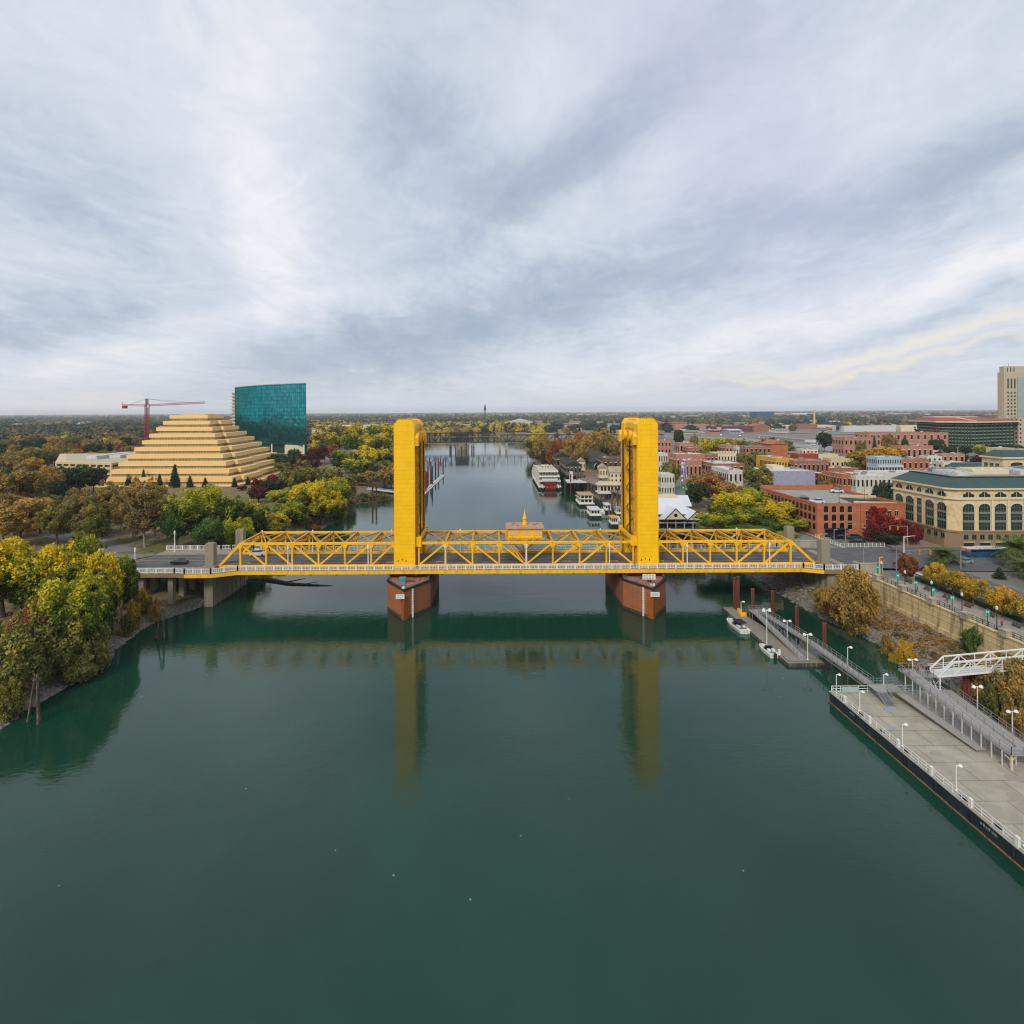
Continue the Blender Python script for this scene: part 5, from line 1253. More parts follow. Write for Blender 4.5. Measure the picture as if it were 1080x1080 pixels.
# rust-red piles by the small dock
for i, (x, yt, D, col) in enumerate([(774, 609, 155.5, RUST), (777.5, 608, 153.5, RUST), (793, 621, 148.5, RUST), (814, 623, 152, RUST), (839.5, 639, 140, RUST), (868.5, 657, 126.5, RUST), (870, 702, 118.5, DARK), (867.5, 702, 118.8, DARK)]):
    X = Xat(x, D); zt = Zat(x, yt, D); mb = MB(); mb.lathe(X, D, [(.45, -2), (.45, zt-.3), (.5, zt-.3), (.5, zt)], 12); o = mb.build('steel_pile', col)
    series(o, 'rust-red steel piles holding the small dock' if col is RUST else 'dark steel piles under the gangway beside the barge corner', 'piles by the small dock')
# barge
BX0, BX1, BY0, BY1, BZ = 61.0, 79.0, 56.0, 105.6, 2.0
bg_ = thing('event_barge', 'long flat concrete topped barge with dark hull and white rail', 'barge', (70, 80, 0))
mb = MB(); mb.box(BX0, BX1, BY0, BY1, -1, BZ-.1)
for k in range(17): y = BY0+1+k*2.95; mb.box(BX0-.09, BX0, y, y+.16, .1, BZ-.15)
mb.build('hull', mat('barge_hull', '#1f2b31', .55, .25, .6, dirt='#2f3c42'), bg_)
mb = MB(); mb.box(BX0-.16, BX0-.0, BY0, BY1+.2, .05, .22); mb.box(BX0-.2, BX1, BY1, BY1+.22, .05, .3); mb.build('rubbing_strake', mat('strake_timber', '#86694a', .9, .2, 1, dirt='#6d4d2e'), bg_)
mb = MB(); mb.box(BX0-.12, BX1, BY0, BY1+.12, BZ-.1, BZ)
mb.build('deck', brickmat('barge_deck_slabs', '#a39c8d', '#9a9385', '#757064', 1, 6.1, 4.2, .06, .9, axis='xy', var=.22), bg_)
for i, (x, y, w_, d_) in enumerate([(66.5, 98.5, 1.6, 1.0), (74.5, 71.5, 1.7, 1.1), (76.0, 76.2, 1.9, .9), (63.5, 93, 1.2, .6), (72.2, 74.6, .8, .5)]):
    mb = MB(); mb.prism([(x, y), (x+w_, y+.2), (x+w_*.9, y+d_), (x-.1, y+d_*.8)], BZ+.01, BZ+.018); mb.build('faded_deck_marking', mat('faded_blue_marking', '#8397ab', .9, .15, 2), bg_)
mb = MB(); walkrail(mb, (BX0+.25, BY0, BZ), (BX0+.25, BY1-.2, BZ), 1.05, 1.5, .06); walkrail(mb, (BX0+.25, BY1-.2, BZ), (BX1-3, BY1-.2, BZ), 1.05, 1.5, .08)
mb.build('railing', WHITE, bg_)
mb = MB(); mb.box(BX0+1.9, BX0+5, BY1-.62, BY1-.5, BZ+.05, BZ+1.0); mb.build('fence_panel', mat('pale_green_panel', '#9db0a6', .6, .05, 1), bg_)
for k in range(7):
    y = 61+k*6.7; mb = MB(); mb.box(BX0+.1, BX0+.42, y, y+.5, BZ, BZ+1.15); mb.build('life_ring_box', WHITE, bg_)
for y, w_ in ((99.3, 1.5), (72.5, 2.0), (71, .9)):   # small faded hull lettering, too small to read in the photograph
    mb = MB()
    for q in range(5): mb.box(BX0-.105, BX0-.098, y-q*w_/5, y-q*w_/5+w_/8, 1.25, 1.5+.1*(q % 2))
    mb.build('hull_lettering', mat('faded_white_lettering', '#8f9a9c', .8, .1), bg_)
for k in range(9): mb = MB(); y = 60+k*5.3; mb.box(BX0+.5, BX0+.72, y, y+.7, BZ, BZ+.25); mb.bar((BX0+.61, y-.2, BZ+.28), (BX0+.61, y+.9, BZ+.28), .14); mb.build('cleat', DARK, bg_)
rs_ = random.Random(4)
for k in range(14):
    x, y = rs_.uniform(62.5, 72.5), rs_.uniform(66, 103); a_ = rs_.uniform(.3, 1.5); n_ = 9; mb = MB()
    mb.add([(x+a_*rs_.uniform(.6, 1.1)*cos(q*2*pi/n_)*rs_.choice([1, 1.3]), y+a_*rs_.uniform(.5, 1.1)*sin(q*2*pi/n_), BZ+.004+k*.0003) for q in range(n_)], [tuple(range(n_))]); mb.build('deck_stain', mat('deck_stain', '#968e80', .9, .15, 1), bg_)
mb = MB()
for k in range(8): mb.tube([(BX0-.16, 62+k*6, 1.5), (BX0-.16, 62+k*6, .4)], .12, 6)
mb.build('tyre_fenders', DARK, bg_)
# raised ramps on the barge
rp = thing('access_ramp', 'raised white switchback access ramp on posts along the barge', 'ramp', (75, 92, BZ))
LZ = 6.4
walkway('upper_ramp', (73.9, 103.6, LZ), (74.0, 83.8, 4.35), 2.0, rp, RAMPM, solid=True)
walkway('upper_ramp', (76.6, 83.8, 4.35), (78.9, 101.5, 4.2), 1.9, rp, RAMPM, rails=(0, 1))
mb = MB(); mb.box(73.0, 79.8, 81.9, 83.8, 4.2, 4.4); l = mb.build('landing', RAMPM, rp)
mb = MB(); walkrail(mb, (73.0, 81.9, 4.4), (79.8, 81.9, 4.4)); walkrail(mb, (73.0, 81.9, 4.4), (73.0, 83.8, 4.4)); walkrail(mb, (79.8, 81.9, 4.4), (79.8, 84, 4.4)); mb.build('handrail', GREYM, l)
mb = MB(); mb.box(72.8, 78.6, 101.6, 104.6, LZ-.15, LZ); l = mb.build('platform', RAMPM, rp)
mb = MB(); walkrail(mb, (72.8, 104.6, LZ), (78.6, 104.6, LZ)); walkrail(mb, (72.8, 101.6, LZ), (72.8, 104.6, LZ)); walkrail(mb, (75, 101.6, LZ), (77, 101.6, LZ)); mb.build('handrail', GREYM, l)
walkway('lower_walk', (71.6, 103.2, 3.3), (72.6, 86.5, 2.5), 1.5, rp, RAMPM, rails=(1, 0))
mb = MB(); mb.box(67.6, 72.4, 102.4, 105.2, 3.3, 3.46); l = mb.build('landing', RAMPM, rp)
mb = MB(); walkrail(mb, (67.6, 105.2, 3.45), (73, 105.2, 3.45)); walkrail(mb, (69.4, 102.4, 3.45), (72.2, 102.4, 3.45)); mb.build('handrail', GREYM, l)
mb = MB()
for k in range(7): mb.box(67.7, 69.2, 102.4-.32*(k+1), 102.4-.32*k, 3.25-.19*k, 3.3-.19*k)
for x in (67.7, 69.2): mb.bar((x, 102.4, 4.3), (x, 100.1, 3.0), .07); mb.bar((x, 102.4, 3.2), (x, 100.1, 2.0), .16, .25)
mb.build('stair', GREYM, rp)
for k in range(12):
    y = 103+(-19.6)*k/11; z = LZ+(4.35-LZ)*k/11
    for x in (73.0, 75.0):
        mb = MB(); mb.bar((x, y, BZ), (x, y, z-.15), .13); mb.build('support_post', GWHITE, rp)
for k in range(8):
    y = 100-17*k/7
    mb = MB(); mb.bar((78.9, y, -1 if y > 105 else BZ), (78.6, y, 4.2), .13); mb.build('support_post', GREYM, rp)
for x, y in ((73.4, 82.3), (76, 82.3), (79.2, 82.3)):
    mb = MB(); mb.bar((x, y, BZ), (x, y, 4.2), .2); mb.bar((x, y, 3.3), (x-.9, y, 4.15), .1); mb.bar((x, y, 3.3), (x+.9, y, 4.15), .1); mb.build('support_post', CREAM2, rp)
for x in (68, 70, 72):
    for y in (102.6, 105): mb = MB(); mb.bar((x, y, BZ), (x, y, 3.3), .12); mb.bar((x-.7, y, 3.2), (x, y, 2.6), .08); mb.bar((x+.7, y, 3.2), (x, y, 2.6), .08); mb.build('support_post', GREYM, rp)
# white truss gangway to the shore
wg = thing('truss_footbridge', 'white steel truss footbridge from the ramp platform to the flood wall', 'footbridge', (88, 102.5, 6))
p0, p1 = Vector((77.6, 102.6, 6.45)), Vector((98.2, 100.4, 9.3))
mb = MB(); mb.bar(p0, p1, 2.3, .25); mb.build('deck', GWHITE, wg)
for s, off in ((0, -1.2), (1, 1.2)):
    mb = MB(); n = 8; o_ = Vector((0, off, 0)); up_ = Vector((0, 0, 2.35)); a, c = p0+o_, p1+o_
    mb.bar(a, c, .22); mb.bar(a.lerp(c, 1/n)+up_, c+up_, .2); mb.bar(a, a.lerp(c, 1/n)+up_, .18)
    for i in range(1, n):
        q, r_ = a.lerp(c, i/n), a.lerp(c, (i+1)/n)
        mb.bar(q+up_, q, .12); mb.bar(q if i % 2 else q+up_, r_+up_ if i % 2 else r_, .14)
    for z in (.5, .9, 1.2): mb.bar(a+Vector((0, 0, z)), c+Vector((0, 0, z)), .06)
    mb.build('side_truss', WHITE, wg)
mb = MB()
for x, z in ((78.0, 6.3),):
    for y in (101.5, 103.7): mb.bar((x, y, BZ), (x, y, z), .2); 
    mb.bar((x, 101.5, 3), (x, 103.7, 6), .1); mb.bar((x, 103.7, 3), (x, 101.5, 6), .1)
mb.build('end_frame', WHITE, wg)
mp = thing('mooring_pile', 'thick rust-brown raking pile pair beside the white footbridge', 'pile', (85.5, 104, 0))
mb = MB(); mb.tube([(84.9, 104, -2), (84.6, 104, 8.6)], .62, 12); mb.tube([(86.0, 104.4, -2), (85.7, 104.2, 8.4)], .6, 12); mb.box(84.0, 86.4, 103.4, 104.9, 7.9, 8.5); mb.build('pile', RUST, mp)
mb = MB(); mb.tube([(86.0, 104, 7.8), (88.2, 92.5, -.5)], .3, 8); mb.build('brace', RUST, mp)
# lamps
def mk_docklamp(two):
    def f():
        r = thing('dock_lamp', 'lamp', 'lamp'); mb = MB(); mb.lathe(0, 0, [(.16, 0), (.16, .1), (.075, .15), (.06, 3.3)], 8); mb.build('post', WHITE, r)
        mb = MB()
        for s in ((1, -1) if two else (1,)):
            mb.bar((0, 0, 3.3), (s*.55, 0, 3.38), .07); mb.lathe(s*.55, 0, [(.3, 3.22), (.28, 3.3), (.16, 3.46), (.04, 3.5)], 10)
        mb.build('lamp_head', WHITE, r); return r
    return Proto(f)
DL, DL2 = mk_docklamp(0), mk_docklamp(1)
for x, y, z in ((62.1, 98.6, BZ), (62.1, 88.3, BZ), (62.1, 78.0, BZ), (62.1, 68, BZ)): series(DL.at((x, y, z)), 'white single lamps along the river side of the barge', 'lamps on the barge')
for x, y in ((61.9, 105), (70.5, 105)): series(DL.at((x, y, BZ)), 'white lamps at the far end of the barge', 'lamps on the barge')
for x, y, z, s in ((75.2, 104.2, LZ-1.4, 1), (80.0, 96, BZ, 1.6), (80.4, 90, BZ, 1.3), (80.2, 85.2, BZ, 1.6), (81, 80.5, BZ, 1.5)): series(DL2.at((x, y, z), sc=(1.1, 1.1, s)), 'white twin lamps behind the access ramp', 'lamps behind the ramp')
for px_, py_, t_ in ((780.5, 648, 634), (807.5, 683, 642), (829, 676, 654), (850.5, 696, 668)):
    X, D = G(px_, py_, .62); zt = Zat(px_, t_, D); o = (DL2 if px_ > 800 else DL).at((X, D, .62), sc=(1.2, 1.2, (zt-.62)/3.45)); series(o, 'tall white lamps on the small floating dock', 'lamps on the small dock')
series(DL.at((72.5, 119, .2), sc=(1.2, 1.2, 1.3)), 'white lamp standing in the water right of the gangway')

# ------------------------------------------------------------------ flood wall and promenade
fwm = mat('stained_flood_wall', '#cfb888', .9, .1, .4, bump=.2, dirt='#7c6b48', streak=True)
fw = thing('flood_wall', 'stained cream concrete flood wall between bank and promenade', 'wall', (WALLX, 110, 4))
mb = MB(); mb.box(97.35, 97.95, 113, 152, 3.6, 9.9); mb.box(97.35, 97.95, 60, 113, 6.3, 9.9)
mb.box(97.2, 98.1, 60, 152, 9.9, 10.15); mb.box(97.1, 97.35, 113, 152, 3.6, 5.6)
for k in range(2): mb.box(97.27, 97.36, 60, 152, 7.6+k*1.2, 7.66+k*1.2)
mb.build('wall', fwm, fw)
mb = MB()
for k in range(46): mb.box(97.0+(k % 2)*.25, 97.6, 61+k*1.12, 61.9+k*1.12, 2.5, 6.3)
mb.build('sheet_piles', mat('rusty_sheet_pile', '#9a6a3c', .9, .25, .8, dirt='#5c3a22', streak=True), fw)
for k in range(10):
    mb = MB(); y = 64+k*9.3; mb.box(96.95, 98.35, y-.8, y+.8, 9.9, 11.1); mb.box(96.85, 98.45, y-.9, y+.9, 11.1, 11.3); mb.build('pier_block', CONCL, fw)
mb = MB(); walkrail(mb, (98.0, 60, 10.1), (98.0, 150, 10.1), 1.0, 1.4, .06); mb.build('railing', DARK, fw)
TEALB = mat('banner_teal', '#3fae9a', .6, .1)
def mk_promlamp():
    r = thing('promenade_lamp', 'lamp', 'street lamp'); mb = MB(); mb.lathe(0, 0, [(.22, 0), (.2, .6), (.09, .8), (.07, 4.2)], 8); mb.build('post', DARK, r)
    mb = MB(); mb.lathe(0, 0, [(.12, 4.2), (.24, 4.4), (.22, 4.85), (.05, 5.05)], 8); mb.build('globe', mat('lamp_globe', '#cfcabb', .4, .05), r); return r
PLp = Proto(mk_promlamp)
for k in range(9): series(PLp.at((98.9, 148-k*8.5, 9.56)), 'dark lamp posts along the flood wall of the promenade', 'promenade lamps')
def mk_banner():
    r = thing('banner_sign', 'banner', 'banner'); mb = MB(); mb.lathe(0, 0, [(.07, 0), (.06, 3.3)], 6); mb.build('post', DARK, r)
    mb = MB(); mb.box(-.45, .45, -.03, .03, 1.9, 3.2); b_ = mb.build('panel', TEALB, r); mb = MB(); mb.box(-.25, .25, -.045, -.032, 2.6, 2.95); mb.build('white_mark', WHITE, b_); return r
BN = Proto(mk_banner)
for y in (143, 137, 131.5, 126, 117, 150.5): series(BN.at((99.6, y, 9.56)), 'turquoise banner signs on posts along the promenade', 'promenade banners')
# people
def mk_person(top, legs, hair='#2b211b'):
    def f():
        r = thing('person', 'person', 'person')
        V_ = [(0, 0, .95), (0, 0, 1.15), (0, 0, 1.42), (0, .01, 1.53), (0, .0, 1.66), (.17, 0, 1.42), (.23, .03, 1.15), (.22, -.05, .92), (-.17, 0, 1.42), (-.23, -.03, 1.15), (-.22, -.1, .95), (.1, 0, .9), (.11, -.06, .5), (.11, .04, .07), (.11, -.12, .03), (-.1, 0, .9), (-.11, .1, .5), (-.11, .2, .08), (-.11, .06, .03), (0, 0, 1.76)]
        E_ = [(0, 1), (1, 2), (2, 3), (3, 4), (4, 19), (2, 5), (5, 6), (6, 7), (2, 8), (8, 9), (9, 10), (0, 11), (11, 12), (12, 13), (13, 14), (0, 15), (15, 16), (16, 17), (17, 18)]
        rad = [.15, .13, .15, .06, .10, .07, .05, .035, .07, .05, .035, .1, .07, .045, .04, .1, .07, .045, .04, .08]
        me = bpy.data.meshes.new('body'); me.from_pydata(V_, E_, []); 
        o = bpy.data.objects.new('body', me); COL.objects.link(o); o.parent = r
        md = o.modifiers.new('skin', 'SKIN'); 

        for i, sv in enumerate(me.skin_vertices[0].data): sv.radius = (rad[i], rad[i]*.8); sv.use_root = (i == 0)
        o.modifiers.new('sub', 'SUBSURF').levels = 1; o.modifiers['sub'].render_levels = 1
        m = bpy.data.materials.new('person_skin_and_clothes'); m.use_nodes = True; t = NT(m.node_tree); tcn = t.add('ShaderNodeTexCoord').outputs['Object']; s_ = t.add('ShaderNodeSeparateXYZ'); t.l.new(tcn, s_.inputs[0])
        c = t.ramp(t.m('DIVIDE', s_.outputs[2], 1.9), [(0, '#22201f'), (.05, legs), (.50, top), (.80, '#a9785c'), (.92, hair)], 'CONSTANT'); t.l.new(c, t.n['Principled BSDF'].inputs['Base Color']); me.materials.append(m)
        return r
    return f
for (mkp, x, y, z, rz, lab) in [(mk_person('#c8436a', '#2a2c33'), 75.3, 103.0, LZ, .5, 'person in pink top standing on the ramp platform'), (mk_person('#26262b', '#202228'), 76.2, 102.2, LZ, 2.5, 'person in dark clothes nearest the platform rail'),
        (mk_person('#1d1e20', '#32343a'), 76.9, 102.6, LZ, 4, 'person in black standing right of the pink one'), (mk_person('#3a5f8a', '#2a2c33'), 101.5, 139, 9.56, 1, 'person in blue walking on the promenade near the red tree'),
        (mk_person('#b8302c', '#26272c'), 103.8, 122, 9.56, 2, 'person in red on the promenade under golden trees'), (mk_person('#6d6a66', '#33343a'), 102.4, 131, 9.56, 0, 'person in grey halfway along the promenade'), (mk_person('#a03a36', '#2c2a2a'), 101.2, 115.5, 9.56, 3, 'person in red near the promenade railing')]:
    o = mkp(); o.location = (x, y, z); o.rotation_euler.z = rz; o['label'] = lab; o['group'] = 'people on the ramp and promenade'
# ------------------------------------------------------------------ town on the right bank
# beige arcaded office block with green mansard
BX, BY = 143.5, 182.0
ob = thing('arcaded_office', 'beige stone office block with tall arched windows and green metal roof', 'building', (170, 195, ZR))
STONE = mat('beige_stone', '#d6bd92', .85, .05, .3, dirt='#bba478'); STONED = mat('brown_stone_base', '#8d7659', .85, .07, .4)
zb0, zb1, zw, ze = ZR, 14.6, 25.0, 28.0
mb = MB(); mb.prism([(BX+2.5, BY), (235, BY), (235, BY+26), (BX, BY+26), (BX, BY+2.5)], zb1, ze); mb.build('wall', STONE, ob)
mb = MB(); mb.prism([(BX+2.3, BY-.3), (235.2, BY-.3), (235.2, BY+26.3), (BX-.3, BY+26.3), (BX-.3, BY+2.3)], zb0-.5, zb1)
mb.prism([(BX+2.1, BY-.5), (235.2, BY-.5), (235.2, BY+2), (BX+3, BY+2.5), (BX+1, BY+26.5), (BX-.6, BY+26.5), (BX-.6, BY+2.1)], zb1, zb1+.5); mb.build('base', STONED, ob)
mb = MB(); mb.prism([(BX+1.9, BY-.7), (235.4, BY-.7), (235.4, BY+26.8), (BX-.8, BY+26.8), (BX-.8, BY+1.9)], ze, ze+.5)
mb.prism([(BX+2.1, BY-.4), (235.2, BY-.4), (235.2, BY+2), (BX+3, BY+2.4), (BX+1, BY+26.4), (BX-.5, BY+26.4), (BX-.5, BY+2.1)], 24.9, 25.3); mb.build('cornice', CREAM2, ob)
MANS = brickmat('green_standing_seam', '#3c5450', '#384e4a', '#293c3a', 1, .9, 30, .10, .5, var=.06)
mb = MB(); o_ = [(BX+2, BY-.5), (235.2, BY-.5), (235.2, BY+26.6), (BX-.6, BY+26.6), (BX-.6, BY+2)]
i_ = [(BX+4.5, BY+3.6), (233, BY+3.6), (233, BY+23), (BX+3.6, BY+23), (BX+3.6, BY+4.6)]
mb.prism(o_, ze+.5, ze+3.4, i_); mb.build('mansard_roof', MANS, ob)
mb = MB(); mb.prism([(BX+4.4, BY+3.5), (233.1, BY+3.5), (233.1, BY+23.1), (BX+3.5, BY+23.1), (BX+3.5, BY+4.5)], ze+3.4, ze+3.7); mb.build('roof_edge', DARK, ob)
mb = MB(); mb.prism([(BX+5, BY+4), (232.5, BY+4), (232.5, BY+22.5), (BX+4.2, BY+22.5), (BX+4.2, BY+5)], ze+3.7, ze+3.75); mb.build('roof_deck', ROOFG, ob)
for (x0, x1, y0, y1, z, m) in ((158, 170, 191, 198, 1.6, CREAM2), (172, 196, 189, 200, 1.3, ROOFW), (152, 200, 200.8, 203, 1.2, ROOFG), (200, 222, 190, 200, 1.6, ROOFG), (150, 156, 188, 198, 1.0, ROOFW), (176, 182, 192, 196, 2.2, GREYM), (186, 190, 192, 198, 2.0, GREYM)):
    mb = MB(); mb.box(x0, x1, y0, y1, ze+3.75, ze+3.75+z); 
    for k in range(int((x1-x0)/3)): mb.box(x0+k*3+.5, x0+k*3+1.7, y0+1, y1-1, ze+3.75+z, ze+4.1+z)
    mb.build('roof_equipment', m, ob)
def archwin(w_, h, rise=1.0, floors=3, twin=True):
    """glass bay with a rounded head, dark frames and floor spandrels; faces -y"""
    mb = MB(); mb.cur = 0; n = 8
    poly = [(-w_/2, 0), (w_/2, 0), (w_/2, h-rise)]+[(w_/2*cos(pi*k/n), h-rise+rise*sin(pi*k/n)) for k in range(1, n)]+[(-w_/2, h-rise)]
    mb.prism_xz(poly, -.10, .05); mb.cur = 1
    for k in range(1, 4): x = -w_/2+w_*k/4; mb.box(x-.06, x+.06, -.17, -.101, 0, h-rise*.4 if k == 2 else h-rise*.7)
    for k in range(floors*2): z = h*k/(floors*2); mb.box(-w_/2, w_/2, -.17, -.101, z-.05, z+.05)
    mb.cur = 2
    for k in range(1, floors): z = (h-rise*.3)*k/floors; mb.box(-w_/2, w_/2, -.22, -.171, z-.35, z+.35)
    mb.cur = 3; pts = [(w_/2*1.07*cos(pi*k/n), -.05, h-rise+rise*1.1*sin(pi*k/n)) for k in range(0, n+1)]
    for a, c in zip(pts, pts[1:]): mb.bar(a, c, .25, .5)
    return mb
AWM = [mat('tinted_green_glass', '#16302c', .12, .35, .5, spec=.8), mat('window_frame_grey', '#5d665f', .5, .1), mat('spandrel_grey', '#6f7a6e', .5, .1), CREAM2]
aw = archwin(3.5, 8.4).mesh('arched_window', AWM); awn = archwin(1.9, 8.4, .1).mesh('arched_window', AWM)
mb = MB(); mb.cur = 0
mb.prism_xz([(-1.9, 0), (1.9, 0), (1.9, .75), (1.0, 1.0), (.55, 1.55), (-.55, 1.55), (-1.0, 1.0), (-1.9, .75)], -.1, .05); mb.cur = 3
mb.box(-1.95, -1.8, -.16, -.101, 0, .8); mb.box(1.8, 1.95, -.16, -.101, 0, .8); mb.box(-.06, .06, -.14, -.101, 0, 1.5); ew = mb.mesh('attic_window', AWM)
mb = MB(); mb.box(-.65, .65, -.1, .05, -.7, .7); mb.cur = 1; mb.box(-.75, .75, -.14, -.0, -.82, -.7); mb.box(-.04, .04, -.13, -.1, -.7, .7); bwn = mb.mesh('base_window', AWM)
mb = MB(); mb.box(-1.6, 1.6, -.1, .05, 0, 2.0); mb.cur = 3; mb.box(-1.75, 1.75, -.2, -.0, 2.0, 2.25); shop = mb.mesh('arcade_opening', [DARK, CREAM, CREAM, CREAM])
for k in range(17):
    x = BX+5.6+k*5.05
    if x > 232: break
    put('arched_window', aw, ob, (x, BY, zb1+.75)); put('attic_window', ew, ob, (x, BY, 25.7))
    if k < 8: put('pilaster', (lambda m: (m.box(-.35, .35, -.25, 0, 0, 10.2), m)[1])(MB()).mesh('pilaster', CREAM2) if k == 0 else PIL, ob, (x+2.52, BY, zb1+.5)) if k else None
    if k == 0: PIL = (lambda m: (m.box(-.35, .35, -.25, 0, 0, 10.2), m)[1])(MB()).mesh('pilaster', CREAM2)
for k in range(24): put('base_window', bwn, ob, (BX+4.6+k*2.55, BY-.3, 13.2))
for k in range(12): put('arcade_opening', shop, ob, (BX+5.5+k*5.05, BY-.3, ZR+.05))
for k, (yy, me_, e_) in enumerate([(185.5, aw, 1), (190.7, aw, 1), (195.3, awn, .6), (199.8, aw, 1), (205, aw, 1)]):
    xx = BX; put('arched_window', me_, ob, (xx, yy, zb1+.75), rz=-pi/2); put('attic_window', ew, ob, (xx, yy, 25.7), rz=-pi/2, sc=(e_, 1, 1))
for k in range(8): yy = 184.8+k*2.9; put('base_window', bwn, ob, (BX-.3, yy, 13.2), rz=-pi/2)
# corner pavilion of the same style further back
ob2 = thing('arcaded_pavilion', 'upper beige block with green roof behind the arcaded office at right edge', 'building', (215, 235, ZR))
mb = MB(); mb.box(204, 235, 232, 242, ZR, 33.4); mb.build('wall', STONE, ob2)
mb = MB(); mb.box(203.3, 235.7, 231.3, 242.7, 33.4, 34.0); mb.build('cornice', CREAM2, ob2)
mb = MB(); mb.hip(203.6, 235.4, 231.6, 242.4, 34.0, 2.5, 3.0); mb.build('mansard_roof', MANS, ob2)
for k in range(4): put('arched_window', aw, ob2, (209.5+k*7.4, 232, 27.4), sc=(1.3, 1, .55))
for k in range(3): put('arched_window', awn, ob2, (204, 234.5+k*2.7, 27.4), rz=-pi/2, sc=(.8, 1, .48))
lb = thing('green_roofed_wing', 'long low wing with green metal roof behind the arcaded office', 'building', (240, 282, ZR))
X0, X1 = Xat(1012, 275), Xat(1058, 275)
mb = MB(); mb.box(X0+1, X1, 277, 289, ZR, 22.5); mb.build('wall', STONE, lb); mb = MB(); mb.hip(X0, X1+1, 276, 290, 22.5, 4.6, 4.5); mb.build('roof', MANS, lb)

# red-orange brick parking garage
gr = thing('brick_garage', 'orange brick parking garage with open roof deck and rows of dark openings', 'parking garage', (125, 220, ZR))
gx0, gx1, gy0, gy1, gz1 = 111.6, 142.0, 200.0, 243.0, 21.0
mb = MB()
for (a, c, d, e) in ((gx0, gx1, gy0, gy0+.6), (gx0, gx0+.6, gy0+.6, gy1-.6), (gx1-.6, gx1, gy0+.6, gy1-.6), (gx0, gx1, gy1-.6, gy1)): mb.box(a, c, d, e, ZR-.4, gz1 if e < gy1 else gz1+.9)
mb.box(126.5, 126.9, gy0-.25, gy0, ZR, gz1+.2); mb.box(gx0-.15, gx1, gy0-.12, gy0-.0, gz1-.5, gz1+.15); mb.box(gx0-.12, gx0, gy0, gy1, gz1-.5, gz1+.15)
mb.build('wall', BRICKO, gr)
mb = MB(); mb.box(gx0+.62, gx1-.62, gy0+.62, gy1-.62, ZR, gz1-1.1); mb.build('roof_deck', mat('garage_deck', '#98948c', .9, .08, .1, dirt='#827e76'), gr)
mb = MB(); mb.prism([(128, 206), (141.3, 203), (141.3, 214), (131, 220)], gz1-1.05, gz1-1.0); mb.build('ramp_opening', DARK, gr)
mb = MB(); mb.bar((128, 206, gz1-.6), (141.2, 203, gz1-.6), .3, .9); mb.bar((131, 220, gz1-.4), (141.2, 214, gz1+.2), .3, .9); mb.build('ramp_wall', CREAM, gr)
mb = MB(); mb.box(-.72, .72, -.06, .05, -.95, .95); mb.cur = 1; mb.box(-.8, .8, -.1, -.0, -1.1, -.95); mb.cur = 0
for k in range(6): mb.add([(.72*cos(pi*k/6), -.06, .95+.35*sin(pi*k/6)), (.72*cos(pi*(k+1)/6), -.06, .95+.35*sin(pi*(k+1)/6)), (0, -.06, .94)], [(0, 1, 2)])
gwn = mb.mesh('garage_opening', [BLACKG, CREAM])
mb = MB(); mb.box(-.5, .5, -.06, .05, -.8, .8); mb.cur = 1; mb.box(-.6, .6, -.1, 0, .8, 1.0); mb.box(-.04, .04, -.08, -.06, -.8, .8); gw2 = mb.mesh('window', [BLACKG, CREAM2])
for j in range(3):
    for k in range(4): put('garage_opening', gwn, gr, (114.6+k*2.75, gy0, 13.0+j*2.9))
for j in range(2):
    for k in range(5): put('window', gw2, gr, (129+k*2.5, gy0, 14.6+j*3.0))
for j in range(3):
    for k in range(15): put('garage_opening', gwn, gr, (gx0, 202+k*2.75, 12.6+j*2.9), rz=-pi/2)
mb = MB(); mb.box(114, 121.5, 198.2, 200, 12.2, 12.5); mb.box(114.2, 121.3, 199.86, 199.98, ZR, 12.0); mb.build('entrance_canopy', DARK, gr)
mb = MB(); mb.prism_yz([(197, 11.8), (200, 12.6), (200, 12.3), (197, 11.5)], 127.5, 132.5); mb.build('white_awning', ROOFW, gr)
for x, y in ((121, 203), (133, 208)):
    mb = MB(); mb.lathe(x, y, [(.5, gz1-1.1), (.5, gz1-.2), (.09, gz1-.1), (.07, gz1+6)], 8); mb.build('light_pole', RUST, gr)
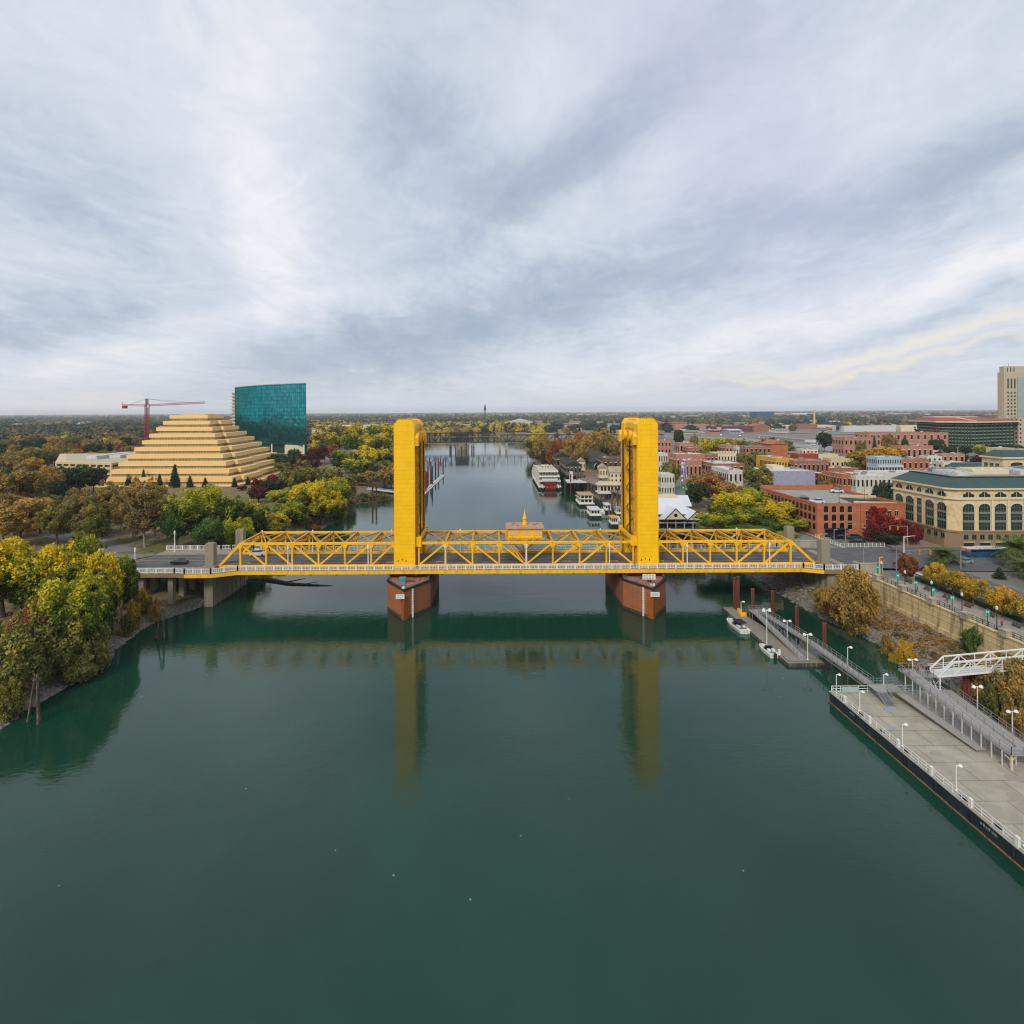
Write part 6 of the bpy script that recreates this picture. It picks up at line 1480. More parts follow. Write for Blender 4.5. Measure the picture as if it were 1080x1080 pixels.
# other town buildings: px left, px right of the front, top y, distance, depth
WHS = mat('white_stucco', '#c9c6bb', .85, .05, .3, dirt='#aaa79c')
TBG0 = mat('taupe_wall', '#9c8f7d', .85, .06, .3)
TB = [
 ('town_house', 'grey-lilac plain walled block with flat pale roof', 'building', 808, 859.5, 497.5, 290, 34, LILAC, ROOFW, 0, 1),
 ('town_house', 'white two storey block with a row of dark side windows', 'building', 768, 783, 496.5, 285, 36, WHS, ROOFW, 3, 2),
 ('town_house', 'cream penthouse block on the corner before the yellow building', 'building', 815, 827, 492, 300, 10, CREAM2, CREAM2, 0, 1),
 ('town_house', 'yellow stucco building with a row of small windows', 'building', 818, 836, 484, 330, 40, YST, ROOFT, 6, 2),
 ('town_house', 'long brown brick building right of the yellow one', 'building', 837, 874, 486.5, 325, 26, BRICK, ROOFG, 8, 2),
 ('town_house', 'bright red walled block behind the brown brick building', 'building', 842, 863, 479.5, 385, 18, mat('bright_red_wall', '#9a3328', .8, .08), ROOFG, 0, 1),
 ('town_house', 'red brick hall with wide pale grey roof', 'building', 752, 785, 489.5, 330, 40, BRICK, ROOFW, 5, 2),
 ('town_house', 'cream building with crenellated parapet and arched windows', 'building', 757, 776, 478.5, 385, 14, CREAM2, ROOFT, 6, 2),
 ('town_house', 'long low building with pale roof left of the crenellated one', 'building', 713, 745, 479.5, 380, 26, BRICKP, ROOFW, 8, 1),
 ('town_house', 'brick building between long low roof and crenellated building', 'building', 745, 757, 480, 378, 16, BRICK, ROOFT, 3, 2),
 ('town_house', 'tall red brick warehouse with stepped roof at the freeway side', 'building', 786, 813, 471.5, 430, 26, BRICK, ROOFG, 6, 3),
 ('town_house', 'red brick gabled warehouse right of the stepped one', 'building', 813, 831, 469, 440, 26, BRICKO, BRICKO, 0, 2),
 ('town_house', 'red brick house with white roof near the left freeway edge', 'building', 725, 741, 472.5, 430, 20, BRICK, ROOFW, 4, 2),
 ('town_house', 'brown brick block behind the white roofed brick house', 'building', 716, 732, 467.5, 470, 20, BRICKP, ROOFG, 3, 2),
 ('town_house', 'dark brown brick block right of the right tower top', 'building', 693, 708, 465, 500, 26, BRICKP, ROOFG, 4, 3),
 ('town_house', 'brown block beside the yellow-green street tree', 'building', 765, 776, 470, 445, 14, BRICKP, ROOFT, 3, 2),
 ('town_house', 'small white fronted house among the brick blocks', 'building', 776, 787, 471.5, 440, 12, WHS, ROOFW, 4, 2),
 ('town_house', 'white building with red ground floor left of ferris wheel', 'building', 697, 711, 501, 300, 12, WHS, ROOFW, 5, 2),
 ('town_house', 'low white building just right of the right tower', 'building', 694, 704, 478.5, 400, 10, WHS, ROOFW, 4, 2),
 ('town_house', 'low brick house with pale roof above the ferris wheel', 'building', 722, 740, 486, 345, 16, BRICKP, ROOFW, 4, 1),
 ('town_house', 'narrow orange brick house at left end of the white row', 'building', 888, 902, 501, 272, 26, BRICKO, ROOFG, 3, 2),
 ('town_house', 'white stucco row with small dark windows', 'building', 902.5, 944, 502.5, 268, 28, WHS, ROOFW, 9, 2),
 ('town_house', 'long white roofed block behind the white stucco row', 'building', 915, 1010, 499, 306, 20, WHS, ROOFW, 0, 1),
 ('town_house', 'dark red shop block beside the lilac wall', 'building', 862, 876, 500, 300, 14, mat('dark_red_wall', '#7a2228', .8, .08), ROOFW, 3, 1),
 ('town_house', 'low brick block with pale roof behind the dark red shop', 'building', 874, 905, 494, 330, 18, BRICK, ROOFW, 6, 1),
 ('arcade_house', 'pale blue three storey house with white iron galleries', 'building', 925, 950.5, 482.5, 345, 10, BLUEG, ROOFW, 10, 3),
 ('town_house', 'red brick side building attached right of pale blue house', 'building', 951, 980, 485, 345, 24, BRICKO, ROOFG, 5, 2),
 ('town_house', 'tan roofed row between freeway and golden trees', 'building', 876, 900, 484, 400, 16, CREAM, ROOFT, 5, 1),
 ('town_house', 'greenish roofed low shop near the freeway', 'building', 862, 884, 479.5, 420, 14, CREAM2, ROOFG, 5, 1),
 ('town_house', 'long pink brick arcaded hall, its front part', 'building', 890, 934, 462, 545, 30, BRICKP, REDR, 9, 2),
 ('town_house', 'long pink brick arcaded hall with red roof, its rear part', 'building', 916, 1000, 456.5, 620, 40, BRICKP, REDR, 12, 2),
 ('town_house', 'low cream and red market hall with dark openings', 'building', 950, 984, 470.5, 490, 20, BRICKP, ROOFT, 6, 1),
 ('town_house', 'low block with red end wall behind the white roofs', 'building', 1000, 1012, 498, 300, 6, mat('dark_red_wall', '#7a2228', .8, .08), ROOFT, 0, 1),
]
for (nm, lab, cat, x0, x1, yt, D, dep, wl, rf, wn, rw) in TB:
    lowbuilding(nm, lab, cat, x0, x1, None, yt, D, dep*(.62 if dep > 14 else 1), wl, rf, wins=wn, rows_=rw, gable=3 if 'gabled' in lab else 0)
for i in range(26):
    D = 330+i*9+random.random()*20; x = random.uniform(700, 985) if i % 2 else random.uniform(860, 1000); X = Xat(x, D); w_ = random.uniform(9, 18)
    wl, rf = random.choice([(BRICK, ROOFG), (BRICKP, ROOFW), (CREAM2, ROOFT), (BRICKO, ROOFW), (WHS, ROOFW), (TBG0, ROOFG)])
    yt = hor(x)+(H-ZR-random.uniform(4.5, 8))*F/D
    lowbuilding('town_house', '', 'building', x, x+w_*F/D, None, yt, D, random.uniform(8, 13), wl, rf, wins=random.choice([3, 4, 5]), rows_=random.choice([1, 2]), desc='lower roofs filling the old town blocks behind the front rows', group='small old town blocks')
# galleries of the blue house, battlements of the cream one are parts of theirs
def parent_of(label): return next(o for o in COL.objects if o.get('label') == label)
bh = parent_of('pale blue three storey house with white iron galleries'); X0, X1 = Xat(925, 345), Xat(950.5, 345)
for j in range(2):
    mb = MB(); z = 14+j*5.2; mb.box(X0, X1, 343.2, 344.9, z-.15, z+.1); mb.box(X0, X1, 343.2, 343.3, z+.1, z+1.1)
    for k in range(9): x = X0+(X1-X0)*k/8; mb.box(x-.12, x+.12, 343.2, 343.45, z-4.4, z)
    mb.build('gallery', GWHITE, bh)
ch = parent_of('cream building with crenellated parapet and arched windows'); X0, X1 = Xat(757, 385), Xat(776, 385); zt = Zat(766, 478.5, 385)
mb = MB()
for k in range(7): x = X0+(X1-X0)*k/6; mb.box(x-.6, x+.6, 384.8, 385.8, zt+.36, zt+1.7)
mb.build('battlement', CREAM2, ch)
# second tower rising in rows of little blocks at the far right
gg = thing('green_garage', 'wide dark green louvred garage under a red hipped roof', 'parking garage', (510, 620, ZR))
D = 612; X0, XM, X1 = Xat(990, 640), Xat(1025, D), Xat(1068, 640)
gp = [(X0, 640), (XM, D), (X1, 640), (X1-8, 700), (X0+20, 700)]
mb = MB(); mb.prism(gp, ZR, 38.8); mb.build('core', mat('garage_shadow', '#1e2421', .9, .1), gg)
for k in range(8):
    mb = MB(); z = 11.5+k*3.6; q = [(gp[0][0]-.9, gp[0][1]-.5), (gp[1][0], gp[1][1]-1.2), (gp[2][0]+.9, gp[2][1]-.5)]+gp[3:]; mb.prism(q, z-.5, z+.75); mb.build('louvre_band', mat('louvre_green', '#6c8a70', .7, .15, .3, dirt='#83896e'), gg)
for k in range(22):
    t_ = k/21*2; a, c = (gp[0], gp[1]) if t_ <= 1 else (gp[1], gp[2]); f_ = t_ if t_ <= 1 else t_-1; x, y = a[0]+(c[0]-a[0])*f_, a[1]+(c[1]-a[1])*f_-1
    mb = MB(); mb.box(x-.45, x+.45, y-.4, y+.5, ZR, 38.6); mb.build('column', mat('column_green', '#39483d', .7, .1), gg)
mb = MB(); ov = [(X0-6, 637), (XM, D-6), (X1+6, 637), (X1, 706), (X0+14, 706)]; mb.prism(ov, 38.8, 40.2); mb.build('eaves', CREAM2, gg)
mb = MB(); cxx, cyy = XM, 662; mb.prism(ov, 40.2, 44.4, [(cxx+(x-cxx)*.52, cyy+(y-cyy)*.45) for x, y in ov]); mb.build('roof', REDR, gg)
mb = MB(); tp = [(cxx+(x-cxx)*.52, cyy+(y-cyy)*.45) for x, y in ov]
for a, c in zip(tp, tp[1:]+tp[:1]): mb.bar((*a, 44.6), (*c, 44.6), .9)
mb.bar((*ov[1], 40.5), (*tp[1], 44.7), 1.1); mb.build('ridge', CREAM2, gg)
tt = thing('office_tower', 'tall beige office tower with square windows at the right edge', 'tower', (650, 705, ZR))
D = 700; X0 = Xat(1059, D); TBG = mat('tower_beige', '#b5a68c', .85, .04, .2)
mb = MB(); mb.box(X0, X0+40, D, D+9, ZR, 98); mb.box(X0+1.5, X0+38, D+1.5, D+8, 98, 105); mb.box(X0-.8, X0, D+2, D+8, ZR, 88); mb.build('shaft', TBG, tt)
mb = MB(); mb.box(X0+16, X0+24, D-.6, D, ZR, 92); mb.build('glass_bay', mat('bay_green_glass', '#8a9f98', .15, .2, .4, spec=.8), tt)
mb = MB(); mb.box(-.95, .95, -.12, .05, -1.1, 1.1); mb.cur = 1; mb.box(-1.05, 1.05, -.2, 0, -1.25, -1.1); tw1 = mb.mesh('window', [BLACKG, CREAM])
mb = MB(); mb.box(-.9, .9, -.12, .05, -6, 6); mb.cur = 1; mb.box(-1.0, 1.0, -.2, 0, -6.2, -6); tw2 = mb.mesh('tall_window', [BLACKG, CREAM])
for j in range(14):
    for k in range(3): put('window', tw1, tt, (X0+5+k*4, D, 17+j*4.3))
    for k in range(2): put('window', tw1, tt, (X0+27+k*5, D, 17+j*4.3))
for k in range(3): put('tall_window', tw2, tt, (X0+5+k*4, D, 84))
for k in range(3): put('tall_window', tw2, tt, (X0+5.5+k*4, D+1.5, 101), sc=(.6, 1, .42))
mb = MB(); mb.lathe(X0+10, D+5, [(.25, 105), (.1, 110)], 6); mb.build('aerial', GREYM, tt)
lowbuilding('office_block', 'lower beige block with dark windows before the tall tower', 'building', 1074, 1092, None, 441, 640, 30, TBG, ROOFG, wins=4, rows_=7)
lowbuilding('cream_block', 'low cream block at the right edge below the garage', 'building', 1071, 1090, None, 474.5, 330, 20, CREAM, ROOFT, wins=3, rows_=2)
# pier building with white gables
pb = thing('pier_pavilion', 'white gable roofed waterfront pavilion on piles behind the right tower', 'building', (70, 230, 5))
mb = MB(); mb.box(58, 81, 222, 262, 6.2, 6.8); mb.box(61.5, 81, 221, 223, 5.9, 6.3); pd = mb.build('pier_deck', WOODD, pb)
for k in range(10): 
    mb = MB(); mb.tube([(63+(k % 5)*4, 222.6+(k//5)*12, -2), (63+(k % 5)*4, 222.6+(k//5)*12, 6.2)], .35, 8); mb.build('pile', WOODD, pb)
mb = MB(); mb.box(58.5, 79.5, 229, 257, 6.8, 12.6); w1 = mb.build('wall', mat('pavilion_blue_grey', '#56677a', .8, .1, .5, dirt='#3b4654'), pb)
mb = MB()
for k in range(7): mb.box(60+k*3.3, 60.25+k*3.3, 223.3, 223.6, 6.8, 11.4)
for k in range(2): mb.box(59, 80.5, 223.3, 223.5, 7.9-k*.5, 8.0-k*.5)
mb.box(59, 80.6, 223.2, 229, 9.9, 10.15); mb.box(59, 80.6, 223.0, 228, 11.35, 11.55); mb.build('veranda', GWHITE, pb)
mb = MB(); mb.box(-.7, .7, -.08, .05, -.8, .8); mb.cur = 1; mb.box(-.8, .8, -.14, 0, -.95, -.8); pw_ = mb.mesh('window', [BLACKG, WHITE])
for k in range(5):
    for z in (8.4, 11.2): put('window', pw_, pb, (60.5+k*4.2, 229, z))
RWH = mat('pavilion_white_roof', '#c9ccd2', .7, .04, .4)
mb = MB(); mb.gable(57, 76, 228, 247, 12.6, 4.9, 'x', .6); mb.build('roof', RWH, pb)
mb = MB(); mb.gable(65.6, 73.4, 222.4, 237, 11.6, 4.1, 'y', .5); mb.build('roof', RWH, pb)
mb = MB(); mb.gable(74.4, 81, 222.9, 238, 11.2, 3.3, 'y', .5); mb.build('roof', RWH, pb)
mb = MB(); mb.gable(66, 84, 247.8, 258, 12.4, 4.0, 'x', .5); mb.build('roof', RWH, pb)
mb = MB(); mb.box(68, 76, 240, 243, 16.2, 18.2); mb.build('roof_lantern', CREAM2, pb)
for (a, c, z, h, y) in ((65.6, 73.4, 11.6, 4.1, 221.8), (74.4, 81, 11.2, 3.3, 222.3)):
    mb = MB(); mb.prism_xz([(a+.3, z+.1), (c-.3, z+.1), ((a+c)/2, z+h-.5)], y-.08, y-.01); g_ = mb.build('gable_front', CREAM2, pb)
    mb = MB(); mb.lathe(0, 0, [(.01, 0), (.6, .01)], 12); mb = MB(); mb.add([((a+c)/2+.7*cos(k*pi/8), y-.1, z+h*.4+.7*sin(k*pi/8)) for k in range(16)], [tuple(range(16))]); mb.build('round_window', BLACKG, g_)
    mb = MB(); 
    for s in ((a-.6, c/2+a/2), (c+.6, c/2+a/2)): mb.bar((s[0], y-.15, z-.3), (s[1], y-.15, z+h+.1), .15, .3)
    mb.build('barge_board', mat('board_brown', '#5b4a40', .8, .1), g_)
# wharf, depot, quay structures
wh = thing('timber_wharf', 'long timber wharf on dark piles behind the moored boats', 'wharf', (66, 330, 5))
mb = MB(); mb.prism([(65, 347), (80, 258), (92, 258), (84, 300), (76, 390), (74, 480), (52, 480), (56, 400)], 6.9, 7.6); mb.build('deck', mat('wharf_deck', '#85796a', .9, .15, .2, dirt='#6a6156'), wh)
for k in range(36):
    t_ = k/35; y = 258+t_*215; x = ip([(255, 80.6), (347, 65.4), (400, 56.4), (480, 52.4)], y); mb = MB(); mb.tube([(x, y, -2), (x, y, 7)], .4, 6); mb.build('pile', WOODD, wh)
mb = MB(); mb.prism([(66.5, 347), (81.5, 259), (84, 259), (69, 347)], 0, 6.9); mb.prism([(66.5, 347.2), (69, 347.2), (59, 400), (55, 478), (53.5, 478), (57.5, 400)], 0, 6.9); mb.build('bulkhead', WOODD, wh)
dp = thing('railway_depot', 'dark roofed depot shed with arched white and green end wall', 'building', (82, 455, ZR))
X0, X1, D = Xat(625, 432), Xat(655, 432), 432
mb = MB(); mb.box(X0, X1, D, D+70, ZR, 15); mb.prism_xz([(X0, 15), (X1, 15), ((X0+X1)/2, 20.5)], D, D+.6); mb.build('wall', mat('depot_green', '#44564c', .8, .08), dp)
mb = MB(); mb.gable(X0, X1, D, D+70, 15.05, 6, 'y', .9); mb.build('roof', mat('depot_dark_roof', '#35362f', .9, .15, .3, dirt='#484236'), dp)
for k in range(3):
    mb = MB(); n = 8; x = X0+4+k*6.4; r_ = 2.5; mb.prism_xz([(x-r_, ZR+.2), (x+r_, ZR+.2)]+[(x+r_*cos(pi*j/n), ZR+2.6+r_*sin(pi*j/n)) for j in range(n+1)], D-.15, D-.02); a_ = mb.build('arch_opening', BLACKG, dp)
    mb = MB(); pts = [(x+(r_+.3)*cos(pi*j/n), D-.2, ZR+2.6+(r_+.3)*sin(pi*j/n)) for j in range(n+1)]
    for a, c in zip(pts, pts[1:]): mb.bar(a, c, .35)
    mb.build('arch_frame', WHITE, a_)
lowbuilding('platform_canopy', 'dark brown platform canopy in front of the depot shed', 'canopy', 636, 662, None, 484, 400, 24, WOODD, mat('canopy_brown', '#5a4336', .85, .15, .4), wins=5)
lowbuilding('quay_shed', 'dark tarred shed with sloping roof behind the paddle steamer', 'shed', 586, 600, None, 482, 440, 16, WOODD, mat('shed_dark_roof', '#2f2e2c', .9, .15, .4), gable=3, wins=3)
lowbuilding('quay_shed', 'long dark sloping quay shed right of paddle steamer', 'shed', 597, 613, None, 491, 395, 40, WOODD, mat('shed_dark_roof', '#2f2e2c', .9, .15, .4), gable=2.4, wins=4)
lowbuilding('wharf_house', 'cream walled house with tan gables beside the right tower legs', 'building', 643, 656, None, 499, 352, 7, CREAM2, ROOFT, gable=3.5, wins=3, rows_=2)
lowbuilding('wharf_house', 'small tan roofed market house behind the cream wharf house', 'building', 632, 641, None, 494, 382, 7, CREAM2, ROOFT, gable=2.5, wins=3)
lowbuilding('wharf_house', 'small peach gabled house left of the market house', 'building', 610, 617, None, 487, 432, 7, CREAM2, ROOFT, gable=2.5, wins=3)
fb = thing('floating_restaurant', 'cream two level floating pavilion with flat roof left of right tower', 'building', (67, 339, 0))
mb = MB(); mb.box(60, 74, 334, 344, 5.4, 6.2); mb.build('deck', GWHITE, fb)
mb = MB(); mb.box(61, 73.6, 335, 343.4, 6.2, 10.4); mb.build('wall', CREAM2, fb)
mb = MB(); mb.hip(59.8, 74.6, 333.8, 344.6, 10.4, 1.6, 2.6); mb.build('roof', mat('restaurant_roof', '#b7ad93', .8, .08), fb)
for k in range(6): mb = MB(); mb.box(61.6+k*2, 62.9+k*2, 334.9, 334.99, 7.2, 9.6); mb.build('window', BLACKG, fb)
for k in range(6): mb = MB(); mb.tube([(61+k*2.5, 335, -2), (61+k*2.5, 335, 5.4)], .25, 6); mb.build('pile', WOODD, fb)
rdck = MB(); a, c = Vector((*G(602, 507, .5), .5)), Vector((*G(613, 517, .5), .5)); rdck.bar(a, c, 3.4, .6); rdck.bar(a+Vector((1.4, 0, .3)), c+Vector((1.4, 0, .3)), .2, 1.0)
o = rdck.build('floating_dock', mat('red_dock', '#8a5345', .85, .12, .6)); tag(o, 'red-brown floating dock leading to the two deck white boat', 'dock')
mb = MB(); mb.box(Xat(597, 380), Xat(628, 380), 376, 392, 6.6, 7.3); mb.box(Xat(601, 384), Xat(604, 384), 384, 388, 7.3, 13); o = mb.build('pier_platform', ROOFW); tag(o, 'pale quay platform with white kiosk between steamer and wharf houses', 'pier')
for i, (x, yt, yb) in enumerate([(563, 487, 505), (595.5, 503, 520), (601.5, 500, 520), (608, 499, 518), (616, 501, 516), (645, 520, 545), (651, 515, 540), (642, 533, 552)]):
    X, D = G(x, yb, 0); mb = MB(); mb.tube([(X, D, -2), (X, D, Zat(x, yt, D))], .4, 8); o = mb.build('mooring_pile', WOODD if i % 2 else RUST); series(o, 'tall mooring piles among the boats along the quay', 'mooring piles along the quay')
for i, (x, y, c_) in enumerate([(634, 541, PW), (638, 536, GREYM), (645, 551, PW), (650, 549, PW), (636, 528, PW), (656, 548, GREYM)]):
    X, D = G(x, y, 0); mb = MB(); hull(mb, 7, 2.4, -.2, .9, .5, .8); mb.box(-.9, .9, -2.2, .6, .9, 1.9); mb.tube([(0, .8, .9), (0, .8, 8.5 if i % 2 else 3)], .07, 5)
    o = mb.build('moored_boat', c_); o.location = (X, D, 0); series(o, 'small boats crowded at the marina left of the right tower', 'small marina boats')
# ferris wheel
fx, fy, fr_ = Xat(721, 322), 322, 7.6
fwh = thing('ferris_wheel', 'small purple and white ferris wheel with green entrance beside the railway', 'ferris wheel', (fx, fy, ZR))
cz = ZR+8.6; PUR = mat('wheel_white_purple', '#c9b9c9', .6, .1, 1, dirt='#8a4f93'); ax = Vector((.42, .9, 0))
def wp(a, r_, o_=0): return Vector((fx, fy, cz))+Vector((ax.x*r_*cos(a), ax.y*r_*cos(a), r_*sin(a)))+Vector((ax.y, -ax.x, 0))*o_
mb = MB(); N = 20
for o_ in (-.7, .7):
    for r_ in (fr_, fr_*.72):
        for k in range(N): mb.bar(wp(2*pi*k/N, r_, o_), wp(2*pi*(k+1)/N, r_, o_), .2)
    for k in range(N): mb.bar(wp(0, 0, o_), wp(2*pi*k/N, fr_, o_), .14)
mb.build('wheel', PUR, fwh)
for k in range(N):
    mb = MB(); p = wp(2*pi*k/N, fr_+.5); mb.lathe(p.x, p.y, [(.3, p.z-.9), (.55, p.z-.7), (.55, p.z-.1), (.6, p.z), (.1, p.z+.45)], 8); mb.build('gondola', WHITE if k % 3 else mat('gondola_purple', '#9a4aa8', .6, .1), fwh)
mb = MB()
for o_ in (-1.6, 1.6):
    for a in (-.9, .9): mb.bar(wp(0, 0, o_), wp(0, 0, o_)+Vector((ax.x*4.6*a, ax.y*4.6*a, -8.6)), .3)
mb.build('support_leg', GWHITE, fwh)
mb = MB(); mb.box(fx-3.5, fx+3.5, fy-4, fy-2.6, ZR, ZR+2.2); mb.gable(fx-3.5, fx+3.5, fy-4, fy-2.6, ZR+2.2, 1.0, 'x', .3); mb.build('entrance_booth', mat('booth_green', '#2fa05a', .6, .1, 1), fwh)
mb = MB(); mb.hip(Xat(703, 300), Xat(709, 300), 300, 304, ZR+2.6, 1.4, .8); mb.box(Xat(704, 300), Xat(708, 300), 300.7, 303, ZR, ZR+2.6); o = mb.build('market_tent', mat('tent_blue', '#3d7fae', .8, .08)); tag(o, 'small blue market tent left of the ferris wheel', 'tent')

# ------------------------------------------------------------------ vehicles
def mk_car(m, van=False):
    def f():
        r = thing('van' if van else 'parked_car', 'car', 'van' if van else 'car')
        mb = MB(); mb.prism_yz([(-2.2, .28), (2.2, .28), (2.3, .55), (2.2, .85), (1.15, .98), (-1.5, 1.0), (-2.15, .95), (-2.28, .6)], -.88, .88); mb.build('body', m, r, bevel=.06)
        mb = MB()
        mb.add([(-.8, -1.75, .98), (.8, -1.75, .98), (.8, 1.15, .97), (-.8, 1.15, .97), (-.62, -1.2, 1.45), (.62, -1.2, 1.45), (.62, .35, 1.45), (-.62, .35, 1.45)], [(0, 3, 2, 1), (0, 1, 5, 4), (1, 2, 6, 5), (2, 3, 7, 6), (3, 0, 4, 7)]); mb.build('window', BLACKG, r)
        mb = MB(); mb.box(-.6, .6, -1.15, .3, 1.45, 1.49); mb.build('roof', m, r)
        for s in (-1, 1):
            for y in (-1.35, 1.4):
                w_ = MB(); w_.tube([(s*.72, y, .33), (s*.93, y, .33)], .33, 12); w_.build('wheel', DARK, r)
            h_ = MB(); h_.box(s*.62-.16, s*.62+.16, 2.17, 2.27, .6, .74); h_.build('headlight', WHITE, r)
            h_ = MB(); h_.box(s*.66-.14, s*.66+.14, -2.28, -2.2, .68, .82); h_.build('tail_light', REDM, r)
        return r
    return Proto(f)
CP = {k: mk_car(mat('car_paint_'+k, v_, .3, .03, 1, spec=.6)) for k, v_ in {'black': '#14181c', 'white': '#c9c9c7', 'silver': '#8b8e90', 'red': '#7a1f1c', 'blue': '#2d4766', 'grey': '#4a4d50'}.items()}
X = Xat(188.5, 164.5); CP['black'].at((X, 164.5, 10.48), pi/2, label='black car driving on the left approach of the bridge', group='cars on the bridge')
CP['white'].at((Xat(270, 172), 173.2, 10.48), -pi/2, sc=(1.05, 1.05, 1.3), label='white van driving behind the left truss of the bridge', group='cars on the bridge')
for (x, y, k, rz, lab) in ((892, 519, 'white', 1.2, 'white car parked on the roof deck of the brick garage'), (915.5, 518.6, 'red', 1.3, 'dark red car at the far wall of the garage roof'), (858, 530.5, 'white', 1.4, 'white car at the front corner of the garage roof'), (844, 526, 'black', 1.2, 'black car by the left parapet of the garage roof')):
    X, D = G(x, y, 20.2); D = min(max(D, 204), 239); X = min(max(X, 115), 138); CP[k].at((X, D, 19.92), rz, label=lab, group='cars on the garage roof')
for i, (x, D, k, rz) in enumerate([(118, 158, 'black', 1.57), (121, 175, 'grey', -1.57), (133, 164, 'silver', 1.57), (114.5, 140, 'white', 0), (123.5, 128, 'black', 3.1), (114.6, 120, 'grey', 0), (119, 190, 'black', 1.2), (150, 174, 'black', -1.57), (104.5, 205, 'black', 0), (103, 218, 'blue', 0), (104.6, 228, 'grey', 0), (122, 196.5, 'blue', 1.57), (117, 196.8, 'black', 1.57), (104, 240, 'silver', 0), (103.5, 262, 'black', 3.1)]):
    series(CP[k].at((x, D, 9.66), rz), 'cars on the streets around the avenue crossing', 'cars on the town streets')
cols = ['white', 'silver', 'black', 'blue', 'red', 'grey']; n = 0
for (x, y) in [(852, 471), (864, 474), (878, 477), (868, 472), (890, 479), (902, 481), (858, 469.5), (845, 467.5), (820, 465), (800, 462), (780, 460.5), (875, 470), (930, 483), (944, 485), (1015, 494), (1030, 496), (1045, 499), (925, 478), (835, 466), (760, 459.5), (1000, 483), (960, 478)]:
    X, D = G(x, y, 10); series(CP[cols[n % 6]].at((X, D, 9.95), 1.2, (1.25, 1.25, 1.25)), 'cars driving along the freeway beyond the old town', 'cars on the freeway'); n += 1
for i in range(16):
    X, D = G(650+i*1.2+(i % 3), 492-i*1.3, ZR); series(CP[cols[(i*5+2) % 6]].at((X-12, D-10, ZR+.1), .4), 'parked cars in front of the depot shed', 'cars by the depot')
for i in range(18):
    D = 400+i*16; xx = 362+(i*.55) if i % 2 else 357+i*.7; X, D = G(352+i*1.25, 492-i*1.55, ZL); series(CP[cols[(i*3+1) % 6]].at((X, D, ZL+.12), .3), 'cars parked along the riverside road right of the glass tower', 'cars on the riverside road')
for i in range(8):
    X, D = G(1003+i*4.6, 484+i*1.2, ZR); series(CP[cols[(i*5+1) % 6]].at((X, D, ZR+.1), 1.3), 'cars parked under the red trees below the green garage', 'cars by the green garage')
# bus
bus = thing('city_bus', 'long city bus in blue white and green beside the palms', 'bus', (0, 0, 0))
mb = MB(); mb.box(-6.2, 6.2, -1.27, 1.27, .35, 2.0); mb.build('body', mat('bus_blue', '#1d4f7a', .35, .08, .3, dirt='#17303f'), bus, bevel=.12)
mb = MB(); mb.box(-6.15, 6.15, -1.24, 1.24, 2.0, 2.75); mb.build('window', BLACKG, bus)
mb = MB(); mb.box(-6.2, 6.2, -1.25, 1.25, 2.75, 3.0); mb.box(-3, 4.6, -.8, .8, 3.0, 3.28); mb.build('roof', ROOFW, bus)
mb = MB(); mb.box(2.2, 6.22, -1.29, 1.29, .5, 1.3); mb.build('green_panel', mat('bus_green', '#4f9a4a', .4, .05), bus)
mb = MB(); mb.box(-6.23, -5.2, -1.285, 1.285, 2.1, 2.7); mb.build('front_screen', mat('bus_orange', '#b8582c', .4, .05), bus)
for x in (-4, 3.6):
    for s in (-1, 1): mb = MB(); mb.tube([(x, s*1.05, .48), (x, s*1.3, .48)], .48, 14); mb.build('wheel', DARK, bus)
bus.location = (144.3, 170.2, 9.65)
def truck(x, y, L_, lab, z=10):
    X, D = G(x, y, z); r = thing('lorry', lab, 'truck'); mb = MB(); mb.box(-L_/2, L_/2-3.5, -1.3, 1.3, 1.1, 4.0); mb.build('trailer', ROOFW, r); mb = MB(); mb.box(L_/2-3, L_/2, -1.2, 1.2, .6, 3.1); mb.build('cab', WHITE, r)
    for a in (-L_/2+1.5, -L_/2+3, L_/2-1.5):
        for s in (-1, 1): mb = MB(); mb.tube([(a, s*1.0, .5), (a, s*1.28, .5)], .5, 10); mb.build('wheel', DARK, r)
    r.location = (X, D, z); r.rotation_euler.z = -.5
truck(858, 467.5, 20, 'long white lorry parked by the freeway behind the old town'); truck(779, 457, 16, 'white lorry on the freeway above the brick blocks')
# street furniture at the junction
def pole(x, D, h, lab, arm=0, kind='lamp', m=WHITE, z=9.6, two=False, desc=None):
    r = thing('street_lamp' if kind == 'lamp' else 'traffic_light', lab, 'street lamp' if kind == 'lamp' else 'traffic light', (x, D, z))
    mb = MB(); mb.tube([(x, D, z), (x, D, z+h)], [.16, .1], 8); mb.build('post', m, r)
    mb = MB(); mb.bar((x, D, z+h-.15), (x+arm, D, z+h+.15), .12); mb.build('arm', m, r)
    if kind == 'lamp': mb = MB(); mb.box(x+arm-.5, x+arm+.5, D-.18, D+.18, z+h+.05, z+h+.25); mb.build('lamp_head', GREYM, r)
    else:
        for q in (1.0, .55):
            mb = MB(); mb.box(x+arm*q-.2, x+arm*q+.2, D-.25, D+.05, z+h-1.1, z+h+.0); s_ = mb.build('signal_head', mat('signal_yellow', '#c98a1c', .6, .1), r)
            mb = MB(); [mb.tube([(x+arm*q, D-.26, z+h-.2-k*.33), (x+arm*q, D-.31, z+h-.2-k*.33)], .11, 8) for k in range(3)]; mb.build('lens', DARK, s_)
    if desc: series(r, desc, desc)
    return r
pole(107.2, 151.5, 10.5, 'tall white street lamp at the corner before the red promenade tree', 2.4); pole(107.4, 151.2, 7, 'traffic light mast with long arm at the promenade corner', 6.5, 'signal', GREYM)
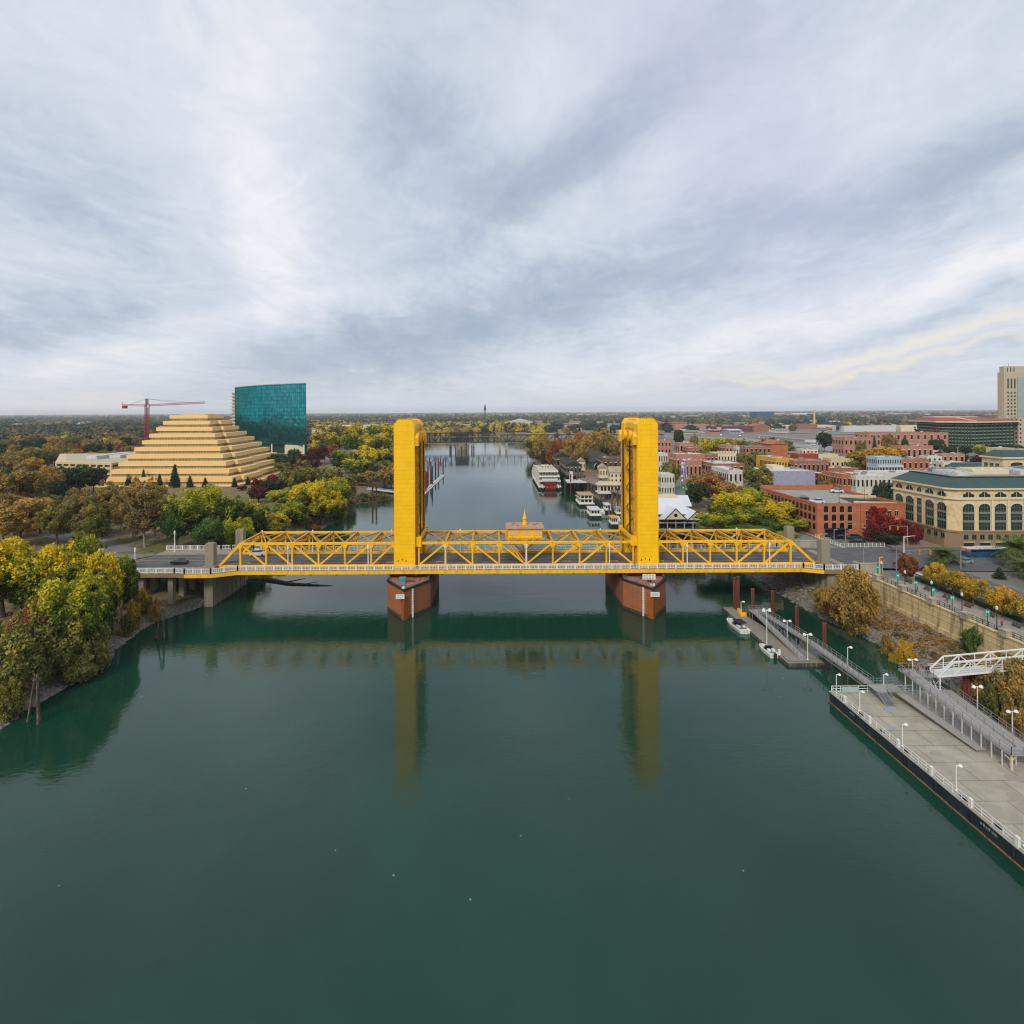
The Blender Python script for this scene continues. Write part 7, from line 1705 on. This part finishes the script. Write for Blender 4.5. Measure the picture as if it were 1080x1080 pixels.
pole(128.5, 180, 7.5, 'traffic light with yellow signals before the beige building', -5.5, 'signal', GREYM); pole(111, 183, 7.5, 'traffic light at the corner of the brick garage street', 5.5, 'signal', GREYM)
pole(101.5, 152.6, 4.8, 'yellow signal post beside the right bridge wall', .8, 'signal', YEL2); pole(101.8, 181.5, 4.8, 'yellow signal post beyond the right bridge end', .8, 'signal', YEL2)
for i, (x, D) in enumerate([(104, 182.5), (108, 184), (109, 157), (112, 157.2), (126.5, 157), (99.5, 156)]): pole(x, D, 4.5+i % 3, '', .6, 'lamp', GREYM, desc='thin grey posts standing around the street junction')
for i, (x, y) in enumerate([(740.5, 462), (862, 466), (829, 463), (1010, 484), (960, 476), (855, 478)]):
    X, D = G(x, y+8, ZR); pole(X, D, 15, '', 1.5, 'lamp', CREAM2, z=ZR, desc='tall pale masts beside the freeway')
mb = MB(); mb.box(97.9, 104, 155.0, 155.6, 9.4, 12.0); mb.box(97.7, 104.2, 154.9, 155.7, 12.0, 12.2); mb.box(97.9, 98.6, 154.9, 158.4, 9.4, 12.0); o = mb.build('parapet_wall', CONCL); tag(o, 'cream concrete parapet wall at the right end of the bridge', 'wall')
mb = MB(); mb.box(94, 104, 181.2, 181.8, 9.4, 12.2); mb.box(93.8, 104.2, 181.1, 181.9, 12.2, 12.4); o = mb.build('parapet_wall', CONCL); tag(o, 'concrete parapet wall on the far side of the bridge end', 'wall')
mb = MB(); walkrail(mb, (109.8, 184, 9.6), (109.8, 198, 9.6), 1.3, 1.2, .09); walkrail(mb, (110, 184, 9.6), (124, 184, 9.6), 1.3, 1.2, .09); o = mb.build('street_railing', WHITE); tag(o, 'white railing along the pavement before the brick garage', 'railing')
for i in range(14):
    mb = MB(); a = 126.8+i*1.3; mb.lathe(a, 153.2, [(.9, 9.5), (1.1, 9.9), (.8, 10.5), (.3, 10.8)], 8) ; o = None
mb = MB(); mb.box(108.2, 110.6, 60, 149, 9.5, 10.4); o = mb.build('hedge', mat('hedge_green', '#2f4327', .95, .3, 2, bump=1, bscale=3)); tag(o, 'clipped dark green hedge behind the golden promenade trees', 'hedge')
for k in range(8):
    y = 146-k*6; mb = MB(); mb.box(104.3, 104.8, y-.9, y+.9, 9.95, 10.05); mb.box(104.75, 104.8, y-.9, y+.9, 10.05, 10.5); 
    for q in (-.7, .7): mb.box(104.35, 104.75, y+q-.04, y+q+.04, 9.56, 9.95)
    o = mb.build('park_bench', WOODD); series(o, 'benches under the golden promenade trees', 'promenade benches')

# ------------------------------------------------------------------ far plain: warehouses, mural wall, chimney
WP = [WHS, CREAM2, LILAC, BRICKP, GWHITE, CREAM, BRICK, TBG]; WR = [ROOFW, ROOFG, ROOFT, ROOFW, REDR]
rnd = random.Random(12)
def ware(n, xr, yr, desc, lr=(18, 70), hr=(5, 10)):
    for i in range(n):
        x = rnd.uniform(*xr); y = rnd.uniform(*yr); X, D = G(x, y, ZR)
        if ip(LB, D)-20 < X < ip(RB, D)+30 and D < 1400: continue
        w_ = rnd.uniform(*lr); dep = rnd.uniform(12, 40); h = rnd.uniform(*hr); z0 = gz(X, D) if D < 1330 else 7.2
        X0, X1 = X-w_/2, X+w_/2; r = thing('warehouse', 'w', 'building', (X, D, z0)); wl = rnd.choice(WP); rf = rnd.choice(WR)
        mb = MB(); mb.box(X0, X1, D, D+dep, z0-.5, z0+h); mb.build('wall', wl, r)
        mb = MB()
        if rnd.random() < .5: mb.gable(X0, X1, D, D+dep, z0+h+.01, h*.35, 'x', .8)
        else: mb.box(X0-.5, X1+.5, D-.5, D+dep+.5, z0+h+.01, z0+h+.8); mb.box(X0+w_*.3, X0+w_*.45, D+3, D+6, z0+h+.8, z0+h+2.2)
        mb.build('roof', rf, r)
        mb = MB(); mb.box(X0+1, X1-1, D-.15, D-.02, z0+h*.45, z0+h*.7); mb.build('window_strip', BLACKG, r); series(r, desc, desc)
ware(34, (700, 1060), (441, 452), 'low warehouses in the rail yards beyond the freeway', (25, 110))
ware(24, (560, 700), (440, 450), 'low pale sheds beyond the far bridge on the right bank')
ware(46, (560, 1080), (436.5, 442), 'distant low buildings just under the right horizon', (40, 170), (9, 18))
ware(46, (0, 420), (439.5, 458), 'distant roofs scattered among trees on the left plain', (14, 50), (8, 15))
ware(14, (690, 880), (454, 458), 'low buildings between the freeway and the brick blocks', (14, 34), (4, 7))
for i, (x0, x1, yt, D, w_) in enumerate([(712, 748, 447.6, 1320, BRICKP), (752, 795, 449.6, 1180, mat('maroon_shed', '#6a3a40', .85, .1)), (795, 812, 449.6, 1170, BRICK), (812, 880, 448.6, 1380, WHS), (842, 862, 447.5, 1340, BRICK), (890, 945, 449.0, 1150, GWHITE), (950, 985, 449.0, 1150, CREAM2)]):
    lowbuilding('rail_shed', ['pink-roofed long rail shed near the freeway', 'maroon rail workshop carrying the flag mural', 'red brick gabled workshop beside the maroon one', 'long white roofed rail shed', 'small red shed before the white rail shed', 'grey viaduct-like long shed', 'cream long shed at the right of rail yards'][i], 'building', x0, x1, None, yt, D, 40, w_, [ROOFT, ROOFG, BRICK, ROOFW, REDR, ROOFG, ROOFW][i], wins=0, gable=5 if i == 2 else 0)
    o = [q for q in COL.objects if q.get('label', '').startswith(['pink-roofed', 'maroon rail'][i])][0] if i < 2 else None
    if i == 1:
        X0 = Xat(753, 1178); z = 13; fl = MB(); fl.box(X0, X0+5, 1178, 1179.5, z, z+6.2); c1 = fl.build('mural_blue', mat('mural_blue_paint', '#26385f', .7, .05), o)
        fl = MB(); [fl.box(X0+5, X0+15, 1177.9, 1179.5, z+k*1.8, z+k*1.8+.85) for k in range(4)]; fl.build('mural_red', REDM, o)
        fl = MB(); [fl.box(X0+5, X0+15, 1177.9, 1179.5, z+k*1.8+.9, z+k*1.8+1.75) for k in range(3)]; fl.build('mural_white', WHITE, o)
mb = MB(); x = Xat(858.8, 1500); mb.lathe(x, 1500, [(2.6, 7), (1.8, 52), (2.1, 52.2), (2.1, 54)], 10); o = mb.build('chimney', CREAM); tag(o, 'tall thin beige chimney on the right horizon', 'chimney')
lowbuilding('blue_warehouse', 'wide blue warehouse on the horizon right of centre', 'building', 799, 816, None, 434.5, 2600, 80, mat('far_blue_wall', '#2c5a82', .8, .05), mat('far_blue_wall', '#2c5a82', .8, .05))
lowbuilding('arena', 'large pale dome-roofed hall beyond the far bridge', 'building', 538, 562, None, 445, 1500, 60, WHS, ROOFW, gable=8)
lowbuilding('far_building', 'pale building standing above the trees left of the left tower', 'building', 383, 398, None, 448, 1000, 20, WHS, mat('far_green_roof', '#6f9a86', .8, .05), wins=6)
mb = MB(); X0, X1 = Xat(498, 1400), Xat(503, 1400); mb.box(X0, X1, 1400, 1402, 7, 22); mb.gable(X0, X1, 1400, 1402, 22, 3, 'x', .5); o = mb.build('green_billboard', mat('billboard_green', '#1f9d56', .6, .05)); tag(o, 'small bright green sign board beyond the far bridge', 'sign')
lowbuilding('white_sheds', 'row of small white buildings beyond the far bridge', 'building', 470, 497, None, 447.5, 1450, 30, WHS, ROOFW, wins=7)
for i in range(16):
    D = rnd.uniform(150, 260); X = ip(LB, D)-rnd.uniform(36, 60)
# ------------------------------------------------------------------ fill in of woods, individual then as one mass
fill(12, (60, 250), (520, 900), SPL, ('trees behind the roofs around the red crane', 'woods by the crane'), avoid=AV)
fill(22, (328, 420), (620, 1000), ['yellow', 'yellowgreen', 'olive', 'gold', 'dark', 'brown'], ('golden woods left of the left tower top', 'woods left of the far bridge'))
fill(26, (445, 560), (1010, 1330), ['yellow', 'gold', 'olive', 'orange', 'dark'], ('yellow trees lining the bank beyond the far truss bridge', 'trees beyond the far bridge'), (10, 15), (7, 10))
fill(12, (560, 700), (850, 1100), ['dark', 'brown', 'gold', 'olive'], ('scattered trees near the ramp viaduct', 'trees near the viaduct'), (8, 13))
def woods():
    rng = np.random.default_rng(11); ic = []
    M = bpy.data.materials.new('far_woods_leaves'); M.use_nodes = True; t = NT(M.node_tree)
    at = t.add('ShaderNodeAttribute', attribute_name='tint'); pos = t.add('ShaderNodeNewGeometry').outputs['Position']
    n = t.noise(pos, .35, 3, .6)
    base = t.ramp(at.outputs['Fac'], [(0, '#26332a'), (.25, '#33422c'), (.42, '#4d5030'), (.56, '#6c5c36'), (.70, '#8a6a36'), (.78, '#7c4a30'), (.85, '#a08c2e'), (1, '#b39c38')])
    vm = t.add('ShaderNodeVectorMath', operation='SCALE'); t.l.new(base, vm.inputs[0]); t.l.new(t.m('ADD', t.m('MULTIPLY', n, .9), .55), vm.inputs['Scale'])
    t.l.new(vm.outputs[0], t.n['Principled BSDF'].inputs['Base Color']); t.n['Principled BSDF'].inputs['Roughness'].default_value = .9
    # one lumpy crown template of many small facets
    tv, tf = [], []
    N1, N2 = 5, 9
    for i in range(N1+1):
        ph = pi*i/N1*.62
        for k in range(N2): th = 2*pi*k/N2; tv.append((sin(ph)*cos(th), sin(ph)*sin(th), cos(ph)))
    for i in range(N1):
        for k in range(N2): tf.append((i*N2+k, i*N2+(k+1) % N2, (i+1)*N2+(k+1) % N2, (i+1)*N2+k))
    tv = np.array(tv); tf = np.array(tf); P, T = [], []
    LQ, LT = [], []
    def put_(X, D, r, h, tint, z0):
        if D < 2200:
            nq = 110 if D < 1500 else 70; u = rng.normal(size=(nq, 3)); u[:, 2] = np.abs(u[:, 2])*1.1-.25; u /= np.linalg.norm(u, axis=1)[:, None]
            lo_ = 1+.22*np.sin(np.arctan2(u[:, 1], u[:, 0])*3+rng.uniform(0, 6))+rng.normal(0, .12, nq)
            c_ = u*lo_[:, None]*[r, r, h*.55]+[X, D, z0+h*.45]; a_ = np.cross(u, rng.normal(size=(nq, 3))); a_ /= np.linalg.norm(a_, axis=1)[:, None]; b_ = np.cross(u+rng.normal(0, .4, (nq, 3)), a_)
            s_ = (rng.uniform(.14, .3, nq)*r)[:, None]; LQ.append(np.stack([c_-a_*s_, c_+b_*s_, c_+a_*s_, c_-b_*s_], 1).reshape(-1, 3)); LT.append(np.repeat(np.clip(tint+rng.normal(0, .03, nq), 0, 1), 4)); r, h = r*.8, h*.9
        d = tv*(1+rng.normal(0, .13, (len(tv), 1))); lob = 1+.18*np.sin(np.arctan2(tv[:, 1], tv[:, 0])*3+rng.uniform(0, 6))[:, None]
        p = d*lob*[r, r, h*.75]+[X, D, z0+h*.3]; P.append(p); T.append(np.full(len(tv), tint))
    cnt = 0
    while cnt < 19000:
        u = rng.random(); D = 1/rng.uniform(1/14000, 1/850) if u < .75 else rng.uniform(800, 3500)
        x = rng.uniform(-300, 1320); side = x < -10 or x > 1090
        if side and rng.random() < .3: D = rng.uniform(330, 900)
        X = Xat(x, D)
        if ip(LB, D)-8 < X < ip(RB, D)+10 and D < 1345: continue
        if x > 575 and D < 1150: continue
        # rail yards and built land on the right stay open
        nn = mnoise.noise(Vector((X*.0016, D*.0011, 0)))
        if x > 560 and D < 2300 and rng.random() < .93: continue
        if nn < -.22 and rng.random() < .75: continue
        f = 1+D/5000; r = rng.uniform(5, 9)*f; h = rng.uniform(9, 16)*(1+.25*min(1, D/9000))
        c = mnoise.noise(Vector((X*.005, D*.004, 5)))
        tint = min(1, max(0, .26+c*.55+rng.normal(0, .20)))
        if x < 575 and x > 330 and D < 1800: tint = min(1, max(0, rng.choice([.92, .9, .45, .2, .95, .9])+rng.normal(0, .04)))
        put_(X, D, r, h, tint, gz(X, D) if D < 1330 else 7.3); cnt += 1
    P = np.concatenate(P); T = np.concatenate(T); nt = cnt
    Fa = (tf[None]+(np.arange(nt)*len(tv))[:, None, None]).reshape(-1, 4); LQ = np.concatenate(LQ)
    Fa = np.concatenate([Fa, len(P)+np.arange(len(LQ)).reshape(-1, 4)]); P = np.concatenate([P, LQ]); T = np.concatenate([T]+LT)
    me = bpy.data.meshes.new('woodland'); me.vertices.add(len(P)); me.vertices.foreach_set('co', P.astype(np.float32).ravel())
    me.loops.add(len(Fa)*4); me.loops.foreach_set('vertex_index', Fa.astype(np.int32).ravel()); me.polygons.add(len(Fa))
    me.polygons.foreach_set('loop_start', np.arange(0, len(Fa)*4, 4, dtype=np.int32)); me.polygons.foreach_set('loop_total', np.full(len(Fa), 4, dtype=np.int32))
    a = me.attributes.new('tint', 'FLOAT', 'POINT'); a.data.foreach_set('value', T.astype(np.float32)); me.materials.append(M); me.update(); me.validate()
    o = bpy.data.objects.new('woodland', me); COL.objects.link(o); tag(o, 'far autumn woods covering the plain out to the horizon', 'woods', kind='stuff')
woods()
# low undergrowth on the banks
def scrub():
    rng = np.random.default_rng(21); cs, rs = [], []
    for k in range(420):
        if k % 3 == 0: d = rng.uniform(112, 152); x = rng.uniform(ip(RB, d)+2.5, 96.5)
        elif k % 3 == 1: d = rng.uniform(98, 152); x = ip(LB, d)-rng.uniform(3, 40)
        else: d = rng.uniform(183, 330); x = ip(LB, d)-rng.uniform(6, 60)
        s = rng.uniform(.35, 1.1); cs.append(np.array([x, d, gz(x, d)+s*.3])); rs.append((s, s, s*.6))
    q = leaf_cloud(rng, cs, rs, 26000, .22, 1.0, shell=.9)
    o = bpy.data.objects.new('undergrowth', cloud_mesh('undergrowth', q, leafmat('scrub_leaves', [(.2, '#4f4a2a'), (.45, '#6f6236'), (.7, '#8a6a3c'), (.9, '#8f5a30')], 0, .08, 0))); COL.objects.link(o)
    tag(o, 'dry low scrub and weeds on both river banks', 'undergrowth', kind='stuff')
    # fallen leaves, stones and litter on the bare right slope
    mb = MB()
    for k in range(1500):
        d = rng.uniform(112, 152); x = rng.uniform(ip(RB, d)+1.5, 97); s = rng.uniform(.06, .22); z = gz(x, d)+.25
        mb.add([(x-s, d, z), (x, d-s, z), (x+s, d, z+.03), (x, d+s, z+.1)], [(0, 1, 2, 3)])
    o = mb.build('slope_litter', mat('litter', '#8f7c68', .95, .4, 1)); tag(o, 'stones and dead leaves strewn over the bare right slope', 'litter', kind='stuff')
scrub()
# ------------------------------------------------------------------ haze
HZ = MB(); HZ.box(-14000, 14000, -420, 14500, -5, 112)
hm = bpy.data.materials.new('haze'); hm.use_nodes = True; t = NT(hm.node_tree); t.n.remove(t.n['Principled BSDF'])
vp = t.add('ShaderNodeVolumePrincipled'); vp.inputs['Color'].default_value = (.88, .94, 1, 1); vp.inputs['Density'].default_value = .00006; vp.inputs['Anisotropy'].default_value = .0
t.l.new(vp.outputs[0], t.n['Material Output'].inputs['Volume'])
if HAZE:
    o = HZ.build('haze', hm); tag(o, kind='stuff'); o['label'] = 'thin blue-grey air over the whole river plain'; o['category'] = 'haze'
finish_series()
